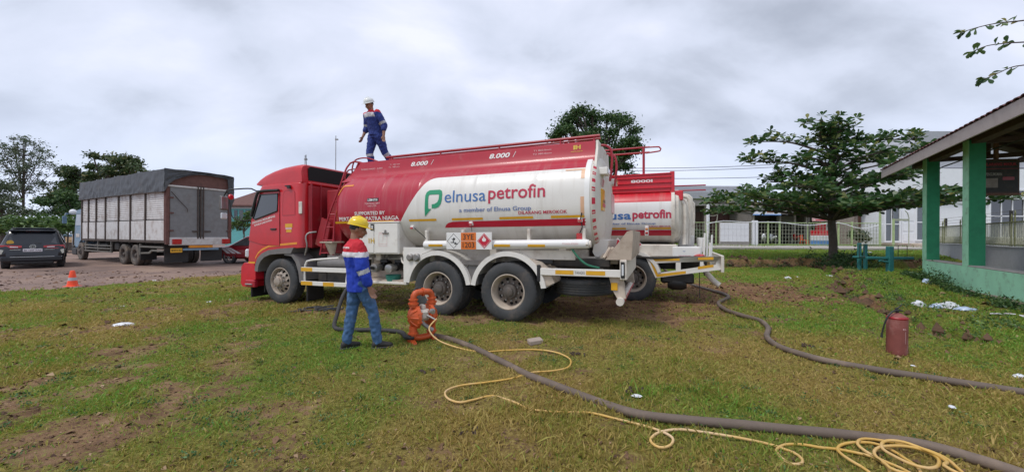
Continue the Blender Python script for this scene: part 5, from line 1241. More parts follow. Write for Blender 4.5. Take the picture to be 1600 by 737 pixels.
def hose(name, pts, r, m, label, cat, n=10, step=.06, group=None, lift=0, z=None):
    P = []
    for i, p in enumerate(pts):
        if len(p) == 3: P.append(p)
        else: P.append((p[0], p[1], gz(p[0], p[1]) + r * .85 + lift + (.012 if r < .02 else 0)))
    q_ = spline(P, step); o = MB().tube(q_, [r * (1 + .07 * mnoise.noise(p * 3.0)) for p in q_], 14).build(name, m); return tag(o, label, cat, group)
pxy = lambda a, b: (-1.27 + a * math.cos(R(38)) - b * math.sin(R(38)), 5.48 + a * math.sin(R(38)) + b * math.cos(R(38)))
q = pxy(.1, -.02)
H1 = [(q[0], q[1], .07), (-1.10, 5.62), (-.80, 5.38), (-.56, 5.10), (-.38, 4.86), (-.06, 4.38), (.16, 4.05), (.39, 3.80), (.6, 3.57), (.83, 3.33), (1.05, 3.16), (1.38, 3.07), (1.75, 3.0), (2.18, 2.91), (2.51, 2.84), (2.77, 2.77), (2.95, 2.69), (3.07, 2.56), (3.16, 2.42), (3.3, 2.1), (3.5, 1.7), (3.9, 1.3)]
hose('suction_hose', H1, .038, 'hose_grey', 'thick grey hose running from the orange pump across the front grass to the right', 'hose', step=.05, group='fuel hoses')
hose('suction_hose', [(4.9, 12.6, .5), (5.3, 12.4, .12), (5.48, 12.0), (5.42, 11.38), (5.42, 10.45), (5.40, 9.75), (5.19, 9.2), (4.55, 8.45), (4.28, 7.7), (4.27, 7.15), (4.33, 6.7), (4.12, 6.17), (3.74, 5.62), (3.58, 5.18), (3.61, 4.82), (3.73, 4.54), (3.95, 4.32), (4.15, 4.15), (4.39, 3.99), (4.62, 3.82), (4.95, 3.6), (5.6, 3.2), (6.6, 2.8)], .038, 'hose_grey', 'thick grey hose snaking from under the second tanker past the extinguisher', 'hose', step=.05, group='fuel hoses')
vl = Vector(t1.matrix_world @ Vector((2.88, -.0, .86))) if False else Vector((-.069 - 2.88 * math.cos(R(21)), 6.62 + 2.88 * math.sin(R(21)), .83))
q2 = pxy(-.14, -.03)
hose('delivery_hose', [(vl.x, vl.y - .0, vl.z), (vl.x - .06, vl.y - .22, .84), (vl.x - .15, vl.y - .5, .72), (vl.x - .26, vl.y - .75, .42), (-3.0, 6.6, .12), (-2.86, 6.22), (-2.55, 6.05), (-2.1, 6.02), (-1.7, 5.88), (q2[0] - .12, q2[1] + .03, .06), (q2[0], q2[1], .07)], .034, 'hose_black', 'black hose from the tanker valve behind the man to the orange pump', 'hose', step=.05, group='fuel hoses')
a_ = pxy(.10, -.24)
YH = [(a_[0], a_[1], .33), (-1.12, 5.22, .22), (-.97, 5.15, .08), (-.62, 5.0), (-.35, 4.88), (-.1, 4.93), (.3, 4.97), (.56, 4.86), (.70, 4.60), (.64, 4.32), (.46, 4.2), (.22, 4.14), (.01, 3.97), (-.25, 3.87), (-.5, 3.79), (-.62, 3.66), (-.58, 3.50), (-.46, 3.41), (-.34, 3.46), (-.17, 3.54), (.01, 3.42), (.17, 3.27), (.38, 3.22), (.65, 3.21), (.84, 3.11), (1.01, 3.01), (1.13, 2.92), (1.185, 2.82), (1.13, 2.72), (1.04, 2.69), (1.01, 2.78), (1.11, 2.89), (1.28, 2.94), (1.46, 2.90), (1.66, 2.83), (1.84, 2.74), (1.89, 2.69), (1.94, 2.63), (1.94, 2.56), (1.9, 2.51), (1.83, 2.5), (1.81, 2.57), (1.84, 2.66), (1.92, 2.72), (2.0, 2.74), (2.1, 2.73), (2.17, 2.7), (2.27, 2.68)]
COIL = [(2.39, 2.62), (2.43, 2.55), (2.4, 2.44), (2.32, 2.35), (2.25, 2.36), (2.25, 2.44), (2.23, 2.52), (2.24, 2.61), (2.28, 2.68), (2.36, 2.73), (2.46, 2.74), (2.57, 2.72), (2.62, 2.65), (2.62, 2.56), (2.6, 2.46), (2.53, 2.37), (2.47, 2.36), (2.47, 2.43), (2.44, 2.52), (2.42, 2.62), (2.43, 2.69), (2.5, 2.75), (2.59, 2.77), (2.7, 2.74), (2.78, 2.69), (2.83, 2.61), (2.85, 2.52), (2.82, 2.43), (2.75, 2.33), (2.54, 2.30), (2.38, 2.37), (2.38, 2.43), (2.41, 2.53), (2.45, 2.59), (2.52, 2.63), (2.61, 2.64), (2.72, 2.64), (2.8, 2.6), (2.79, 2.51), (2.68, 2.41), (2.58, 2.38), (2.53, 2.43), (2.52, 2.53), (2.52, 2.6), (2.57, 2.66), (2.65, 2.69), (2.74, 2.68), (2.79, 2.61), (2.8, 2.52), (2.76, 2.43), (2.69, 2.35)]
coil = [(x, y, gz(x, y) + .022 + .0011 * i + .006 * math.sin(i * 1.3)) for i, (x, y) in enumerate(COIL)]
hose('air_hose', YH + coil + [(2.9, 2.1), (3.2, 1.8)], .0098, 'hose_yellow', 'thin yellow air hose looping over the grass and coiled at the bottom right', 'air hose', n=8, step=.025)
# frayed black strap under the cab
mb = MB()
rnd = random.Random(3)
for k in range(7):
    x, y = -4.25 + .1 * k, 7.75 + .10 * math.sin(k); pts = [(x + rnd.uniform(-.12, .12) + j * .05, y + rnd.uniform(-.07, .07) + j * .02, gz(x, y) + .02 + rnd.uniform(0, .05)) for j in range(6)]
    mb.tube(spline(pts, .04), .016, 6)
mb.tube(spline([(-4.5, 7.55, -.04), (-4.2, 7.66, -.03), (-3.9, 7.75, -.03), (-3.6, 7.95, -.03)], .06), .014, 6)
tag(mb.build('strap', 'rubber'), 'tangled black rubber strap lying on the grass under the cab', 'strap')

# traffic cone
cx_, cy_ = -13.1, 11.45; cz_ = gz(cx_, cy_)
cn = thing('traffic_cone', 'orange traffic cone standing where the grass meets the road', 'traffic cone', (cx_, cy_, cz_)); cn.scale = (.86, .86, .92)
mb = MB(); mb.box(-.17, .17, -.17, .17, 0, .03, b=.01); mb.build('base', 'cone_orange', cn)
mb = MB(); mb.lathe([(.15, .03), (.14, .05), (.118, .17)], n=24); mb.lathe([(.098, .30), (.062, .50), (.05, .52), (.03, .525), (0, .525)], n=24); mb.lathe([(.118, .17), (.112, .20)], n=24); mb.build('cone_body', 'cone_orange', cn)
mb = MB(); mb.lathe([(.1125, .20), (.0975, .30)], n=24); mb.build('reflective_band', 'cloth_grey', cn)

# fire extinguisher cylinder
ex = thing('fire_extinguisher', 'faded red fire extinguisher cylinder standing upright on the grass', 'fire extinguisher', (5.0, 4.98, gz(5.0, 4.98) - .02), (R(1), R(-1), 0)); ex.scale = (.80, .80, 1.03)
mb = MB(); mb.lathe([(0, 0), (.12, 0), (.128, .01), (.13, .03), (.13, .31), (.132, .325), (.13, .34), (.13, .45), (.124, .475), (.10, .495), (.06, .512), (.03, .52), (.028, .53), (0, .53)], n=32); mb.build('cylinder', 'extinguisher_red', ex)
mb = MB(); mb.lathe([(.13, .452), (.134, .458), (.134, .468), (.122, .482)], n=32); mb.build('shoulder_ring', 'dull_red', ex)
mb = MB(); mb.cyl((0, 0, .51), (0, 0, .56), .022, 12); mb.tube([(-.04, 0, .55), (0, 0, .56), (.05, 0, .555), (.10, .01, .545)], [.012, .014, .011, .008], 8); mb.tube([(-.03, 0, .572), (.02, 0, .59), (.075, 0, .625)], [.01, .009, .007], 8); mb.build('valve', 'black_plastic', ex)
mb = MB(); mb.tube(spline([(0, -.02, .545), (-.06, -.03, .56), (-.14, -.03, .52), (-.21, -.02, .42), (-.245, 0, .27)], .03), .011, 8); mb.tube([(-.245, 0, .27), (-.25, 0, .22)], [.012, .018], 8); mb.build('discharge_hose', 'black_plastic', ex)
flat = lambda a, b: (.1315 * math.sin(a), -.1315 * math.cos(a), b)
for s_, a0, a1, z0, z1 in (('KL', -.25, .15, .33, .35),):
    lettering('lettering', s_, a0, a1, z0, z1, flat, 'print_pink', ex, .01, cut=0)
for a, z0, z1 in ((.02, .16, .31), (.35, .08, .22)): flat_part('scratch', *quad2(a, a + .035, z0, z1), flat, 'print_pink', ex, 0)

# crumpled things
def crumpled(name, x, y, sx, sy, sz, m, label, cat, seed=0, rot=0, group=None, sub_=3):
    bm = bmesh.new(); bmesh.ops.create_icosphere(bm, subdivisions=sub_, radius=1)
    for v in bm.verts:
        p = v.co.copy(); k = 1 + .38 * mnoise.noise(p * 1.6 + Vector((seed, 0, 0))) + .2 * mnoise.noise(p * 4.2 + Vector((seed, 3, 0)))
        v.co = Vector((p.x * sx * k, p.y * sy * k, max(-.15, p.z) * sz * k))
    me = bpy.data.meshes.new(name); bm.to_mesh(me); bm.free(); me.materials.append(M[m]); me.polygons.foreach_set('use_smooth', [True] * len(me.polygons)); me.set_sharp_from_angle(angle=R(30))
    o = link(name, me, loc=(x, y, gz(x, y) + .01), rot=(0, 0, rot)); return tag(o, label, cat, group)
crumpled('plastic_bag', 8.85, 8.35, .17, .09, .10, 'plastic_white', 'white plastic rubbish bag left of its twin, in front of the green wall', 'plastic bag', 1, .3)
crumpled('plastic_bag', 9.02, 8.16, .10, .08, .08, 'plastic_blue', 'small bluish plastic bag between the two white rubbish bags', 'plastic bag', 2)
crumpled('plastic_bag', 9.35, 8.25, .20, .10, .11, 'plastic_white', 'larger white plastic rubbish bag beside the bluish one', 'plastic bag', 3, -.4)
crumpled('plastic_bag', 9.35, 7.92, .16, .08, .06, 'plastic_blue', 'flat bluish plastic sheet in front of the larger white bag', 'plastic bag', 4, -.5)
crumpled('plastic_bag', 13.3, 12.3, .13, .1, .12, 'plastic_blue', 'pale blue bag at the foot of the pavilion corner', 'plastic bag', 5)
crumpled('litter_bag', -6.68, 6.62, .17, .07, .035, 'plastic_white', 'flat white plastic bag lying alone on the left grass', 'litter', 6, .2)
crumpled('litter_bag', 9.85, 13.7, .12, .06, .06, 'plastic_white', 'white scrap on bare earth near the bank, left of the tree', 'litter', 7)
crumpled('litter_bag', 5.45, 4.12, .05, .04, .03, 'plastic_white', 'white scrap at the right edge of the grass above the thick hose', 'litter', 8)
for i, (x, y, s_, lb) in enumerate(((-8.5, 8.4, .05, 'tiny white scrap on the grass below the cone'), (-7.0, 8.9, .06, 'white scrap in the grass left of the cab, the further of two'), (-6.75, 9.2, .06, 'white scrap in the grass left of the cab, the nearer to the wheel'), (1.17, 3.58, .045, 'white paper scrap beside the thick hose in the middle'), (3.88, 3.38, .04, 'white scrap low on the right below the second hose'), (4.66, 4.46, .03, 'small pale scrap right of the second hose'), (-12.0, 12.9, .09, 'white scrap on the road beyond the cone'), (22.5, 24.2, .25, 'white paper on the lawn right of the tree trunk'), (10.6, 14.2, .09, 'white paper on the earth in front of the tree'), (11.5, 13.9, .1, 'long pale scrap right of the white one before the tree'))):
    crumpled('paper_scrap', x, y, s_, s_ * .6, s_ * .25, 'plastic_white', lb, 'litter', 10 + i, i)
# broken pieces near the wall
for i, (x, y, a) in enumerate(((9.3, 7.35, .2), (9.6, 7.4, .8), (9.55, 7.1, -.2), (9.85, 7.2, .4))):
    mb = MB(); mb.box(-.09, .09, -.06, .06, 0, .02, b=.004); o = mb.build('board_piece', 'cloth_white', loc=(x, y, gz(x, y) + .03), rot=(R(12 * (i - 1)), R(8), a)); tag(o, ['leftmost pale broken board by the green wall', 'pale broken board lying on top of the others by the green wall', 'nearest pale broken board by the green wall', 'rightmost pale broken board by the green wall'][i], 'board')
# brick
mb = MB(); mb.box(-.10, .10, -.06, .06, 0, .07, b=.012); o = mb.build('paving_stone', 'stone', loc=(.33, 5.33, gz(.33, 5.33) - .005), rot=(R(4), R(-4), R(18))); tag(o, 'pale lump of brick lying on the grass behind the yellow hose', 'brick')
# dead leaves and twigs
for i, (x, y, lb) in enumerate(((-.93, 4.15, 'dark twigs on the grass left of the yellow hose'), (.85, 4.78, 'dark dead leaves right of the yellow loop'), (1.17, 3.66, 'dark leaf litter by the thick hose'), (4.0, 5.2, 'dead leaves beside the second hose bend'), (-.33, 2.88, 'dark leaf at the bottom centre'))):
    rnd = random.Random(i); mb = MB()
    for k in range(9):
        ox, oy = rnd.uniform(-.09, .09), rnd.uniform(-.05, .05); a = rnd.uniform(0, 3); L_ = rnd.uniform(.03, .07)
        mb.tube([(ox, oy, .015), (ox + L_ * .5 * math.cos(a), oy + L_ * .5 * math.sin(a), .035), (ox + L_ * math.cos(a), oy + L_ * math.sin(a), .02)], [.004, .012, .003], 5)
    o = mb.build('dead_leaves', 'twig', loc=(x, y, gz(x, y))); o['kind'] = 'stuff'; tag(o, lb, 'leaf litter')

# ================================================================== GREY CARGO TRUCK
mat('tarp', (0.055, 0.06, 0.068), 0.55, var=0.18, scale=2, dirt=(0.16, 0.15, 0.145), damt=0.25, dscale=1.2)
mat('bed_white', (0.60, 0.585, 0.57), 0.6, var=0.06, dirt=(0.28, 0.20, 0.155), damt=0.42, dscale=2.2)
mat('door_grey', (0.20, 0.20, 0.205), 0.65, var=0.12, dirt=(0.17, 0.15, 0.14), damt=0.3)
mat('post_brown', (0.075, 0.055, 0.045), 0.8, var=0.25)
mat('rust_red', (0.135, 0.06, 0.05), 0.75, var=0.2, dirt=(0.1, 0.05, 0.04), damt=0.3)
mat('cab_blue', (0.16, 0.26, 0.36), 0.45, var=0.1, dirt=(0.4, 0.4, 0.38), damt=0.3)
mat('olive_metal', (0.15, 0.14, 0.12), 0.6, var=0.15)
ct = thing('cargo_truck', 'old cargo truck with a dark tarpaulin over its white ribbed bed, parked on the road', 'truck', (-18.54, 18.86, -.106), (0, 0, R(180 - 28.4)))
def P3(name, mb, m, parent=None, label=None, smooth=35): return mb.build(name, m, parent or ct, label, smooth)
WC = wheel_meshes(.52, .25, 'rear', 'rubber_old', 'rim_dark', 'rim_dark'); WCF = wheel_meshes(.52, .25, 'front', 'rubber_old', 'rim_dark', 'rim_dark'); WCP = {'tyre': WC['tyre'], 'rim': WC['rim']}
for u in (0, 1.45):
    put_wheel(ct, WC, u, 0, .52); put_wheel(ct, WCP, u, -.29, .52); put_wheel(ct, WC, u, -2.5, .52, far=True); put_wheel(ct, WCP, u, -2.21, .52, far=True)
put_wheel(ct, WCF, 7.75, 0, .52); put_wheel(ct, WCF, 7.75, -2.5, .52, far=True)
mb = MB(T)
for v in (.8, 1.6): mb.box(-3.2, 9.2, v, v + .1, .8, 1.06)
for u in (0, 1.45, 7.75): mb.cyl((u, .2, .52), (u, 2.3, .52), .08, 10)
for u in range(-3, 8): mb.box(u - .04, u + .04, .1, 2.4, 1.08, 1.2)
mb.box(-3.35, 7.5, .02, 2.55, 1.16, 1.26); P3('chassis', mb, 'chassis_dark')
pu = [7.50, 6.42, 5.22, 3.85, 2.05, .55, -1.2, -3.28]
mb_posts = []
for i, u in enumerate(pu):
    mb = MB(T); mb.box(u - .05, u + .05, -.02, .07, 1.2, 3.6, b=.01); P3('bed_post', mb, 'post_brown' if i < 7 else 'rust_red')
mb = MB(T); mb.box(-3.3, 7.52, 0, .06, 1.16, 1.28); P3('bed_rail', mb, 'post_brown')
for i in range(7):
    a, b = pu[i] - .06, pu[i + 1] + .06
    mb = MB(T); mb.box(b, a, .02, .05, 1.28, 2.20); P3('side_board', mb, 'bed_white')
    mb = MB(T)
    n = 14; prof = []
    for k in range(n):
        z = 2.24 + k * 1.36 / n; h = 1.36 / n; prof += [(.045, z), (.045, z + h * .45), (.028, z + h * .6), (.028, z + h * .85)]
    prof.append((.045, 3.6))
    r0 = [(b, v, z) for v, z in prof] + [(b, .08, 3.6), (b, .08, 2.24)]; r1 = [(a, v, z) for v, z in prof] + [(a, .08, 3.6), (a, .08, 2.24)]
    mb.loft([r0, r1]); P3('ribbed_panel', mb, 'bed_white', smooth=20)
mb = MB(T); mb.box(-3.3, 7.5, 2.5, 2.56, 1.28, 3.6); mb.box(7.44, 7.5, .05, 2.5, 1.28, 3.6); P3('far_side_wall', mb, 'bed_white')
# rear: doors, posts, lintel
for q in ((.0, .14), (2.50, 2.64)): mb = MB(T); mb.box(-3.28, -3.40, *q, 1.1, 4.3, b=.01); P3('rear_post', mb, 'rust_red')
for a, b in ((.16, 1.28), (1.36, 2.48)):
    mb = MB(T); mb.box(-3.30, -3.37, a, b, 1.42, 3.72, b=.01); d_ = P3('rear_door', mb, 'door_grey')
    mb = MB(T); uu = b - .07 if a < 1 else a + .07; mb.cyl((-3.40, uu, 1.35), (-3.40, uu, 3.85), .03, 8); mb.box(-3.38, -3.43, uu - (.22 if a < 1 else .02), uu + (.02 if a < 1 else .3), 1.68, 1.73); mb.build('lock_bar', 'post_brown', d_)
    for z in (1.7, 2.5, 3.2): mb = MB(T); hh = a if a < 1 else b; mb.box(-3.38, -3.42, hh - .06, hh + .12 * (1 if a < 1 else .5), z, z + .06); mb.build('hinge', 'rust_red', d_)
mb = MB(T); mb.tube(spline([(-3.40, .2, 3.5), (-3.41, .5, 3.1), (-3.42, .78, 2.75), (-3.42, .8, 2.6)], .1), .014, 5); P3('rope', mb, 'post_brown')
mb = MB(T); mb.cyl((-3.40, 1.32, 1.35), (-3.40, 1.32, 3.85), .03, 8); P3('centre_bar', mb, 'post_brown')
mb = MB(T); mb.box(-3.28, -3.36, .14, 2.5, 3.80, 4.42); P3('head_board', mb, 'rust_red'); mb = MB(T); mb.box(-3.36, -3.41, .05, 2.6, 3.72, 3.80, b=.01); P3('lintel', mb, 'bed_white')
mb = MB(T); mb.box(-3.26, -3.40, .14, 2.5, 1.05, 1.42, b=.02); tb_ = P3('tail_board', mb, 'bed_white')
for v in (.22, 2.2): mb = MB(T); mb.box(-3.40, -3.45, v, v + .36, 1.10, 1.34, b=.02); mb.build('tail_lamp', 'lamp_red', tb_)
mb = MB(T); mb.box(-3.2, -3.34, .9, 1.85, .92, 1.05, b=.01); P3('tail_plank', mb, 'tape_orange'); mb = MB(T); mb.box(-3.2, -3.35, .65, 2.1, .80, .90, b=.01); P3('tail_bumper', mb, 'cab_blue')
mb = MB(T); mb.box(-3.36, -3.38, .18, .62, .72, .92, b=.01); np_ = P3('number_plate', mb, 'tape_yellow'); lettering('lettering', 'BE 8714 AU', .22, .58, .78, .86, lambda a, b: T(-3.385, a, b), 'print_black', np_, .02, cut=0)
for q in ((-3.0, -2.95, .1, 1.0, .25, .9), (-3.0, -2.95, 1.5, 2.4, .25, .9), (-.75, -.7, 0, .6, .3, .9)): mb = MB(T); mb.box(*q); P3('mud_flap', mb, 'black_plastic')
mb = MB(T)
for z in (.60, .76, .92): mb.box(3.0, 7.1, .02, .05, z - .035, z + .035)
mb.box(3.1, 3.2, .03, .1, .55, 1.16); mb.box(5.0, 5.1, .03, .1, .55, 1.16); mb.box(6.9, 7.0, .03, .1, .55, 1.16); P3('side_guard', mb, 'olive_metal')
mb = MB(T); mb.box(-3.1, -.6, .0, .05, .92, 1.0); mb.prism([(-.6, .60), (-.6, .68), (-1.6, .72), (-1.9, .84), (-3.1, .84), (-3.1, .76), (-1.95, .76), (-1.7, .64)], lambda a, b, d: (a, d, b), 0, .05); mb.box(-.65, -.57, 0, .06, .55, 1.1); P3('rear_guard', mb, 'olive_metal')
mb = MB(T); mb.box(2.3, 2.9, .1, .6, .7, 1.1, b=.04); mb.tube([(4.0, .3, .85), (5.8, .3, .85)], .22, 14); P3('side_tank', mb, 'chassis_dark')
# tarpaulin: draped sheet with folds, eyelets hem, flaps at the tail
tm = MB()
nu_ = 150; cols = []
for i in range(nu_ + 1):
    u = 7.62 - (7.62 + 3.46) * i / nu_; col = []
    fold = lambda k: mnoise.noise(Vector((u * 2.6, k * .5, 1))) * .05 + mnoise.noise(Vector((u * 6.5, k * .35, 5))) * .035
    hem = 3.47 + .05 * mnoise.noise(Vector((u * .7, 0, 2))) + .05 * math.sin(i / nu_ * 3)
    zt = 4.50 + .03 * mnoise.noise(Vector((u * .8, 0, 9))) + (.02 if i % 19 < 2 else 0)
    for k in range(11): z = hem + (zt - hem) * k / 10; col.append((u, -.06 - fold(k) * (1 - k / 12) - .06 * (1 - k / 10) * .5, z))
    for k in range(1, 9): v = 2.62 * k / 8; col.append((u, v, zt + .05 * math.sin(PI * k / 8) + .03 * mnoise.noise(Vector((u * 1.5, v * 2, 0)))))
    for k in range(1, 6): col.append((u, 2.66, zt - (zt - 3.5) * k / 5))
    cols.append([T(*p) for p in col])
tm.loft(cols, caps=False, closed=False)
tme = tm.mesh('tarpaulin', 'tarp', 40); sol = None
to_ = link('tarpaulin', tme, ct)
def flap(pts_top, pts_bot, name='tarp_flap', n=16):
    mb = MB(); A = spline(pts_top, .12); B = spline(pts_bot, .12); m = 14; rows = []
    for j in range(n):
        a = A[int(j * (len(A) - 1) / (n - 1))]; b = B[int(j * (len(B) - 1) / (n - 1))]
        rows.append([T(*(a.lerp(b, k / m) + Vector((-.04 - .05 * mnoise.noise(Vector((j * .5, k * .4, 2))), 0, 0)))) for k in range(m + 1)])
    mb.loft(rows, caps=False, closed=False); return mb.build(name, 'tarp', to_)
flap([(-3.42, -.08, 4.52), (-3.46, .6, 4.50), (-3.46, 1.4, 4.50), (-3.46, 2.7, 4.48)], [(-3.42, -.08, 3.45), (-3.46, .25, 4.0), (-3.46, 1.2, 4.38), (-3.46, 2.7, 4.30)])
flap([(-3.44, 2.42, 4.42), (-3.44, 2.70, 4.42)], [(-3.44, 2.50, 2.6), (-3.44, 2.72, 3.3)], n=5)
mb = MB(T); mb.tube([(7.5, -.08, 3.5), (3, -.09, 3.52), (-3.3, -.09, 3.46)], .02, 5); P3('tarp_rope', mb, 'post_brown')
# cab of the cargo truck
cp3 = [(7.7, 1.0), (7.7, 2.9), (8.1, 3.02), (8.9, 2.95), (9.15, 2.1), (9.25, 1.4), (9.25, .75), (8.5, .75), (8.4, 1.05), (8.1, 1.2), (7.8, 1.15)]
mb = MB(T); mb.prism(cp3, lambda a, b, d: (a, d, b), .12, 2.42); c3 = P3('cab', mb, 'cab_blue')
for v0, v1 in ((.12, .105), (2.42, 2.435)): mb = MB(T); mb.prism([(8.0, 2.05), (8.0, 2.75), (8.8, 2.75), (9.03, 2.05)], lambda a, b, d: (a, d, b), v0, v1); mb.build('door_glass', 'glass_dark', c3)
mb = MB(T); mb.prism([(8.93, 2.88), (9.12, 2.2), (9.15, 2.2), (8.96, 2.88)], lambda a, b, d: (a, d, b), .25, 2.3); P3('windscreen', mb, 'glass_dark')
mb = MB(T); mb.box(9.1, 9.5, .05, 2.45, .45, .85, b=.05); P3('bumper', mb, 'chassis_dark'); mb = MB(T); mb.box(7.72, 8.0, .08, .13, 1.2, 2.9); mb.box(8.3, 8.9, .1, .14, 1.35, 1.55); P3('cab_trim', mb, 'bed_white')
mb = MB(T); mb.tube([(9.0, .1, 2.75), (9.25, -.2, 2.75), (9.3, -.28, 2.6)], .02, 6); mb.box(9.26, 9.32, -.38, -.18, 2.15, 2.6, b=.03); mb.lathe([(0, -.03), (.06, -.02), (.065, .02), (0, .03)], origin=(8.8, -.3, 2.72), axis='x', n=14); P3('mirror', mb, 'cab_blue')
mb = MB(T); mb.box(8.5, 9.3, .02, .2, .28, .7, b=.05); P3('step', mb, 'black_plastic')

# ================================================================== CARS
mat('car_black', (0.007, 0.010, 0.016), 0.28, var=0.1, coat=0.35, dirt=(0.1, 0.08, 0.07), damt=0.05)
mat('car_red', (0.28, 0.02, 0.03), 0.22, var=0.05, coat=0.7)
mat('chrome', (0.7, 0.7, 0.72), 0.15, metal=1.0, var=0.02)
mat('car_roof_sky_sheen', (0.10, 0.11, 0.125), 0.12, var=0.05, coat=1.0)  # black roof made paler: the reflected sky is put into the base colour
WCAR = wheel_meshes(.35, .23, 'car', 'rubber', 'steel_dull', 'steel_dull')
def car(name, label, loc, yaw, body_m, st, L, W):
    """x runs from the tail (0) to the nose (L); y left"""
    c = thing(name, label, 'car', loc, (0, 0, yaw)); hw = W / 2; rings = []
    for x, wb, zt, wt, zb, zw in st:
        half = [(0, zb), (wb * .8 * hw, zb), (wb * .96 * hw, zb + .10), (wb * hw, zb + .3), (wb * 1.0 * hw, max(zw - .12, zb + .32)), (wb * .97 * hw, zw), (wt * hw * 1.03, zt - .09), (wt * hw * .93, zt - .03), (wt * hw * .6, zt), (0, zt + .01)]
        rings.append([(x, -y, z) for y, z in half] + [(x, y, z) for y, z in half[::-1][1:-1]])
    mb = MB(); mb.loft(rings); b = mb.build('body', body_m, c, smooth=40)
    for x in (.83, L - .95):
        for s_ in (-1, 1):
            put_wheel(c, WCAR, x, s_ * (hw - .02), .35, far=(s_ < 0))
            mb = MB(); mb.lathe([(.40, -.05), (.43, -.05), (.43, .02), (.40, .02)], origin=(x, s_ * (hw - .03), .36), axis='y', n=28, a0=0, a1=PI); mb.lathe([(0, -.21), (.40, -.2), (.40, -.015)], origin=(x, s_ * (hw - .0) - (0 if s_ > 0 else -.22) * 1.0, .36), axis='y', n=24, a0=0, a1=PI); mb.build('wheel_arch', 'black_void', c)
    return c
def ypx(a, b): return a
ST = [(0.0, .80, .70, .6, .42, .62), (0.03, .95, .86, .8, .34, .78), (.06, .98, 1.02, .88, .30, .94), (.16, 1, 1.18, .84, .28, 1.06), (.30, 1, 1.50, .78, .27, 1.08), (.42, 1, 1.71, .74, .26, 1.08), (.60, 1, 1.775, .73, .25, 1.07), (1.5, 1, 1.80, .73, .25, 1.05), (2.6, 1, 1.775, .73, .25, 1.02), (3.1, 1, 1.62, .74, .25, 1.0), (3.75, 1, 1.14, .84, .25, .98), (4.3, .97, .99, .86, .27, .88), (4.62, .88, .80, .8, .32, .72), (4.74, .75, .62, .6, .36, .58)]
sx_, sy_ = -21.15, 16.95
suv = car('parked_suv', 'black SUV seen from behind at the left edge, red tail lamps and white number plate', (sx_, sy_, -.106), math.atan2(.66, -.75), 'car_black', ST, 4.74, 1.84)
# tailgate
mb = MB(); mb.loft([[(.155, y * .80, 1.14), (.285, y * .745, 1.48), (.275, y * .745, 1.48), (.145, y * .80, 1.14)] for y in (-.92, -.4, .4, .92)]); 
mb = MB(); mb.add([(.125, -.70, 1.10), (.125, .70, 1.10), (.345, .60, 1.57), (.345, -.60, 1.57), (.16, -.70, 1.10), (.16, .70, 1.10), (.37, .60, 1.57), (.37, -.60, 1.57)], [(0, 1, 2, 3), (4, 7, 6, 5), (0, 4, 5, 1), (3, 2, 6, 7), (0, 3, 7, 4), (1, 5, 6, 2)]); mb.build('rear_window', 'glass_dark', suv)
mb = MB(); mb.box(.22, .62, -.66, .66, 1.66, 1.72, b=.02); mb.build('spoiler', 'car_black', suv)
mb = MB(); mb.box(.26, .29, -.2, .2, 1.655, 1.675); mb.build('brake_lamp', 'lamp_red', suv)
mb = MB(); mb.box(.55, 3.0, -.62, .62, 1.79, 1.815, b=.02); mb.build('roof_skin', 'car_roof_sky_sheen', suv)  # panel carrying the painted sky reflection on the black roof
for s_ in (-1, 1):
    mb = MB(); mb.prism([(.30, 1.03), (.90, 1.06), (.93, .92), (.86, .86), (.62, .90), (.45, .92), (.30, .95)], lambda a, b, d: (d + (.0 if a < .8 else .1), s_ * a, b), .005, .12); t_ = mb.build('tail_lamp', 'lamp_red', suv)
    mb = MB(); mb.prism([(.40, .985), (.62, 1.0), (.62, .955), (.40, .94)], lambda a, b, d: (d, s_ * a, b), -.002, .02); mb.build('lamp_lens', 'lamp_clear', t_)
    mb = MB(); mb.prism([(.78, .84), (.90, .88), (.90, .70), (.84, .66)], lambda a, b, d: (d, s_ * a, b), .0, .1); mb.build('reversing_lamp', 'chrome', suv)
    mb = MB(); mb.prism([(1.2, 1.12), (1.0, 1.6), (2.4, 1.68), (3.0, 1.6), (3.55, 1.12)], lambda a, b, d: (a, s_ * (.93 - (b - 1.06) * .36 + d), b), -.03, .012); mb.build('side_glass', 'glass_dark', suv)
mb = MB(); mb.box(-.005, .05, -.27, .27, .76, .89, b=.006); n_ = mb.build('number_plate', 'cloth_white', suv); lettering('lettering', 'BE 1284 AAG', .24, -.24, .795, .85, lambda a, b: (-.010, a, b), 'print_black', n_, .01, cut=0)
mb = MB(); mb.box(-.0, .05, -.62, -.33, .84, .86, b=.004); mb.box(-.0, .05, .33, .62, .84, .86, b=.004); mb.box(-.02, .04, -.62, .62, .52, .545, b=.006); mb.build('chrome_trim', 'chrome', suv)
mb = MB(); mb.lathe([(.075, -.02), (.09, -.02), (.09, .0), (.075, .0)], origin=(.03, 0, .985), axis='x', n=20); mb.lathe([(.035, -.022), (.045, -.022), (.045, .0), (.035, .0)], origin=(.03, 0, .985), axis='x', n=14); mb.build('badge', 'chrome', suv)
mb = MB(); mb.box(-.03, .2, -.88, .88, .34, .56, b=.04); mb.build('bumper', 'car_black', suv); mb = MB(); mb.box(.02, .2, -.6, .6, .22, .36, b=.03); mb.build('lower_bumper', 'black_plastic', suv)
mb = MB(); mb.tube([(.14, .05, 1.13), (.10, -.25, 1.14)], .01, 5); mb.build('wiper', 'black_plastic', suv)
mb = MB(); mb.lathe([(0, 0), (.1, 0), (.1, .01), (0, .01)], origin=(.13, .62, 1.17), axis='x', n=14); mb.build('sticker', 'print_gold', suv)
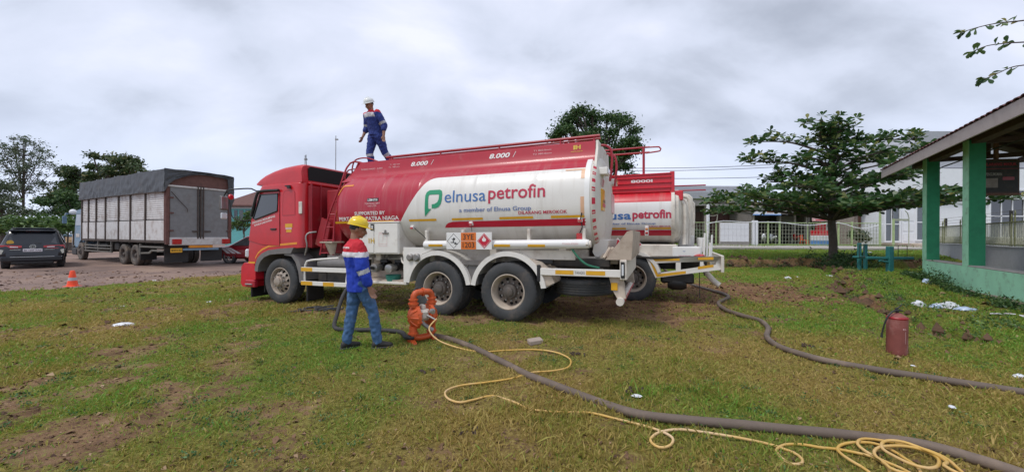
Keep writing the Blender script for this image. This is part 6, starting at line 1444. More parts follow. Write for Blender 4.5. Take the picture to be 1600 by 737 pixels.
ST2 = [(0.0, .80, .66, .6, .38, .58), (0.04, .95, .90, .8, .32, .78), (.12, 1, 1.05, .84, .28, .9), (.3, 1, 1.42, .78, .27, .95), (.6, 1, 1.54, .73, .25, .95), (1.5, 1, 1.56, .73, .25, .93), (2.3, 1, 1.5, .73, .25, .92), (3.1, 1, 1.05, .84, .25, .92), (3.8, .97, .92, .86, .27, .82), (4.1, .8, .65, .7, .34, .6)]
rc = car('parked_car', 'dark red car with white side stripes parked beyond the cargo truck', (-11.85, 21.0, -.106), R(176), 'car_red', ST2, 4.1, 1.72)
for s_ in (-1, 1):
    mb = MB(); mb.prism([(.7, .98), (.75, 1.38), (1.7, 1.42), (2.3, 1.38), (2.95, .98)], lambda a, b, d: (a, s_ * (.87 - (b - .93) * .36 + d), b), -.03, .012); mb.build('side_glass', 'glass_dark', rc)
    for k in range(3): flat_part('side_stripe', [(2.4 + k * .3, .55), (2.6 + k * .3, .55), (3.2 + k * .2, .86), (3.0 + k * .2, .86)], [(0, 1, 2, 3)], lambda a, b: (a, s_ * .868, b), 'cloth_white', rc, 0)

# ================================================================== BACKGROUND, RIGHT
def at(px, py, Y):
    """a point at depth Y that the photograph shows at this place"""
    return ((px - 800) / 600 * Y, Y, 1.5 + (367 + .0052 * (px - 800) - py) / 600 * Y)
def X_(px, Y): return (px - 800) / 600 * Y
def Z_(py, Y, px=1250): return 1.5 + (367 + .0052 * (px - 800) - py) / 600 * Y
mat('concrete', (0.40, 0.37, 0.34), 0.85, var=0.12, dirt=(0.2, 0.17, 0.15), damt=0.3, bump=0.2, bscale=20)
mat('concrete_dark', (0.22, 0.20, 0.185), 0.85, var=0.15, dirt=(0.1, 0.09, 0.08), damt=0.35, dscale=1)
mat('shutter_brown', (0.115, 0.05, 0.045), 0.6, var=0.15)
mat('wall_white', (0.76, 0.77, 0.80), 0.7, var=0.03, dirt=(0.5, 0.5, 0.5), damt=0.12)
mat('wall_grey', (0.42, 0.42, 0.46), 0.85, var=0.08, dirt=(0.25, 0.24, 0.24), damt=0.2, dscale=1.5)
mat('roof_grey', (0.36, 0.37, 0.40), 0.6, var=0.05)
mat('fence_green', (0.36, 0.46, 0.22), 0.6, var=0.15)
mat('fence_mesh', (0.33, 0.35, 0.26), 0.6, var=0.2)
mat('olive_iron', (0.19, 0.20, 0.09), 0.6, var=0.3)
mat('pale_iron', (0.46, 0.46, 0.36), 0.6, var=0.25)
mat('wood_brown', (0.20, 0.095, 0.065), 0.8, var=0.25, dirt=(0.1, 0.06, 0.05), damt=0.3)
mat('wood_grey', (0.30, 0.25, 0.22), 0.8, var=0.2)
mat('turquoise', (0.16, 0.50, 0.50), 0.7, var=0.1, dirt=(0.3, 0.4, 0.4), damt=0.2)
mat('tile_maroon', (0.15, 0.055, 0.055), 0.75, var=0.3, scale=3, dirt=(0.07, 0.04, 0.04), damt=0.3)
mat('green_light', (0.37, 0.72, 0.48), 0.7, var=0.08, scale=2, dirt=(0.16, 0.17, 0.10), damt=0.30, dscale=3.6)
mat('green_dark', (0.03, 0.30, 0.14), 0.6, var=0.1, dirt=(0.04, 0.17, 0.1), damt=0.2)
mat('fascia_board', (0.42, 0.36, 0.34), 0.75, var=0.12, scale=1.5, dirt=(0.2, 0.16, 0.15), damt=0.35, dscale=1.5)
mat('beam_brown', (0.10, 0.06, 0.05), 0.8, var=0.2)
mat('teal_paint', (0.02, 0.17, 0.17), 0.55, var=0.15, dirt=(0.1, 0.12, 0.1), damt=0.2)
mat('blue_sign', (0.12, 0.28, 0.62), 0.5, var=0.1)
mat('chair_orange', (0.75, 0.13, 0.03), 0.5, var=0.05)
mat('glass_day', (0.10, 0.115, 0.13), 0.08, var=0.1, coat=.5)
mat('clod', (0.12, 0.07, 0.042), 0.95, var=0.3, bump=0.4, bscale=20)
mat('soil_pale', (0.48, 0.40, 0.32), 0.9, var=0.15, bump=0.3, bscale=15)

# path with a kerb in front of the fence
px_ = np.linspace(7, 60, 90); rows = []
mb = MB(); rings = []
for x in px_:
    w = .12 * math.sin(x * .7); z0 = gz(float(x), 26.2); z1 = gz(float(x), 29.5)
    rings.append([(x, 26.2 + w, z0 - .05), (x, 26.2 + w, z0 + .13), (x, 26.45 + w, z0 + .14), (x, 29.8, z1 + .06), (x, 29.8, z1 - .1)])
mb.loft(rings, caps=True); struct(mb.build('footpath', 'concrete'))

# shop house behind the fence
YS = 37.
def wallbox(mb, p0, p1, y0, y1, Y, d=.2): mb.box(X_(p0, Y), X_(p1, Y), Y, Y + d, Z_(y1, Y, p0), Z_(y0, Y, p0))
sh = thing('shop_building', 'low grey shop building with brown shutters behind the fence, left of the almond tree', 'building', (X_(1120, YS), YS, .77))
def PB(name, mb, m, par, off, label=None, smooth=30):
    o = mb.build(name, m, par, label, smooth); o.location = (-off[0], -off[1], -off[2]); return o
OFF = (X_(1120, YS), YS, .77)
mb = MB(); mb.box(X_(1000, YS), X_(1172, YS), YS + 2.2, YS + 8, .7, 5.0); PB('wall', mb, 'concrete_dark', sh, OFF)
mb = MB(); mb.box(X_(1000, YS), X_(1175, YS), YS - .4, YS + 8.2, Z_(312, YS), Z_(300, YS), b=.05); mb.box(X_(1040, YS), X_(1168, YS), YS + .8, YS + 8, Z_(300, YS), Z_(289, YS), b=.1); PB('roof_slab', mb, 'roof_grey', sh, OFF)
mb = MB(); mb.box(X_(1000, YS), X_(1172, YS), YS - .1, YS + .2, Z_(322, YS), Z_(312, YS)); PB('lintel', mb, 'concrete', sh, OFF)
for a in (1044, 1076, 1105, 1168): mb = MB(); mb.box(X_(a - 3, YS), X_(a + 3, YS), YS - .1, YS + .3, .7, Z_(312, YS)); PB('column', mb, 'concrete', sh, OFF)
for a, b, n_, m_ in ((1110, 1165, 16, 'shutter_brown'), (1079, 1102, 6, 'beam_brown'), (1048, 1073, 6, 'beam_brown')):
    mb = MB()
    for i in range(n_):
        x0 = X_(a, YS + 1.6) + (X_(b, YS + 1.6) - X_(a, YS + 1.6)) * i / n_; w = (X_(b, YS + 1.6) - X_(a, YS + 1.6)) / n_
        mb.box(x0 + .01, x0 + w - .01, YS + 1.5 + .04 * (i % 2), YS + 1.7, .8, 3.9)
    PB('folding_shutter', mb, m_, sh, OFF)
mb = MB()
for i in range(22): mb.box(X_(1112, YS) + i * .155, X_(1112, YS) + i * .155 + .09, YS + 1.45, YS + 1.5, 3.95, 4.6)
PB('vent_bars', mb, 'concrete', sh, OFF)
# open-fronted shops with awning
YK = 35.
ks = thing('open_shop', 'open-fronted dark shop with a blue and white awning sign and motorcycles inside', 'shop', (X_(1215, YK), YK, .77)); OK_ = (X_(1215, YK), YK, .77)
mb = MB(); mb.box(X_(1174, YK), X_(1262, YK), YK + 5, YK + 5.2, .7, 4.2); mb.box(X_(1174, YK), X_(1174, YK) + .2, YK, YK + 5, .7, 4.0); mb.box(X_(1262, YK), X_(1262, YK) + .2, YK, YK + 5, .7, 4.0); PB('wall', mb, 'concrete_dark', ks, OK_)
mb = MB(); mb.add([(X_(1172, YK), YK - 1.2, Z_(336, YK)), (X_(1266, YK), YK - 1.2, Z_(336, YK)), (X_(1266, YK), YK + 5.4, Z_(316, YK)), (X_(1172, YK), YK + 5.4, Z_(316, YK)), (X_(1172, YK), YK - 1.2, Z_(334, YK)), (X_(1266, YK), YK - 1.2, Z_(334, YK)), (X_(1266, YK), YK + 5.4, Z_(314, YK)), (X_(1172, YK), YK + 5.4, Z_(314, YK))], [(0, 1, 2, 3), (4, 5, 6, 7), (0, 1, 5, 4), (1, 2, 6, 5), (2, 3, 7, 6), (3, 0, 4, 7)]); PB('roof', mb, 'concrete_dark', ks, OK_)
mb = MB(); Y_ = YK - 1.4; mb.add([at(1176, 336, Y_), at(1220, 335, Y_), at(1220, 323, Y_), at(1196, 325, Y_), at(1180, 331, Y_)], [(0, 1, 2, 3, 4)]); mb.add([tuple(np.array(at(*q, Y_)) + (0, .08, 0)) for q in ((1176, 336), (1220, 335), (1220, 323), (1196, 325), (1180, 331))], [(0, 1, 2, 3, 4)]); PB('awning_sign', mb, 'wall_white', ks, OK_)
mb = MB(); mb.box(X_(1176, Y_), X_(1220, Y_), Y_ - .05, Y_ - .01, Z_(336.5, Y_), Z_(335, Y_)); mb.box(X_(1206, Y_), X_(1220, Y_), Y_ - .04, Y_ - .01, Z_(329, Y_), Z_(322, Y_)); PB('awning_trim', mb, 'blue_sign', ks, OK_)
mb = MB(); mb.box(X_(1198, Y_), X_(1216, Y_), Y_ - .03, Y_ - .01, Z_(332, Y_), Z_(330, Y_)); PB('sign_stripe', mb, 'print_orange', ks, OK_)
mb = MB()
for a in (1176, 1217, 1240, 1258): mb = MB(); mb.box(X_(a, YK), X_(a + 2, YK), YK - .1, YK + .1, .7, 4.0); PB('post', mb, 'concrete', ks, OK_)
mb = MB()
for i in range(14): mb.box(X_(1226 + i * 2.3, YK), X_(1227 + i * 2.3, YK), YK + 1, YK + 1.1, 2.6, 3.4)
PB('shelf_bars', mb, 'concrete', ks, OK_)['kind'] = 'stuff'
# fence panels of green iron and wire grid
YF = 30.2
fb = .72
posts = [(1060, 0), (1103, 0), (1119, 1), (1200, 1), (1218, 1), (1262, 0), (1310, 1), (1331, 1), (1374, 0)]
fc = thing('iron_fence', 'pale green iron fence with wire grid panels along the footpath', 'fence', (X_(1200, YF), YF, fb)); OF = (X_(1200, YF), YF, fb)
for i, (a, k) in enumerate(posts):
    mb = MB(); w = .07 if k else .04; w *= .75; mb.box(X_(a, YF) - w, X_(a, YF) + w, YF - w, YF + w, fb - .1, Z_(346 if k else 350, YF), b=.01); PB('post', mb, 'fence_green', fc, OF)
for (a, k), (b, k2) in zip(posts, posts[1:]):
    zt = Z_(347.5, YF)
    mb = MB(); mb.box(X_(a, YF) + .07, X_(b, YF) - .07, YF - .03, YF + .03, zt - .06, zt, b=.005); PB('rail', mb, 'fence_green', fc, OF); mb = MB(); mb.box(X_(a, YF) + .07, X_(b, YF) - .07, YF - .03, YF + .03, fb + .12, fb + .18, b=.005); PB('rail', mb, 'fence_green', fc, OF)
    mb = MB(); n_ = int((X_(b, YF) - X_(a, YF)) / .24)
    for i in range(1, n_): x = X_(a, YF) + (X_(b, YF) - X_(a, YF)) * i / n_; mb.box(x - .012, x + .012, YF - .01, YF + .01, fb + .18, zt - .06)
    for j in range(1, 6): z = fb + .15 + (zt - fb - .2) * j / 6; mb.box(X_(a, YF) + .08, X_(b, YF) - .08, YF - .022, YF - .012, z - .01, z + .01)
    o = PB('wire_grid', mb, 'fence_mesh', fc, OF); o['kind'] = 'stuff'
mb = MB(); mb.tube(spline([at(1103, 350, YF - .1), at(1130, 345, YF - .1), at(1165, 347, YF - .1), at(1215, 347, YF - .1), at(1262, 352, YF - .1), at(1310, 348, YF - .1), at(1345, 357, YF - .1), at(1380, 350, YF - .1)], .5), .03, 6); tag(mb.build('white_cable', 'wall_white'), 'loose white cable strung along the top of the green fence', 'cable')
hb_ = thing('notice_panel', 'blank white tiled panel mounted on the fence left of the shop', 'panel', (X_(1144, YF - .3), YF - .3, fb)); OH = (X_(1144, YF - .3), YF - .3, fb)
for i in range(7):
    for j in range(3):
        w = (X_(1166, YF) - X_(1122, YF)) / 7; x0 = X_(1122, YF) + i * w; z0 = Z_(378, YF) + j * (Z_(349, YF) - Z_(378, YF)) / 3; h = (Z_(349, YF) - Z_(378, YF)) / 3
        mb = MB(); mb.box(x0 + .006, x0 + w - .006, YF - .34, YF - .28, z0 + .006, z0 + h - .006, b=.004); PB('panel_tile', mb, 'wall_white', hb_, OH)
mb = MB(); mb.box(X_(1121, YF), X_(1167, YF), YF - .28, YF - .2, fb, Z_(348, YF)); PB('backing', mb, 'concrete', hb_, OH)
for a in (1174, 1179):
    mb = MB(); mb.box(X_(a, YF), X_(a + 3.2, YF), YF - .2, YF, .6, Z_(345, YF), b=.02); tag(mb.build('gate_pillar', 'wall_white'), 'left of the two slim white gate pillars' if a == 1174 else 'right of the two slim white gate pillars', 'pillar', 'white gate pillars')
mb = MB(); mb.tube([(X_(1106, 32), 32, .6), (X_(1106, 32), 32, 4.2)], [.14, .11], 12); tag(mb.build('concrete_pole', 'wall_white'), 'short white concrete pole in front of the brown shutters', 'pole')
mb = MB(); mb.tube(spline([at(1108, 337, 32), at(1116, 337, 32), at(1121, 335, 32), at(1120, 345, 32)], .3), .025, 6); tag(mb.build('bent_pipe', 'pale_iron'), 'thin bent pipe beside the white concrete pole', 'pipe')
# motorcycles
def motorcycle(x, y, yaw, m, label):
    c = thing('motorcycle', label, 'motorcycle', (x, y, .77), (0, 0, yaw), 'motorcycles parked in the shop')
    for q in (-.62, .62): mb = MB(); mb.lathe([(.20, -.04), (.27, -.05), (.29, 0), (.27, .05), (.20, .04)], origin=(q, 0, .29), axis='y', n=20); mb.lathe([(.0, -.02), (.2, -.01), (.2, .01), (0, .02)], origin=(q, 0, .29), axis='y', n=16); mb.build('wheel', 'rubber', c)
    mb = MB(); mb.loft([[(x_, w * math.cos(t), z + h * math.sin(t)) for t in [2 * PI * k / 10 for k in range(10)]] for x_, w, h, z in ((-.75, .03, .05, .72), (-.5, .11, .14, .68), (-.1, .12, .16, .58), (.1, .10, .12, .48), (.3, .16, .3, .62), (.42, .15, .28, .72), (.5, .05, .1, .8))]); mb.build('fairing', m, c)
    mb = MB(); mb.box(-.6, .05, -.11, .11, .76, .84, b=.03); mb.build('seat', 'black_plastic', c)
    mb = MB(); mb.tube([(.42, -.3, 1.0), (.40, 0, .95), (.42, .3, 1.0)], .018, 6); mb.tube([(.40, 0, .95), (.62, 0, .3)], .03, 6); mb.tube([(.42, -.2, 1.0), (.38, -.26, 1.15)], .01, 5); mb.build('handlebar', 'steel_dull', c)
motorcycle(X_(1194, 33.5), 33.5, R(60), 'wall_white', 'white motorcycle parked nearest the white pillars')
motorcycle(X_(1208, 34.2), 34.2, R(75), 'wall_white', 'second white motorcycle, just right of the first')
motorcycle(X_(1231, 34.5), 34.5, R(80), 'black_gloss', 'dark motorcycle parked in the middle of the open shop')
motorcycle(X_(1244, 34.5), 34.5, R(70), 'lamp_red', 'dark red motorcycle beside the orange chair')
oc = thing('plastic_chair', 'orange plastic chair standing behind the fence', 'chair', (X_(1257, 32.5), 32.5, .77), (0, 0, R(30)))
mb = MB(); mb.box(-.22, .22, -.22, .22, .42, .46, b=.02); mb.build('seat', 'chair_orange', oc); mb = MB(); mb.box(-.22, .22, .2, .24, .46, .85, b=.02); mb.build('backrest', 'chair_orange', oc)
for a in (-1, 1):
    for b in (-1, 1): mb = MB(); mb.tube([(.2 * a, .2 * b, .43), (.24 * a, .24 * b, 0)], .025, 6); mb.build('leg', 'chair_orange', oc)
# painted drum stall
ds = thing('drum_stall', 'small fuel stall with a red, white and blue drum and a red sign on top', 'stall', (X_(1282, 31.4), 31.4, .75))
w = .48
for z0, z1, m_ in ((.05, .45, 'blue_sign'), (.45, .85, 'wall_white'), (.85, 1.25, 'bright_red')):
    mb = MB(); mb.box(-w, w, -w, w, z0, z1, b=.01); mb.build('painted_band', m_, ds)
mb = MB(); mb.box(-w - .1, w + .1, -w - .1, w + .1, -.05, .05); mb.build('base', 'concrete', ds)
mb = MB(); mb.cyl((0, 0, 1.25), (0, 0, 2.4), .05, 8); mb.box(-.3, .3, -.2, .2, 1.25, 1.8, b=.03); mb.build('stand', 'dull_red', ds)
mb = MB(); mb.box(-.62, .62, -.12, .12, 2.0, 2.35, b=.02); s_ = mb.build('sign_board', 'print_pink', ds); mb = MB(); mb.box(-.62, .62, -.14, -.12, 2.25, 2.35); mb.box(-.5, .5, -.14, -.12, 2.08, 2.14); mb.build('sign_stripe', 'bright_red', s_)
# wooden shed
YW = 33.
sd_ = thing('wooden_shed', 'red-brown timber shed between the almond tree and the white house', 'shed', (X_(1358, YW), YW, .77)); OW = (X_(1358, YW), YW, .77)
for i in range(16):
    x0 = X_(1338, YW) + i * (X_(1379, YW) - X_(1338, YW)) / 16; w = (X_(1379, YW) - X_(1338, YW)) / 16
    mb = MB(); mb.box(x0 + .008, x0 + w - .008, YW + .02 * (i % 2), YW + .1, 1.9 if i > 4 else .77, Z_(322 + (16 - i) * .5, YW), b=.006); PB('plank', mb, 'wood_brown' if i % 3 else 'wood_grey', sd_, OW)
mb = MB(); mb.box(X_(1350, YW), X_(1377, YW), YW - .1, YW + .1, .77, 1.9); PB('low_wall', mb, 'wall_grey', sd_, OW)
mb = MB(); mb.box(X_(1338, YW), X_(1379, YW), YW + .2, YW + 3, .77, 4.1); PB('back_wall', mb, 'wood_grey', sd_, OW)
mb = MB(); r0 = [at(1336, 331, YW - .6), at(1380, 319, YW - .6), at(1380, 315, YW + 3), at(1336, 324, YW + 3)]; mb.add(r0 + [(a, b, c + .08) for a, b, c in r0], [(0, 1, 2, 3), (4, 5, 6, 7), (0, 1, 5, 4), (1, 2, 6, 5), (2, 3, 7, 6), (3, 0, 4, 7)]); PB('roof', mb, 'tile_maroon', sd_, OW)
mb = MB(); mb.box(X_(1351, YW), X_(1375, YW), YW - .03, YW + .01, Z_(347, YW), Z_(338, YW)); PB('window_opening', mb, 'wood_grey', sd_, OW)
for i in range(7): mb = MB(); x = X_(1352 + i * 3.5, YW); mb.box(x, x + .05, YW - .05, YW - .03, Z_(347, YW), Z_(338, YW)); PB('window_bar', mb, 'wall_white', sd_, OW)
# white house
YH_ = 31.
wh = thing('white_house', 'white two-storey house with tall white-framed windows behind the pavilion', 'house', (X_(1480, YH_), YH_, .77)); OWH = (X_(1480, YH_), YH_, .77)
mb = MB(); mb.box(X_(1381, YH_), X_(1800, YH_), YH_, YH_ + 9, .5, Z_(262, YH_)); PB('wall', mb, 'wall_white', wh, OWH)
mb = MB(); q = [at(1392, 262, YH_ + .6), at(1760, 262, YH_ + .6), at(1760, 205, YH_ + .6), at(1444, 205, YH_ + .6)]; mb.add(q + [(a, b + 7, c) for a, b, c in q], [(0, 1, 2, 3), (7, 6, 5, 4), (0, 1, 5, 4), (1, 2, 6, 5), (2, 3, 7, 6), (3, 0, 4, 7)]); PB('upper_storey', mb, 'roof_grey', wh, OWH)
mb = MB(); mb.box(X_(1380, YH_), X_(1800, YH_), YH_ - .25, YH_ - .0, Z_(310, YH_), Z_(305, YH_)); PB('ledge', mb, 'wall_white', wh, OWH)
for p0, p1, y0, y1, m_ in ((1382.5, 1392, 324, 376, 'glass_day'), (1394, 1404, 324, 376, 'glass_day'), (1431, 1442, 320, 374, 'glass_day'), (1546, 1598, 298, 377, 'glass_dark')):
    Y_ = YH_ - .02
    mb = MB(); a, b = X_(p0, Y_), X_(p1, Y_); z0, z1 = Z_(y1, Y_, p0), Z_(y0, Y_, p0); mb.box(a, b, Y_ - .02, Y_ + .015, z0, z1); f_ = PB('window', mb, m_, wh, OWH)
    mb = MB(); t = .12
    mb.box(a - t, a, Y_ - .1, Y_ + .015, z0 - t, z1 + t); mb.box(b, b + t, Y_ - .1, Y_ + .015, z0 - t, z1 + t); mb.box(a, b, Y_ - .09, Y_ + .015, z1, z1 + t); mb.box(a, b, Y_ - .09, Y_ + .015, z0 - t, z0); mb.box(a, b, Y_ - .06, Y_ - .02, (z0 + z1) / 2 - .04, (z0 + z1) / 2 + .04)
    if p1 - p0 > 30:
        for k in (1, 2): x = a + (b - a) * k / 3; mb.box(x - .04, x + .04, Y_ - .06, Y_ - .02, z0, z1)
    o = mb.build('frame', 'wall_white', f_)
mb = MB(); a, b = X_(1408, YH_), X_(1429, YH_); mb.box(a, b, YH_ - .06, YH_ - .0, Z_(379, YH_), Z_(328, YH_), b=.01)
for i in range(2):
    for j in range(3): x0 = a + .1 + i * (b - a - .1) / 2; z0 = Z_(376, YH_) + j * .82; mb.box(x0, x0 + (b - a) / 2 - .2, YH_ - .09, YH_ - .06, z0, z0 + .68, b=.02)
PB('door', mb, 'wall_white', wh, OWH)
mb = MB(); mb.box(X_(1376, YH_), X_(1455, YH_), YH_ - 1.4, YH_, .6, 1.02); mb.box(X_(1384, YH_), X_(1440, YH_), YH_ - 2.0, YH_ - 1.4, .6, .86); mb.box(X_(1428, 29), X_(1450, 29), 28.7, 29.3, .6, 1.05, b=.08); PB('step', mb, 'soil_pale', wh, OWH)
gt = thing('garden_gate', 'pale green metal gate frame in front of the white house door', 'gate', (X_(1395, 28.9), 28.9, .7)); OG = (X_(1395, 28.9), 28.9, .7)
mb = MB(); Y_ = 28.9
for a in (1375, 1396): mb.box(X_(a, Y_) - .05, X_(a, Y_) + .05, Y_ - .05, Y_ + .05, .6, Z_(318 if a < 1380 else 341, Y_))
PB('gate_post', mb, 'fence_green', gt, OG); mb = MB(); mb.box(X_(1396, Y_), X_(1419, Y_), Y_ - .03, Y_ + .03, Z_(344, Y_), Z_(341, Y_)); mb.tube(spline([at(1420, 384, Y_), at(1420, 340, Y_), at(1418, 333, Y_), at(1414, 329, Y_)], .3), .03, 6); PB('gate_frame', mb, 'fence_mesh', gt, OG)

for i, (a, b, yt, yb, Y, wm, rm, lb) in enumerate(((1176, 1262, 312, 330, 47, 'concrete', 'rust_red', 'far house with a rusty red roof behind the open shop'), (1268, 1345, 318, 336, 44, 'wood_grey', 'tile_maroon', 'far house with a dark maroon roof left of the timber shed'), (1066, 1150, 302, 318, 52, 'concrete', 'shutter_brown', 'far house with a brown roof behind the grey shop'))):
    fh = thing('far_house', lb, 'house', (X_((a + b) / 2, Y), Y, .7), group='far houses'); OO = (X_((a + b) / 2, Y), Y, .7)
    mb = MB(); mb.box(X_(a + 3, Y), X_(b - 3, Y), Y, Y + 6, .6, Z_(yb, Y)); PB('wall', mb, wm, fh, OO)
    x0, x1, z0, z1 = X_(a, Y), X_(b, Y), Z_(yb, Y), Z_(yt, Y)
    mb = MB(); mb.add([(x0, Y - .7, z0), (x1, Y - .7, z0), (x1, Y + 7, z0), (x0, Y + 7, z0), (x0 + .8, Y + 3.1, z1), (x1 - .8, Y + 3.1, z1)], [(0, 1, 5, 4), (1, 2, 5), (2, 3, 4, 5), (3, 0, 4), (3, 2, 1, 0)]); PB('roof', mb, rm, fh, OO)
    for k in range(3): q = X_(a + (b - a) * (k + .5) / 3, Y); mb = MB(); mb.box(q - .6, q + .6, Y - .06, Y + .05, z0 - 2.0, z0 - .7); PB('window', mb, 'glass_day', fh, OO)
# boundary wall with ornamental railing
WA = Vector((27.6, 25.7, 0)); WB = Vector((15.6, 9.15, 0)); WD = (WB - WA).normalized(); WN = Vector((-WD.y, WD.x, 0))
Lw = (WB - WA).length; yawW = math.atan2(WD.y, WD.x)
bw = thing('boundary_wall', 'grey plastered boundary wall with olive iron railing behind the pavilion', 'wall', (WA.x, WA.y, 0), (0, 0, yawW))
mb = MB(); mb.box(0, Lw, -.08, .08, -.2, 1.10, b=.01); mb.box(0, Lw, -.11, .11, 1.10, 1.14, b=.01); mb.build('wall', 'wall_grey', bw)
mb = MB(); mb.box(0, Lw, -.025, .025, 2.10, 2.15); mb.box(0, Lw, -.02, .02, 1.20, 1.23); mb.build('rail', 'olive_iron', bw)
mb = MB(); x = .1
while x < Lw: mb.box(x - .012, x + .012, -.012, .012, 1.14, 2.10); x += .16
o = mb.build('bars', 'pale_iron', bw); o['kind'] = 'stuff'
mb = MB(); x = .18; k = 0
while x < Lw:
    for c_, r_ in ((1.34, .075), (1.22, .05)): mb.tube([(x + r_ * math.cos(t), .03, c_ + r_ * math.sin(t)) for t in [2 * PI * q / 10 for q in range(10)]], .014, 5, closed=True)
    mb.tube([(x - .06, .03, 1.44), (x, .03, 1.54), (x + .06, .03, 1.44)], .014, 5); x += .16
o = mb.build('scroll_work', 'pale_iron', bw); o['kind'] = 'stuff'
for x in np.arange(1.2, Lw, 2.9):
    mb = MB()
    for d, h in ((-.3, 2.25), (0, 2.40)): mb.box(x + d - .018, x + d + .018, -.018, .018, 1.14, h); mb.tube([(x + d, 0, h), (x + d + .03, 0, h + .10), (x + d, 0, h + .22)], [.028, .028, .004], 6)
    mb.build('post', 'olive_iron', bw)
for x in (2.2, 3.8, 7.5, 12.0, 16.0):
    mb = MB(); mb.box(x - .04, x + .04, .1, .18, 1.0, 2.62); mb.build('wire_post', 'chassis_dark', bw)
mb = MB()
for z in (2.3, 2.45, 2.6): mb.tube([(1, .14, z), (Lw, .14, z)], .008, 4)
mb.build('wire', 'steel_dull', bw)

# ---- pavilion
PO = Vector((14.75, 13.8, 0)); PD = Vector((-.535, -.845, 0)).normalized(); yawP = math.atan2(PD.y, PD.x)
# local x: along the near wall towards the camera; local y: away from the lawn (inside)
pv = thing('pavilion', 'open pavilion with green columns, pale green low wall and tiled gable roof at the right', 'pavilion', (PO.x, PO.y, 0), (0, 0, yawP))
IN = 1.0     # inside is local +y (to the right of the wall as seen from the lawn)
LP_ = 10.5; WP_ = 3.0; TOPW = .715
mb = MB(); mb.box(0, LP_, 0, .32, -.35, TOPW - .04, b=.01); mb.box(0, .32, .32, WP_, -.35, .36, b=.01); mb.build('low_wall', 'green_light', pv)
mb = MB(); mb.box(.36, LP_, .0, .34, TOPW - .037, TOPW, b=.01); mb.build('wall_cap', 'concrete', pv)
mb = MB(); mb.box(.32, LP_, .32, WP_, -.3, .35); mb.build('floor', 'concrete', pv)
mb = MB(); xs_ = np.linspace(0, LP_, 60); mb.prism([(0, -.38)] + [(float(q), -.04 + .13 * float(fbm(np.array([q * 1.7]), np.array([2.0]), 5, 3)[0]) + .05 * sst((q - 3) / 3)) for q in xs_] + [(LP_, -.38)], lambda a, b, d: (a, d, b), -.012, .001); mb.build('plinth', 'soil_pale', pv)
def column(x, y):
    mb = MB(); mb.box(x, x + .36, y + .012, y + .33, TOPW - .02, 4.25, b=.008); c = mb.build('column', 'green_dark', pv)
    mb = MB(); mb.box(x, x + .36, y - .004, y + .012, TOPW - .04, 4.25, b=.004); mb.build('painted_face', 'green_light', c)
for x in (.0, 3.15, 6.3, 9.45): column(x, 0)
for x in (3.15, 6.3, 9.45): column(x, WP_ - .33)
# roof: eaves at y=-.8, ridge above the middle
EY, EZ = -.80, 3.90; RYY, RZ = WP_ / 2, 4.98; X0r, X1r = -1.35, LP_ + 1.0
sl = math.atan2(RZ - EZ, RYY - EY); SL = math.hypot(RZ - EZ, RYY - EY)
mb = MB()
for s_ in (0, 1):
    ya, yb = (EY, RYY) if s_ == 0 else (WP_ - EY, RYY)
    mb.add([(X0r, ya, EZ + .26), (X1r, ya, EZ + .26), (X1r, yb, RZ + .26), (X0r, yb, RZ + .26), (X0r, ya, EZ + .22), (X1r, ya, EZ + .22), (X1r, yb, RZ + .22), (X0r, yb, RZ + .22)], [(0, 1, 2, 3), (4, 5, 6, 7), (0, 1, 5, 4), (1, 2, 6, 5), (2, 3, 7, 6), (3, 0, 4, 7)])
mb.build('roof_deck', 'beam_brown', pv)
for y in (EY, WP_ - EY):
    mb = MB(); mb.box(X0r - .02, X1r, y - .02 if y < 0 else y - .02, y + .02, EZ - .06, EZ + .25, b=.008); mb.build('fascia', 'fascia_board', pv)
for x in (X0r, X1r):
    mb = MB()
    for ya, za, yb, zb in ((EY, EZ, RYY, RZ), (WP_ - EY, EZ, RYY, RZ)): mb.add([(x - .02, ya, za), (x - .02, yb, zb), (x - .02, yb, zb + .24), (x - .02, ya, za + .24), (x + .02, ya, za), (x + .02, yb, zb), (x + .02, yb, zb + .24), (x + .02, ya, za + .24)], [(0, 1, 2, 3), (4, 5, 6, 7), (0, 1, 5, 4), (1, 2, 6, 5), (2, 3, 7, 6), (3, 0, 4, 7)])
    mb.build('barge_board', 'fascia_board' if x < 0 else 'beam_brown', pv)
for i in range(16):
    x = X0r + .3 + i * .8
    for s_ in (0, 1):
        ya, yb = (EY + .03, RYY) if s_ == 0 else (WP_ - EY - .03, RYY)
        mb = MB(); mb.add([(x, ya, EZ + .09), (x + .08, ya, EZ + .09), (x + .08, yb, RZ + .09), (x, yb, RZ + .09), (x, ya, EZ + .21), (x + .08, ya, EZ + .21), (x + .08, yb, RZ + .21), (x, yb, RZ + .21)], [(0, 1, 2, 3), (4, 5, 6, 7), (0, 1, 5, 4), (1, 2, 6, 5), (2, 3, 7, 6), (3, 0, 4, 7)]); mb.build('rafter', 'beam_brown', pv)
mb = MB(); mb.box(X0r, X1r, .05, .3, 4.13, 4.3, b=.01); mb.box(X0r, X1r, WP_ - .3, WP_ - .05, 4.13, 4.3, b=.01); mb.box(X0r, X1r, RYY - .05, RYY + .05, 4.9, 5.05); mb.build('wall_plate', 'beam_brown', pv)
for x in (.1, 3.25, 6.4, 9.55): mb = MB(); mb.box(x, x + .12, .0, WP_, 4.14, 4.28, b=.01); mb.box(x + .02, x + .1, RYY - .05, RYY + .05, 4.28, 4.95); mb.build('tie_beam', 'beam_brown', pv)
mb = MB(); mb.tube([(-.1, .5, 3.98), (4.6, .6, 3.98)], .02, 6); mb.build('hanging_rod', 'chassis_dark', pv)
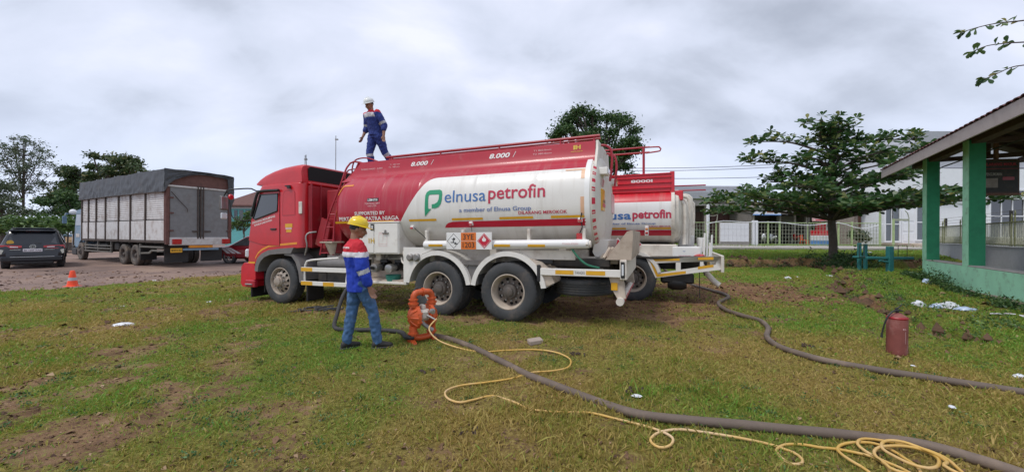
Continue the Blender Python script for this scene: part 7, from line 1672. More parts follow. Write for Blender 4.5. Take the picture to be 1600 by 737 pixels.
# clay tiles: the eaves courses one by one, the rest as a mass
tw = .26
def tile_mesh():
    mb = MB(); ring = []
    for y_, lift in ((0, 0.0), (.36, -.012)):
        top = [(-tw / 2 + tw * k / 6, y_, .035 * math.sin(PI * k / 6) ** 1.0 + lift + .012) for k in range(7)]; bot = [(a, b, c - .016) for a, b, c in top[::-1]]; ring.append(top + bot)
    mb.loft(ring); return mb.mesh('roof_tile', 'tile_maroon', 40)
tmz = tile_mesh(); rnd = random.Random(2); cnt = 0; bulk = MB()
nT = int((X1r - X0r) / tw) + 1
for s_ in (0, 1):
    for r in range(7):
        for i in range(nT):
            x = X0r + tw * (i + .4); t = r * .36 - .05; y = EY + t * math.cos(sl) if s_ == 0 else WP_ - EY - t * math.cos(sl); z = EZ + .265 + t * math.sin(sl) + rnd.uniform(0, .008) + .010 * r / 7
            rotm = Euler((sl, 0, rnd.uniform(-.03, .03))) if s_ == 0 else Euler((sl, 0, PI + rnd.uniform(-.03, .03)))
            if s_ == 0 and r < 4:
                link('roof_tile', tmz, pv, loc=(x, y, z), rot=rotm); cnt += 1
            else:
                M4 = Matrix.Translation((x, y, z)) @ rotm.to_matrix().to_4x4()
                a = [M4 @ Vector(q) for q in ((-tw / 2, 0, .012), (-tw / 4, 0, .037), (0, 0, .047), (tw / 4, 0, .037), (tw / 2, 0, .012), (-tw / 2, .36, .0), (-tw / 4, .36, .025), (0, .36, .035), (tw / 4, .36, .025), (tw / 2, .36, .0))]
                bulk.add(a, [(k, k + 1, k + 6, k + 5) for k in range(4)])
o = bulk.build('roof_tiles', 'tile_maroon', pv); o['kind'] = 'stuff'
mb = MB()
mb.tube([(X0r, RYY, RZ + .30), (X1r, RYY, RZ + .30)], .09, 10); mb.build('ridge_cap', 'tile_maroon', pv)
# hanging notice board under the roof
hb = thing('hanging_sign', 'dark notice board hanging under the pavilion roof', 'sign', (15.55, 12.3, 3.45), (0, 0, R(-8)))
mb = MB(); mb.box(-.56, .56, -.05, .05, -.56, .56, b=.015); mb.build('board', 'beam_brown', hb)
mb = MB(); mb.box(-.56, .56, -.09, .08, -.60, -.54, b=.01); mb.box(-.1, .0, -.03, .03, .56, 1.1); mb.build('frame', 'wood_brown', hb)
hf = lambda a, b: (a, -.054, b)
flat_part('sign_face', *quad2(-.50, .50, -.50, .50), hf, 'chassis_dark', hb, 0)
hf2 = lambda a, b: (a, -.058, b)
lettering('lettering', 'DILARANG MASUK', -.46, .46, .34, .43, hf2, 'print_red', hb, .01, cut=0); lettering('lettering', 'PENGUMUMAN', -.38, .06, .02, .12, hf2, 'concrete', hb, .02, cut=0)
flat_part('sign_panel', *quad2(-.42, -.05, -.36, -.06), hf2, 'wood_grey', hb, 0); flat_part('sign_panel', *quad2(.08, .40, -.12, -.02), hf2, 'dull_red', hb, 0); flat_part('sign_rule', *quad2(-.5, .5, .235, .25), hf2, 'dull_red', hb, 0)
# teal roundabout frame
cr_ = thing('playground_roundabout', 'teal metal playground roundabout frame on the lawn left of the pavilion', 'playground ride', (X_(1390, 15.6), 15.6, gz(X_(1390, 15.6), 15.6)))
mb = MB(); mb.box(-.09, .11, -.09, .09, -.1, 1.02, b=.02); mb.build('main_post', 'teal_paint', cr_)
mb = MB(); mb.box(-.78, -.66, .5, .62, 0, 1.15, b=.02); mb.box(-.34, -.22, .7, .82, 0, 1.1, b=.02); mb.build('rear_post', 'teal_paint', cr_)
mb = MB(); mb.box(-.95, .95, -.06, .04, .50, .60, b=.015); mb.tube([(-1.05, .5, .56), (0, 0, .54), (.8, .7, .54)], .05, 8); mb.tube([(-.5, -.1, .45), (.1, 0, .35)], .04, 8); mb.build('cross_arm', 'teal_paint', cr_)
mb = MB()
for a in (-1.05, -.85, .55, .92): mb.tube([(a, .2, .55), (a, .2, 1.06)], .012, 5)
mb.tube([(-1.05, .2, 1.06), (.92, .2, 1.06)], .014, 5); mb.tube([(-1.05, .2, .58), (.92, .2, .58)], .014, 5); mb.build('wire_frame', 'chassis_dark', cr_)
# overhead lines and masts
for i, (p0, y0, p1, y1) in enumerate(((860, 262, 1240, 239), (860, 266, 1240, 243), (860, 276, 1260, 258), (860, 290, 1150, 293))):
    a = Vector(at(p0, y0, 46)); b = Vector(at(p1 + 300, y1 - (300 * (y0 - y1) / (p1 - p0) * .8), 46)); pts = [a.lerp(b, k / 20) - Vector((0, 0, 1.1 * math.sin(PI * k / 20))) for k in range(21)]
    tag(MB().tube(pts, .032, 5).build('overhead_wire', 'chassis_dark'), ['topmost overhead wire left of the almond tree', 'second overhead wire, just under the topmost', 'third overhead wire, well below the upper pair', 'lowest overhead wire above the shops'][i], 'wire', 'overhead wires')
for p, yt, lb in ((524, 212, 'tall thin radio mast behind the tanker cab'), (476, 243, 'short thin aerial mast left of the tall one')):
    m_ = MB(); m_.tube([(X_(p, 60), 60, 0), (X_(p, 60), 60, Z_(yt, 60, p))], [.09, .05], 6); m_.box(X_(p, 60) - .1, X_(p, 60) + .35, 59.9, 60.1, Z_(yt + 6, 60, p) - .1, Z_(yt + 6, 60, p) + .1); tag(m_.build('radio_mast', 'steel_dull'), lb, 'mast')
# left: house with red roof, little shed
YL = 44.
lh = thing('turquoise_house', 'turquoise house with a red hipped roof between the two trucks', 'house', (X_(385, YL), YL, -.1)); OL = (X_(385, YL), YL, -.1)
mb = MB(); mb.box(X_(352, YL), X_(475, YL), YL, YL + 7, -.2, Z_(323, YL, 400)); PB('wall', mb, 'turquoise', lh, OL)
a, b, zb, zt = X_(346, YL), X_(485, YL), Z_(321, YL, 400), Z_(282, YL, 400)
mb = MB(); mb.add([(a, YL - .8, zb), (b, YL - .8, zb), (b, YL + 8, zb), (a, YL + 8, zb), (a + 4.2, YL + 3.6, zt), (b - 4.2, YL + 3.6, zt), (a, YL - .8, zb - .15), (b, YL - .8, zb - .15), (b, YL + 8, zb - .15), (a, YL + 8, zb - .15)], [(0, 1, 5, 4), (1, 2, 5), (2, 3, 4, 5), (3, 0, 4), (6, 7, 1, 0), (7, 8, 2, 1), (8, 9, 3, 2), (9, 6, 0, 3), (6, 9, 8, 7)]); PB('roof', mb, 'rust_red', lh, OL)
for p0, p1 in ((366, 371), (374, 380), (384, 391), (396, 404)): mb = MB(); mb.box(X_(p0, YL), X_(p1, YL), YL - .05, YL + .05, Z_(345, YL, 370), Z_(328, YL, 370)); PB('window', mb, 'glass_day', lh, OL)
mb = MB(); mb.box(X_(355, YL), X_(475, YL), YL - .12, YL - .0, Z_(326, YL, 400), Z_(323.5, YL, 400)); PB('trim', mb, 'wall_white', lh, OL)
YQ = 34.
ls = thing('roadside_stall', 'low blue-grey roofed roadside stall behind the black SUV', 'stall', (X_(95, YQ), YQ, -.1)); OQ = (X_(95, YQ), YQ, -.1)
mb = MB(); mb.box(X_(70, YQ), X_(121, YQ), YQ, YQ + 2.5, Z_(370, YQ, 90), Z_(366, YQ, 90), b=.03); PB('roof', mb, 'cab_blue', ls, OQ)
mb = MB()
for a in (72, 96, 119): mb.box(X_(a, YQ), X_(a, YQ) + .12, YQ + .1, YQ + .2, -.1, Z_(369, YQ, 90))
mb.box(X_(72, YQ), X_(119, YQ), YQ + 1.0, YQ + 2.2, -.1, .6); PB('counter', mb, 'wood_grey', ls, OQ)
for i, p in enumerate((46, 112)): mb = MB(); x = X_(p + 2, 33); mb.tube([(x, 33, -.1), (x, 33, Z_(345 - 12 * i, 33, 60))], .05, 6); ellipsoid(mb, (x, 33, Z_(343 - 12 * i, 33, 60)), (.25, .25, .25), 12); tag(mb.build('globe_lamp', 'wall_white'), ['left white globe lamp in front of the hedge', 'right white globe lamp by the blue truck cab'][i], 'lamp')

# ================================================================== VEGETATION
def leaf_material(name, c_dark, c_mid, c_light, rough=.5, trans=.25):
    m = bpy.data.materials.new(name); m.use_nodes = True; n = m.node_tree.nodes; l = m.node_tree.links; p = n['Principled BSDF']
    a = N(n, 'ShaderNodeAttribute', attribute_name='tone'); r = N(n, 'ShaderNodeValToRGB'); l.new(a.outputs['Fac'], r.inputs[0]); el = r.color_ramp.elements; el.new(.5)
    for i, (q, c) in enumerate(((0, c_dark), (.55, c_mid), (1, c_light))): el[i].position = q; el[i].color = (*c, 1)
    l.new(r.outputs[0], p.inputs['Base Color']); p.inputs['Roughness'].default_value = rough
    t = N(n, 'ShaderNodeBsdfTranslucent'); l.new(r.outputs[0], t.inputs[0]); mx = N(n, 'ShaderNodeMixShader'); mx.inputs[0].default_value = trans
    l.new(p.outputs[0], mx.inputs[1]); l.new(t.outputs[0], mx.inputs[2]); l.new(mx.outputs[0], n['Material Output'].inputs[0]); M[name] = m
leaf_material('leaf_dark', (.02, .05, .016), (.055, .125, .032), (.18, .25, .07))
leaf_material('leaf_mid', (.025, .05, .016), (.06, .105, .03), (.26, .22, .09))
leaf_material('leaf_sparse', (.05, .08, .04), (.10, .14, .075), (.18, .21, .12))
leaf_material('leaf_banana', (.03, .07, .015), (.09, .17, .04), (.22, .32, .10))
leaf_material('leaf_almond', (.022, .06, .02), (.07, .155, .045), (.32, .31, .10), .38, .4)
leaf_material('leaf_weed', (.03, .08, .03), (.06, .16, .04), (.13, .27, .07), .5, .2)
leaf_material('grass_blade', (.50, .37, .12), (.32, .32, .055), (.18, .38, .045), .6, .35)
mat('bark', (0.10, 0.08, 0.065), 0.9, var=0.25, bump=0.6, bscale=15)
RS = np.random.RandomState(11)
def poly_mesh(name, V_, F_, m, tone=None):
    """V_ (n,k,3) corners of n polygons with k corners"""
    n, k, _ = V_.shape; me = bpy.data.meshes.new(name)
    me.vertices.add(n * k); me.vertices.foreach_set('co', V_.astype(np.float32).ravel())
    me.loops.add(n * k); me.loops.foreach_set('vertex_index', np.arange(n * k, dtype=np.int32))
    me.polygons.add(n); me.polygons.foreach_set('loop_start', np.arange(0, n * k, k, dtype=np.int32))
    me.update(calc_edges=True); me.materials.append(M[m])
    if tone is not None: attr_mesh(me, 'tone', np.repeat(tone, k))
    return me
def leaves(P, size, m, name='crown', droop=.3, asp=.5, toneb=0.0):
    """one pointed leaf polygon per point"""
    n = len(P); a = RS.uniform(0, 2 * PI, n); el = RS.normal(-droop, .5, n)
    d = np.stack([np.cos(a) * np.cos(el), np.sin(a) * np.cos(el), np.sin(el)], -1)
    w = np.cross(d, RS.normal(0, 1, (n, 3))); w /= np.linalg.norm(w, axis=1)[:, None] + 1e-9
    s = size * RS.uniform(.6, 1.3, n)[:, None]
    Vv = np.stack([P, P + d * s * .45 + w * s * asp * .5, P + d * s, P + d * s * .5 - w * s * asp * .5], 1)
    return poly_mesh(name, Vv, None, m, np.clip(RS.beta(2, 2.5, n) + toneb, 0, 1))
def tree(name, label, base, blobs, nl, size, m, trunk_r, cat='tree', trunk_top=None, group=None, branches=True, droop=.3, clump=.33, bm='bark'):
    """blobs: (x, y, z, rx, ry, rz) crown masses; each is filled with smaller clumps so that the outline stays ragged"""
    t = thing(name, label, cat, base, group=group); B = np.array(base)
    pts = []; vol = np.array([b[3] * b[4] * b[5] for b in blobs]) ** .75; vol /= vol.sum()
    mb = MB(); top = trunk_top or (base[0], base[1], np.mean([b[2] for b in blobs]))
    tp = [Vector(base) - B_(base), Vector(base).lerp(Vector(top), .5) - B_(base) + Vector((.1, 0, 0)), Vector(top) - B_(base)]
    mb.tube(spline(tp, .5), list(np.interp(np.linspace(0, 1, len(spline(tp, .5))), [0, .1, 1], [trunk_r * 1.4, trunk_r, trunk_r * .5])), 10)
    for b, f in zip(blobs, vol):
        nc = max(5, int(60 * f)); c = RS.normal(0, 1, (nc, 3)); c /= np.linalg.norm(c, axis=1)[:, None]; c *= RS.uniform(.45, 1.0, nc)[:, None] ** .6
        c = c * np.array(b[3:6]) + np.array(b[:3]); per = int(nl * f / nc)
        for q in c:
            r = clump * np.mean(b[3:6]) * RS.uniform(.7, 1.3); o_ = RS.normal(0, .5, (per, 3)) * r * np.array([1.15, 1.15, .7]); pts.append(q + o_)
        if branches:
            for q in c[:: max(1, nc // 6)]:
                s0 = Vector(base).lerp(Vector(top), RS.uniform(.45, .95)); e_ = Vector(q)
                mb.tube(spline([s0 - B_(base), s0.lerp(e_, .5) - B_(base) + Vector((0, 0, -.1)), e_ - B_(base)], .6), [trunk_r * .4] + [trunk_r * .22] * (len(spline([s0, s0.lerp(e_, .5) + Vector((0, 0, -.1)), e_], .6)) - 1), 6)
    mb.build('trunk', bm, t)
    P = np.concatenate(pts) - B; link('crown', leaves(P, size, m, droop=droop), t); return t
def B_(b): return Vector(b)
def blobs_px(L_, Y, dy=1.5):
    return [(X_(p, Y + o), Y + o, Z_(y, Y + o, p), rx / 600 * Y, rd, rz / 600 * Y) for p, y, rx, rz, o, rd in L_]
# tree behind the tankers
tree('broadleaf_tree', 'dense dark green tree rising behind the two tankers', (X_(935, 25), 25, .4), blobs_px([(905, 200, 38, 28, 0, 1.6), (880, 205, 22, 20, .5, 1), (950, 205, 40, 26, .5, 1.6), (975, 225, 26, 26, 0, 1.3), (925, 235, 52, 30, 0, 2), (985, 250, 20, 26, 0, 1.2), (950, 265, 45, 25, 0, 1.6), (910, 180, 18, 12, 0, .8)], 25), 30000, .17, 'leaf_dark', .25)
# left trees
tree('feathery_tree', 'tall thin feathery tree at the far left', (X_(34, 42), 42, -.1), blobs_px([(35, 232, 22, 18, 0, 1.6), (18, 262, 24, 14, 0, 1.6), (62, 262, 22, 14, 0, 1.6), (40, 290, 30, 10, 0, 1.6), (75, 285, 14, 12, 0, 1), (8, 300, 18, 12, 0, 1.5), (30, 222, 9, 12, 0, .8), (64, 240, 12, 8, 0, 1), (10, 235, 14, 10, 0, 1)], 42), 5200, .22, 'leaf_sparse', .13, trunk_top=(X_(36, 42), 42, Z_(235, 42, 36)), clump=.45)
tree('flowering_tree', 'rounded tree with pale yellowish tips above the cargo truck', (X_(165, 40), 40, -.1), blobs_px([(140, 262, 26, 20, 0, 2), (170, 252, 28, 16, 0, 2), (195, 262, 22, 18, 0, 2), (222, 268, 14, 14, 0, 1.5), (120, 275, 18, 14, 0, 1.5), (160, 285, 36, 18, 0, 2.4), (130, 300, 30, 18, 0, 2.2), (105, 318, 26, 20, 0, 2.2)], 40), 17000, .30, 'leaf_mid', .3)
tree('bushy_tree', 'dark low bushy tree behind the cab of the cargo truck', (X_(120, 36), 36, -.1), blobs_px([(100, 325, 30, 22, 0, 2), (130, 315, 26, 24, 0, 2), (85, 345, 26, 16, 0, 2), (150, 330, 20, 26, 0, 2)], 36), 11000, .26, 'leaf_dark', .18)
tree('bushy_tree', 'low grey-green bush at the extreme left edge above the SUV', (X_(2, 38), 38, -.1), blobs_px([(-10, 322, 26, 14, 0, 2), (14, 330, 18, 10, 0, 2), (-40, 300, 30, 30, 0, 3)], 38), 5000, .26, 'leaf_sparse', .14)
hb2 = []
for p in range(-120, 118, 12): hb2.append((p, 350 + random.uniform(-3, 4), 14, 9, random.uniform(-1, 1), 1.0))
hdg = thing('hedge', 'light green broad-leaved hedge behind the black SUV', 'hedge', (X_(40, 31), 31, -.1)); pts = []
for b in blobs_px(hb2, 31): pts.append(RS.normal(0, .55, (420, 3)) * np.array(b[3:6]) + np.array(b[:3]))
P = np.concatenate(pts) - np.array([X_(40, 31), 31, -.1]); link('foliage', leaves(P, .36, 'leaf_banana', 'foliage', .1, .4), hdg)
mb = MB(); [mb.cyl((X_(p, 31) - X_(40, 31), 0, 0), (X_(p, 31) - X_(40, 31) + .1, 0, 2.0), .05, 6) for p in range(-120, 118, 9)]; mb.build('stems', 'bark', hdg)
tree('garden_shrub', 'small bright green shrub in front of the turquoise house', (X_(380, 40), 40, -.1), blobs_px([(380, 345, 10, 9, 0, .8), (392, 338, 8, 8, 0, .8), (368, 352, 8, 8, 0, .8)], 40), 1500, .25, 'leaf_banana', .08)
tree('garden_tree', 'small leafy tree between the open shop and the timber shed', (X_(1322, 36), 36, .77), blobs_px([(1320, 340, 20, 14, 0, 1.2), (1305, 345, 12, 12, 0, 1), (1322, 358, 22, 14, 0, 1.2)], 36), 4500, .25, 'leaf_dark', .1)
tree('garden_tree', 'small tree with yellow leaves beside the drum stall', (X_(1262, 38), 38, .77), blobs_px([(1258, 335, 10, 10, 0, 1), (1268, 345, 10, 12, 0, 1)], 38), 1800, .25, 'leaf_mid', .08)
for i, (p, lb) in enumerate(((1340, 'leafy plants behind the right fence panels'), (1062, 'plants behind the fence left of the white pole'), (1090, 'plants behind the fence, next to the white pole'))):
    tree('potted_plants', lb, (X_(p, 31.5), 31.5, .75), blobs_px([(p, 365, 10, 9, 0, .5), (p + 10, 370, 8, 7, 0, .5)], 31.5), 900, .2, 'leaf_mid', .03, cat='plants')

# tropical almond: tiers of level limbs carrying leaf rosettes
OBOV = np.array([(0, 0), (.3, .10), (.62, .24), (.86, .22), (1.0, 0), (.86, -.22), (.62, -.24), (.3, -.10)])
def rosette_leaves(centers, length, per, m, name, up=.25):
    out = []; tn = []
    for c in centers:
        k = per + RS.randint(-2, 3); a0 = RS.uniform(0, 6.3)
        for j in range(k):
            a = a0 + 2 * PI * j / k + RS.normal(0, .15); e_ = RS.normal(up, .38); L_ = length * RS.uniform(.65, 1.15); roll = RS.normal(0, .5)
            d = np.array([math.cos(a) * math.cos(e_), math.sin(a) * math.cos(e_), math.sin(e_)]); s_ = np.array([-math.sin(a), math.cos(a), 0]); nn = np.cross(d, s_); s_ = s_ * math.cos(roll) + nn * math.sin(roll)
            p = c + d * .03
            out.append([p + d * L_ * x + s_ * L_ * y - np.array([0, 0, .10 * L_ * x * x]) for x, y in OBOV]); tn.append(RS.beta(2, 3) + (.35 if RS.rand() < .1 else 0))
    return poly_mesh(name, np.array(out), None, m, np.clip(np.array(tn), 0, 1))
al_b = (X_(1301, 19.6), 19.6, .40)
al = thing('almond_tree', 'tropical almond tree with wide flat tiers of leaves beside the lawn bank', 'tree', al_b)
mb = MB(); tk = [(0, 0, -.1), (.03, 0, .8), (-.02, .05, 1.9), (.05, .05, 3.0), (-.05, .1, 4.4), (.05, 0, 5.4), (-.1, 0, 6.5)]
sp_ = spline(tk, .3); mb.tube(sp_, list(np.interp(np.linspace(0, 1, len(sp_)), [0, .05, .3, 1], [.27, .19, .17, .03])), 12)
ros = []
def limb_tier(z0, z1, rl, n, phase, back=1.0, r_in=.8):
    for i in range(n):
        a = phase + 2 * PI * i / n + RS.normal(0, .12); c, s_ = math.cos(a), math.sin(a)
        rad = rl[0] if c < 0 else rl[1]; rad = rad * (abs(c) ** .5 * .5 + .5) * RS.uniform(.8, 1.05) * (1 if abs(c) > .5 else back)
        e_ = Vector((c * rad, s_ * rad * .9, z1 + RS.normal(0, .12))); s0 = Vector((0, 0, z0)); md = s0.lerp(e_, .5) + Vector((RS.normal(0, .1), RS.normal(0, .1), (z1 - z0) * .35))
        L_ = spline([s0, md, e_], .25); mb.tube(L_, list(np.linspace(.075, .018, len(L_))), 6)
        k0 = int(len(L_) * (.25 if z0 < 3 else .42))
        for j in range(k0, len(L_)):
            for q in range(3):
                if RS.rand() < (.30 if j < len(L_) * .6 else .12): continue
                t = (j - k0) / max(1, len(L_) - k0); off = RS.normal(0, .52 * (1 - .45 * t) + .1); sd2 = Vector((-s_, c, 0)) * off + Vector((c, s_, 0)) * RS.normal(0, .15) + Vector((0, 0, abs(RS.normal(.12, .12))))
                p = L_[j] + sd2; ros.append(np.array(p)); 
                if abs(off) > .25 and RS.rand() < .6: mb.tube([L_[max(0, j - 1)], L_[j].lerp(p, .6) + Vector((0, 0, .02)), p], [.018, .012, .007], 4)
limb_tier(1.95, 2.75, (7.2, 6.8), 12, .0, .75); limb_tier(2.3, 3.25, (6.2, 6.8), 8, .0, .75)
limb_tier(3.1, 3.85, (3.0, 3.6), 6, .9); limb_tier(3.5, 4.3, (2.5, 4.2), 5, .3, .7)
limb_tier(4.2, 4.95, (5.0, 2.6), 6, .0, .5); limb_tier(4.5, 5.3, (2.0, 4.6), 4, .0, .5); limb_tier(5.2, 6.15, (4.2, 1.5), 4, .0, .45); limb_tier(5.0, 6.3, (1.0, 6.0), 4, .0, .4); limb_tier(6.0, 6.7, (1.2, 1.2), 4, .3)
mb.build('trunk', 'bark', al)
link('crown', rosette_leaves(ros, .34, 9, 'leaf_almond', 'crown'), al)
# the near branches reaching in at the top right, each leaf a piece of its own
nb = thing('almond_tree', 'leafy tree outside the right edge whose branches reach in at the top right corner', 'tree', (15.4, 6.6, -.1))
NB = Vector((15.4, 6.6, -.1)); mb = MB()
mb.tube([Vector((0, 0, 0)), Vector((.1, 0, 3)), Vector((0, .2, 6.2))], [.22, .17, .1], 12)
leafm = []
for v in range(3):
    mm = MB(); 
    pts_ = [(x * .17, y * .17, -.03 * x * x + (.012 if abs(y) > .1 else 0)) for x, y in OBOV]
    mm.add(pts_ + [(.5 * .17, 0, -.02)], [(i, (i + 1) % 8, 8) for i in range(8)])
    me = mm.mesh('leaf', 'leaf_almond', 60, recalc=False); attr_mesh(me, 'tone', np.full(len(me.vertices), (.35, .6, 1.0)[v])); leafm.append(me)
def near_branch(pp, Y, r0):
    P = [Vector(at(p, y, Y + dy)) - NB for p, y, dy in pp]; P = [Vector((.0, .1, P[0].z - 1.0)), P[0] + (Vector((0, 0, P[0].z - 1)) - P[0]) * .4 + Vector((0, 0, .2))] + P
    L_ = spline(P, .09); mb.tube(L_, list(np.linspace(r0, .008, len(L_))), 6)
    return L_
rl_ = random.Random(4)
for pp, Y in ((((1680, 20, .3), (1600, 32, .1), (1560, 36, 0), (1530, 42, 0), (1503, 50, 0)), 8.6), (((1680, 62, .3), (1600, 66, .1), (1568, 68, 0), (1540, 72, 0), (1520, 80, 0)), 8.3), (((1680, 85, .3), (1610, 100, 0), (1580, 105, 0), (1555, 116, 0), (1536, 124, 0)), 8.4)):
    L_ = near_branch(pp, Y, .04)
    for j in range(len(L_)):
        w = L_[j] + NB
        if w.x / w.y > 1.42: 
            if j % 4: continue
        if rl_.random() < .16: continue
        dirn = (L_[min(j + 1, len(L_) - 1)] - L_[max(j - 1, 0)]).normalized()
        for q in range(1 if j < len(L_) - 2 else 5):
            d = (dirn * rl_.uniform(-.1, 1.1) + Vector((rl_.uniform(-.7, .7), rl_.uniform(-.8, .8), rl_.uniform(-.9, .6)))).normalized()
            qt = d.to_track_quat('X', 'Z'); e_ = (qt @ Euler((rl_.uniform(-1, 1), 0, 0)).to_quaternion()).to_euler()
            link('leaf', leafm[rl_.choice((0, 0, 1, 1, 1, 2))], nb, loc=L_[j], rot=e_)
mb.build('trunk', 'bark', nb)

# weeds at wall foot, tree foot and on the bank
def weeds(name, label, spots, size, m, n=40):
    P = []
    for x, y, r, h in spots:
        z = gz(x, y); q = RS.normal(0, .45, (n, 3)) * np.array([r, r, 0]) + np.array([x, y, 0]); q[:, 2] = z + np.abs(RS.normal(.3, .4, n)) * h; P.append(q)
    me = leaves(np.concatenate(P), size, m, name, -.5, .45); o = link(name, me); o['kind'] = 'stuff'; tag(o, label, 'weeds')
wl_ = []
for i in range(60):
    t = random.uniform(-.2, 7.5); q = PO + PD * t; wl_.append((q.x - .25 - random.uniform(0, .25), q.y + .12, .16, random.uniform(.08, .30) * (1.4 if 1.2 < t < 3.4 else .7)))
weeds('weeds', 'dark weeds growing along the foot of the green pavilion wall', wl_, .07, 'leaf_dark', 70)
weeds('weeds', 'bushy weeds round the foot of the almond tree', [(al_b[0] + random.uniform(-1.3, 1.3), al_b[1] + random.uniform(-1.6, .5), .35, random.uniform(.2, .6)) for _ in range(40)], .13, 'leaf_dark', 60)
weeds('weeds', 'low clover and weeds on the rough ground beside the ditch', [(DITCH[k][0] + (DITCH[k + 1][0] - DITCH[k][0]) * t + random.uniform(-.3, 1.6), DITCH[k][1] + (DITCH[k + 1][1] - DITCH[k][1]) * t + random.uniform(-.4, .4), .22, .12) for k in range(1, 7) for t in np.random.RandomState(k).rand(16)], .05, 'leaf_banana', 40)
weeds('weeds', 'ragged weeds hanging over the lawn bank', [(random.uniform(9, 27), 19.3 + random.uniform(-.6, .4), .3, .15) for _ in range(70)], .08, 'leaf_mid', 40)

rw_ = np.random.RandomState(21); sp_ = []
while len(sp_) < 420:
    y = 2.1 + 9 * rw_.rand() ** 1.5; x = rw_.uniform(-1.5, 1.5) * y
    if rw_.rand() < float(green(np.array([x]), np.array([y]))[0]) and float(cover(np.array([x]), np.array([y]))[0]) > .25: sp_.append((x, y, rw_.uniform(.05, .16), rw_.uniform(.02, .045)))
weeds('weeds', 'small dark broad-leaved weeds dotted through the foreground grass', sp_, .024, 'leaf_weed', 34)

rc_ = np.random.RandomState(31); V8 = []
path = [(DITCH[k][0] + (DITCH[k + 1][0] - DITCH[k][0]) * t, DITCH[k][1] + (DITCH[k + 1][1] - DITCH[k][1]) * t) for k in range(0, 7) for t in rc_.rand(34)] + [(x, 19.0 + rc_.normal(0, .2)) for x in rc_.uniform(8, 26, 130)]
mb = MB()
for (x, y) in path:
    x += rc_.normal(0, .22); y += rc_.normal(0, .22); r = rc_.gamma(3, .018) * (1 + .02 * y); q = rc_.normal(0, 1, (6, 3)); q /= np.linalg.norm(q, axis=1)[:, None]
    o3 = np.array([(1, 0, 0), (-1, 0, 0), (0, 1, 0), (0, -1, 0), (0, 0, 1), (0, 0, -1)]) * rc_.uniform(.6, 1.4, (6, 1)) * r + np.array([x, y, gz(x, y) + r * .3])
    mb.add([tuple(p) for p in o3], [(0, 2, 4), (2, 1, 4), (1, 3, 4), (3, 0, 4), (2, 0, 5), (1, 2, 5), (3, 1, 5), (0, 3, 5)])
o = mb.build('soil_clods', 'clod', smooth=0); o['kind'] = 'stuff'; tag(o, 'dark broken clods of earth along the ditch and the lawn bank', 'earth')

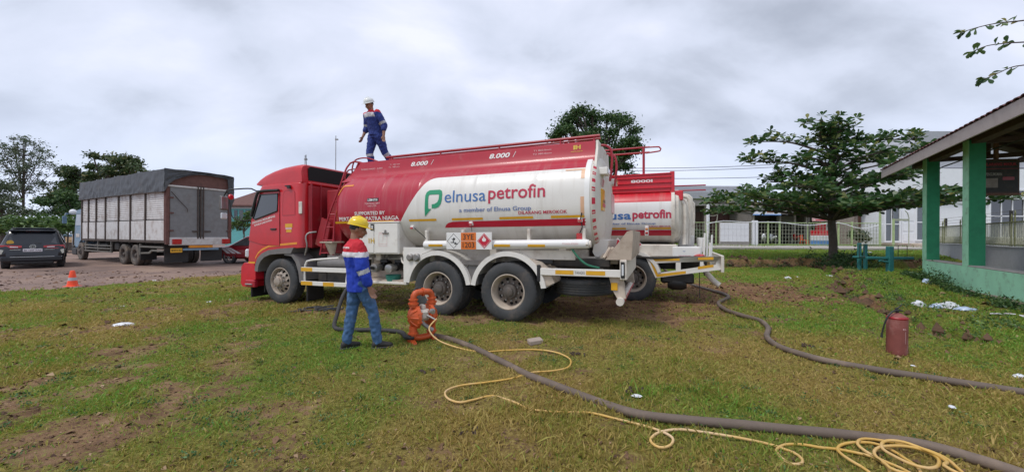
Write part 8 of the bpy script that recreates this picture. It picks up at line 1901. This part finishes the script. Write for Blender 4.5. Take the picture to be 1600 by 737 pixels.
# grass: blades over the turf, thinner and broader with distance
def blades(C, seed):
    rs = np.random.RandomState(seed)
    n0 = int(C)
    # distance density: y pdf ~ y * (3.5/y)^1.6
    ys = np.linspace(1.9, 34, 2000); pdf = ys * np.minimum(1, (3.4 / ys) ** 1.55); cdf = np.cumsum(pdf); cdf /= cdf[-1]
    y = np.interp(rs.rand(n0), cdf, ys); x = rs.uniform(-1.62, 1.62, n0) * (y + .3)
    c = cover(x, y); f = fbm(x * 6, y * 6, 61, 3); keep = rs.rand(n0) < np.clip(c * 1.2 + (f - .5) * 2.0 - .02, .05, 1) * (1 - road_mask(x, y))
    keep &= ~((x > PO.x - .535 / .845 * (PO.y - y) - .0) & (y < PO.y + .5))
    x = x[keep]; y = y[keep]; g = green(x, y); n = len(x)
    z = gz_np(x, y) + micro(x, y) - .004
    dist = np.hypot(x, y); lod = np.clip((dist / 4.5), 1, 8) ** .75
    h = rs.gamma(4, .0056, n) * (.75 + .7 * fbm(x * .9, y * .9, 71, 3)) * (1 + .35 * (lod - 1)) * np.where(dist > 12, .8, 1)
    h = h * np.where(fbm(x * .5 + 3, y * .5, 73, 3) > .60, 1.6, 1)
    w = rs.uniform(.0018, .0042, n) * lod
    broad = rs.rand(n) < .30; w = np.where(broad, w * 2.1, w); h = np.where(broad, h * .62, h)
    a = rs.uniform(0, 2 * PI, n); lean = np.abs(rs.normal(0, .9, n)) * h; ax = rs.uniform(0, 2 * PI, n)
    px = np.stack([x, y, z], -1); side = np.stack([np.cos(a), np.sin(a), 0 * a], -1) * w[:, None]
    tip = px + np.stack([np.cos(ax) * lean, np.sin(ax) * lean, h], -1)
    mid = (px + tip) / 2 + np.stack([0 * h, 0 * h, h * .16], -1)
    Vv = np.stack([px - side * .7, px + side * .7, mid + side, tip, mid - side], 1)
    tone = np.clip(.08 + g * .75 + rs.normal(0, .26, n), 0, 1)
    me = poly_mesh('grass', Vv, None, 'grass_blade', tone); print('grass blades', n); return me
o = link('grass', blades(900000, 3)); o['kind'] = 'stuff'; tag(o, 'patchy short green and straw-coloured grass over the whole field', 'grass')
# small clods, pebbles and dry leaves among the grass
rs = np.random.RandomState(8); n = 60000
y = 2 + 14 * rs.rand(n) ** 1.7; x = rs.uniform(-1.6, 1.6, n) * y; k = rs.rand(n) < (1.25 - cover(x, y)); x = x[k]; y = y[k]; n = len(x)
z = gz_np(x, y) + micro(x, y) + .004; s = rs.gamma(2.0, .0042, n)[:, None] * np.clip(np.hypot(x, y) / 5, 1, 3)[:, None]
P = np.stack([x, y, z], -1); a = rs.uniform(0, 6.3, n); d = np.stack([np.cos(a), np.sin(a), rs.normal(0, .3, n)], -1); e2 = np.stack([-np.sin(a), np.cos(a), rs.normal(0, .3, n)], -1); up_ = np.array([0, 0, 1.0])
me = poly_mesh('dry_leaves', np.stack([P - d * s, P - e2 * s * .5 + up_ * s * .5, P + d * s, P + e2 * s * .6 + up_ * s * .3], 1), None, 'leaf_litter' if 'leaf_litter' in M else 'twig')
leaf_material('leaf_litter', (.06, .03, .018), (.20, .11, .06), (.42, .30, .18), .85, .0); me.materials.clear(); me.materials.append(M['leaf_litter']); attr_mesh(me, 'tone', np.repeat(rs.beta(1.6, 2.6, n), 4))
o = link('dry_leaves', me); o['kind'] = 'stuff'; tag(o, 'dry leaves, crumbs of soil and straw scattered over the field', 'leaf litter')
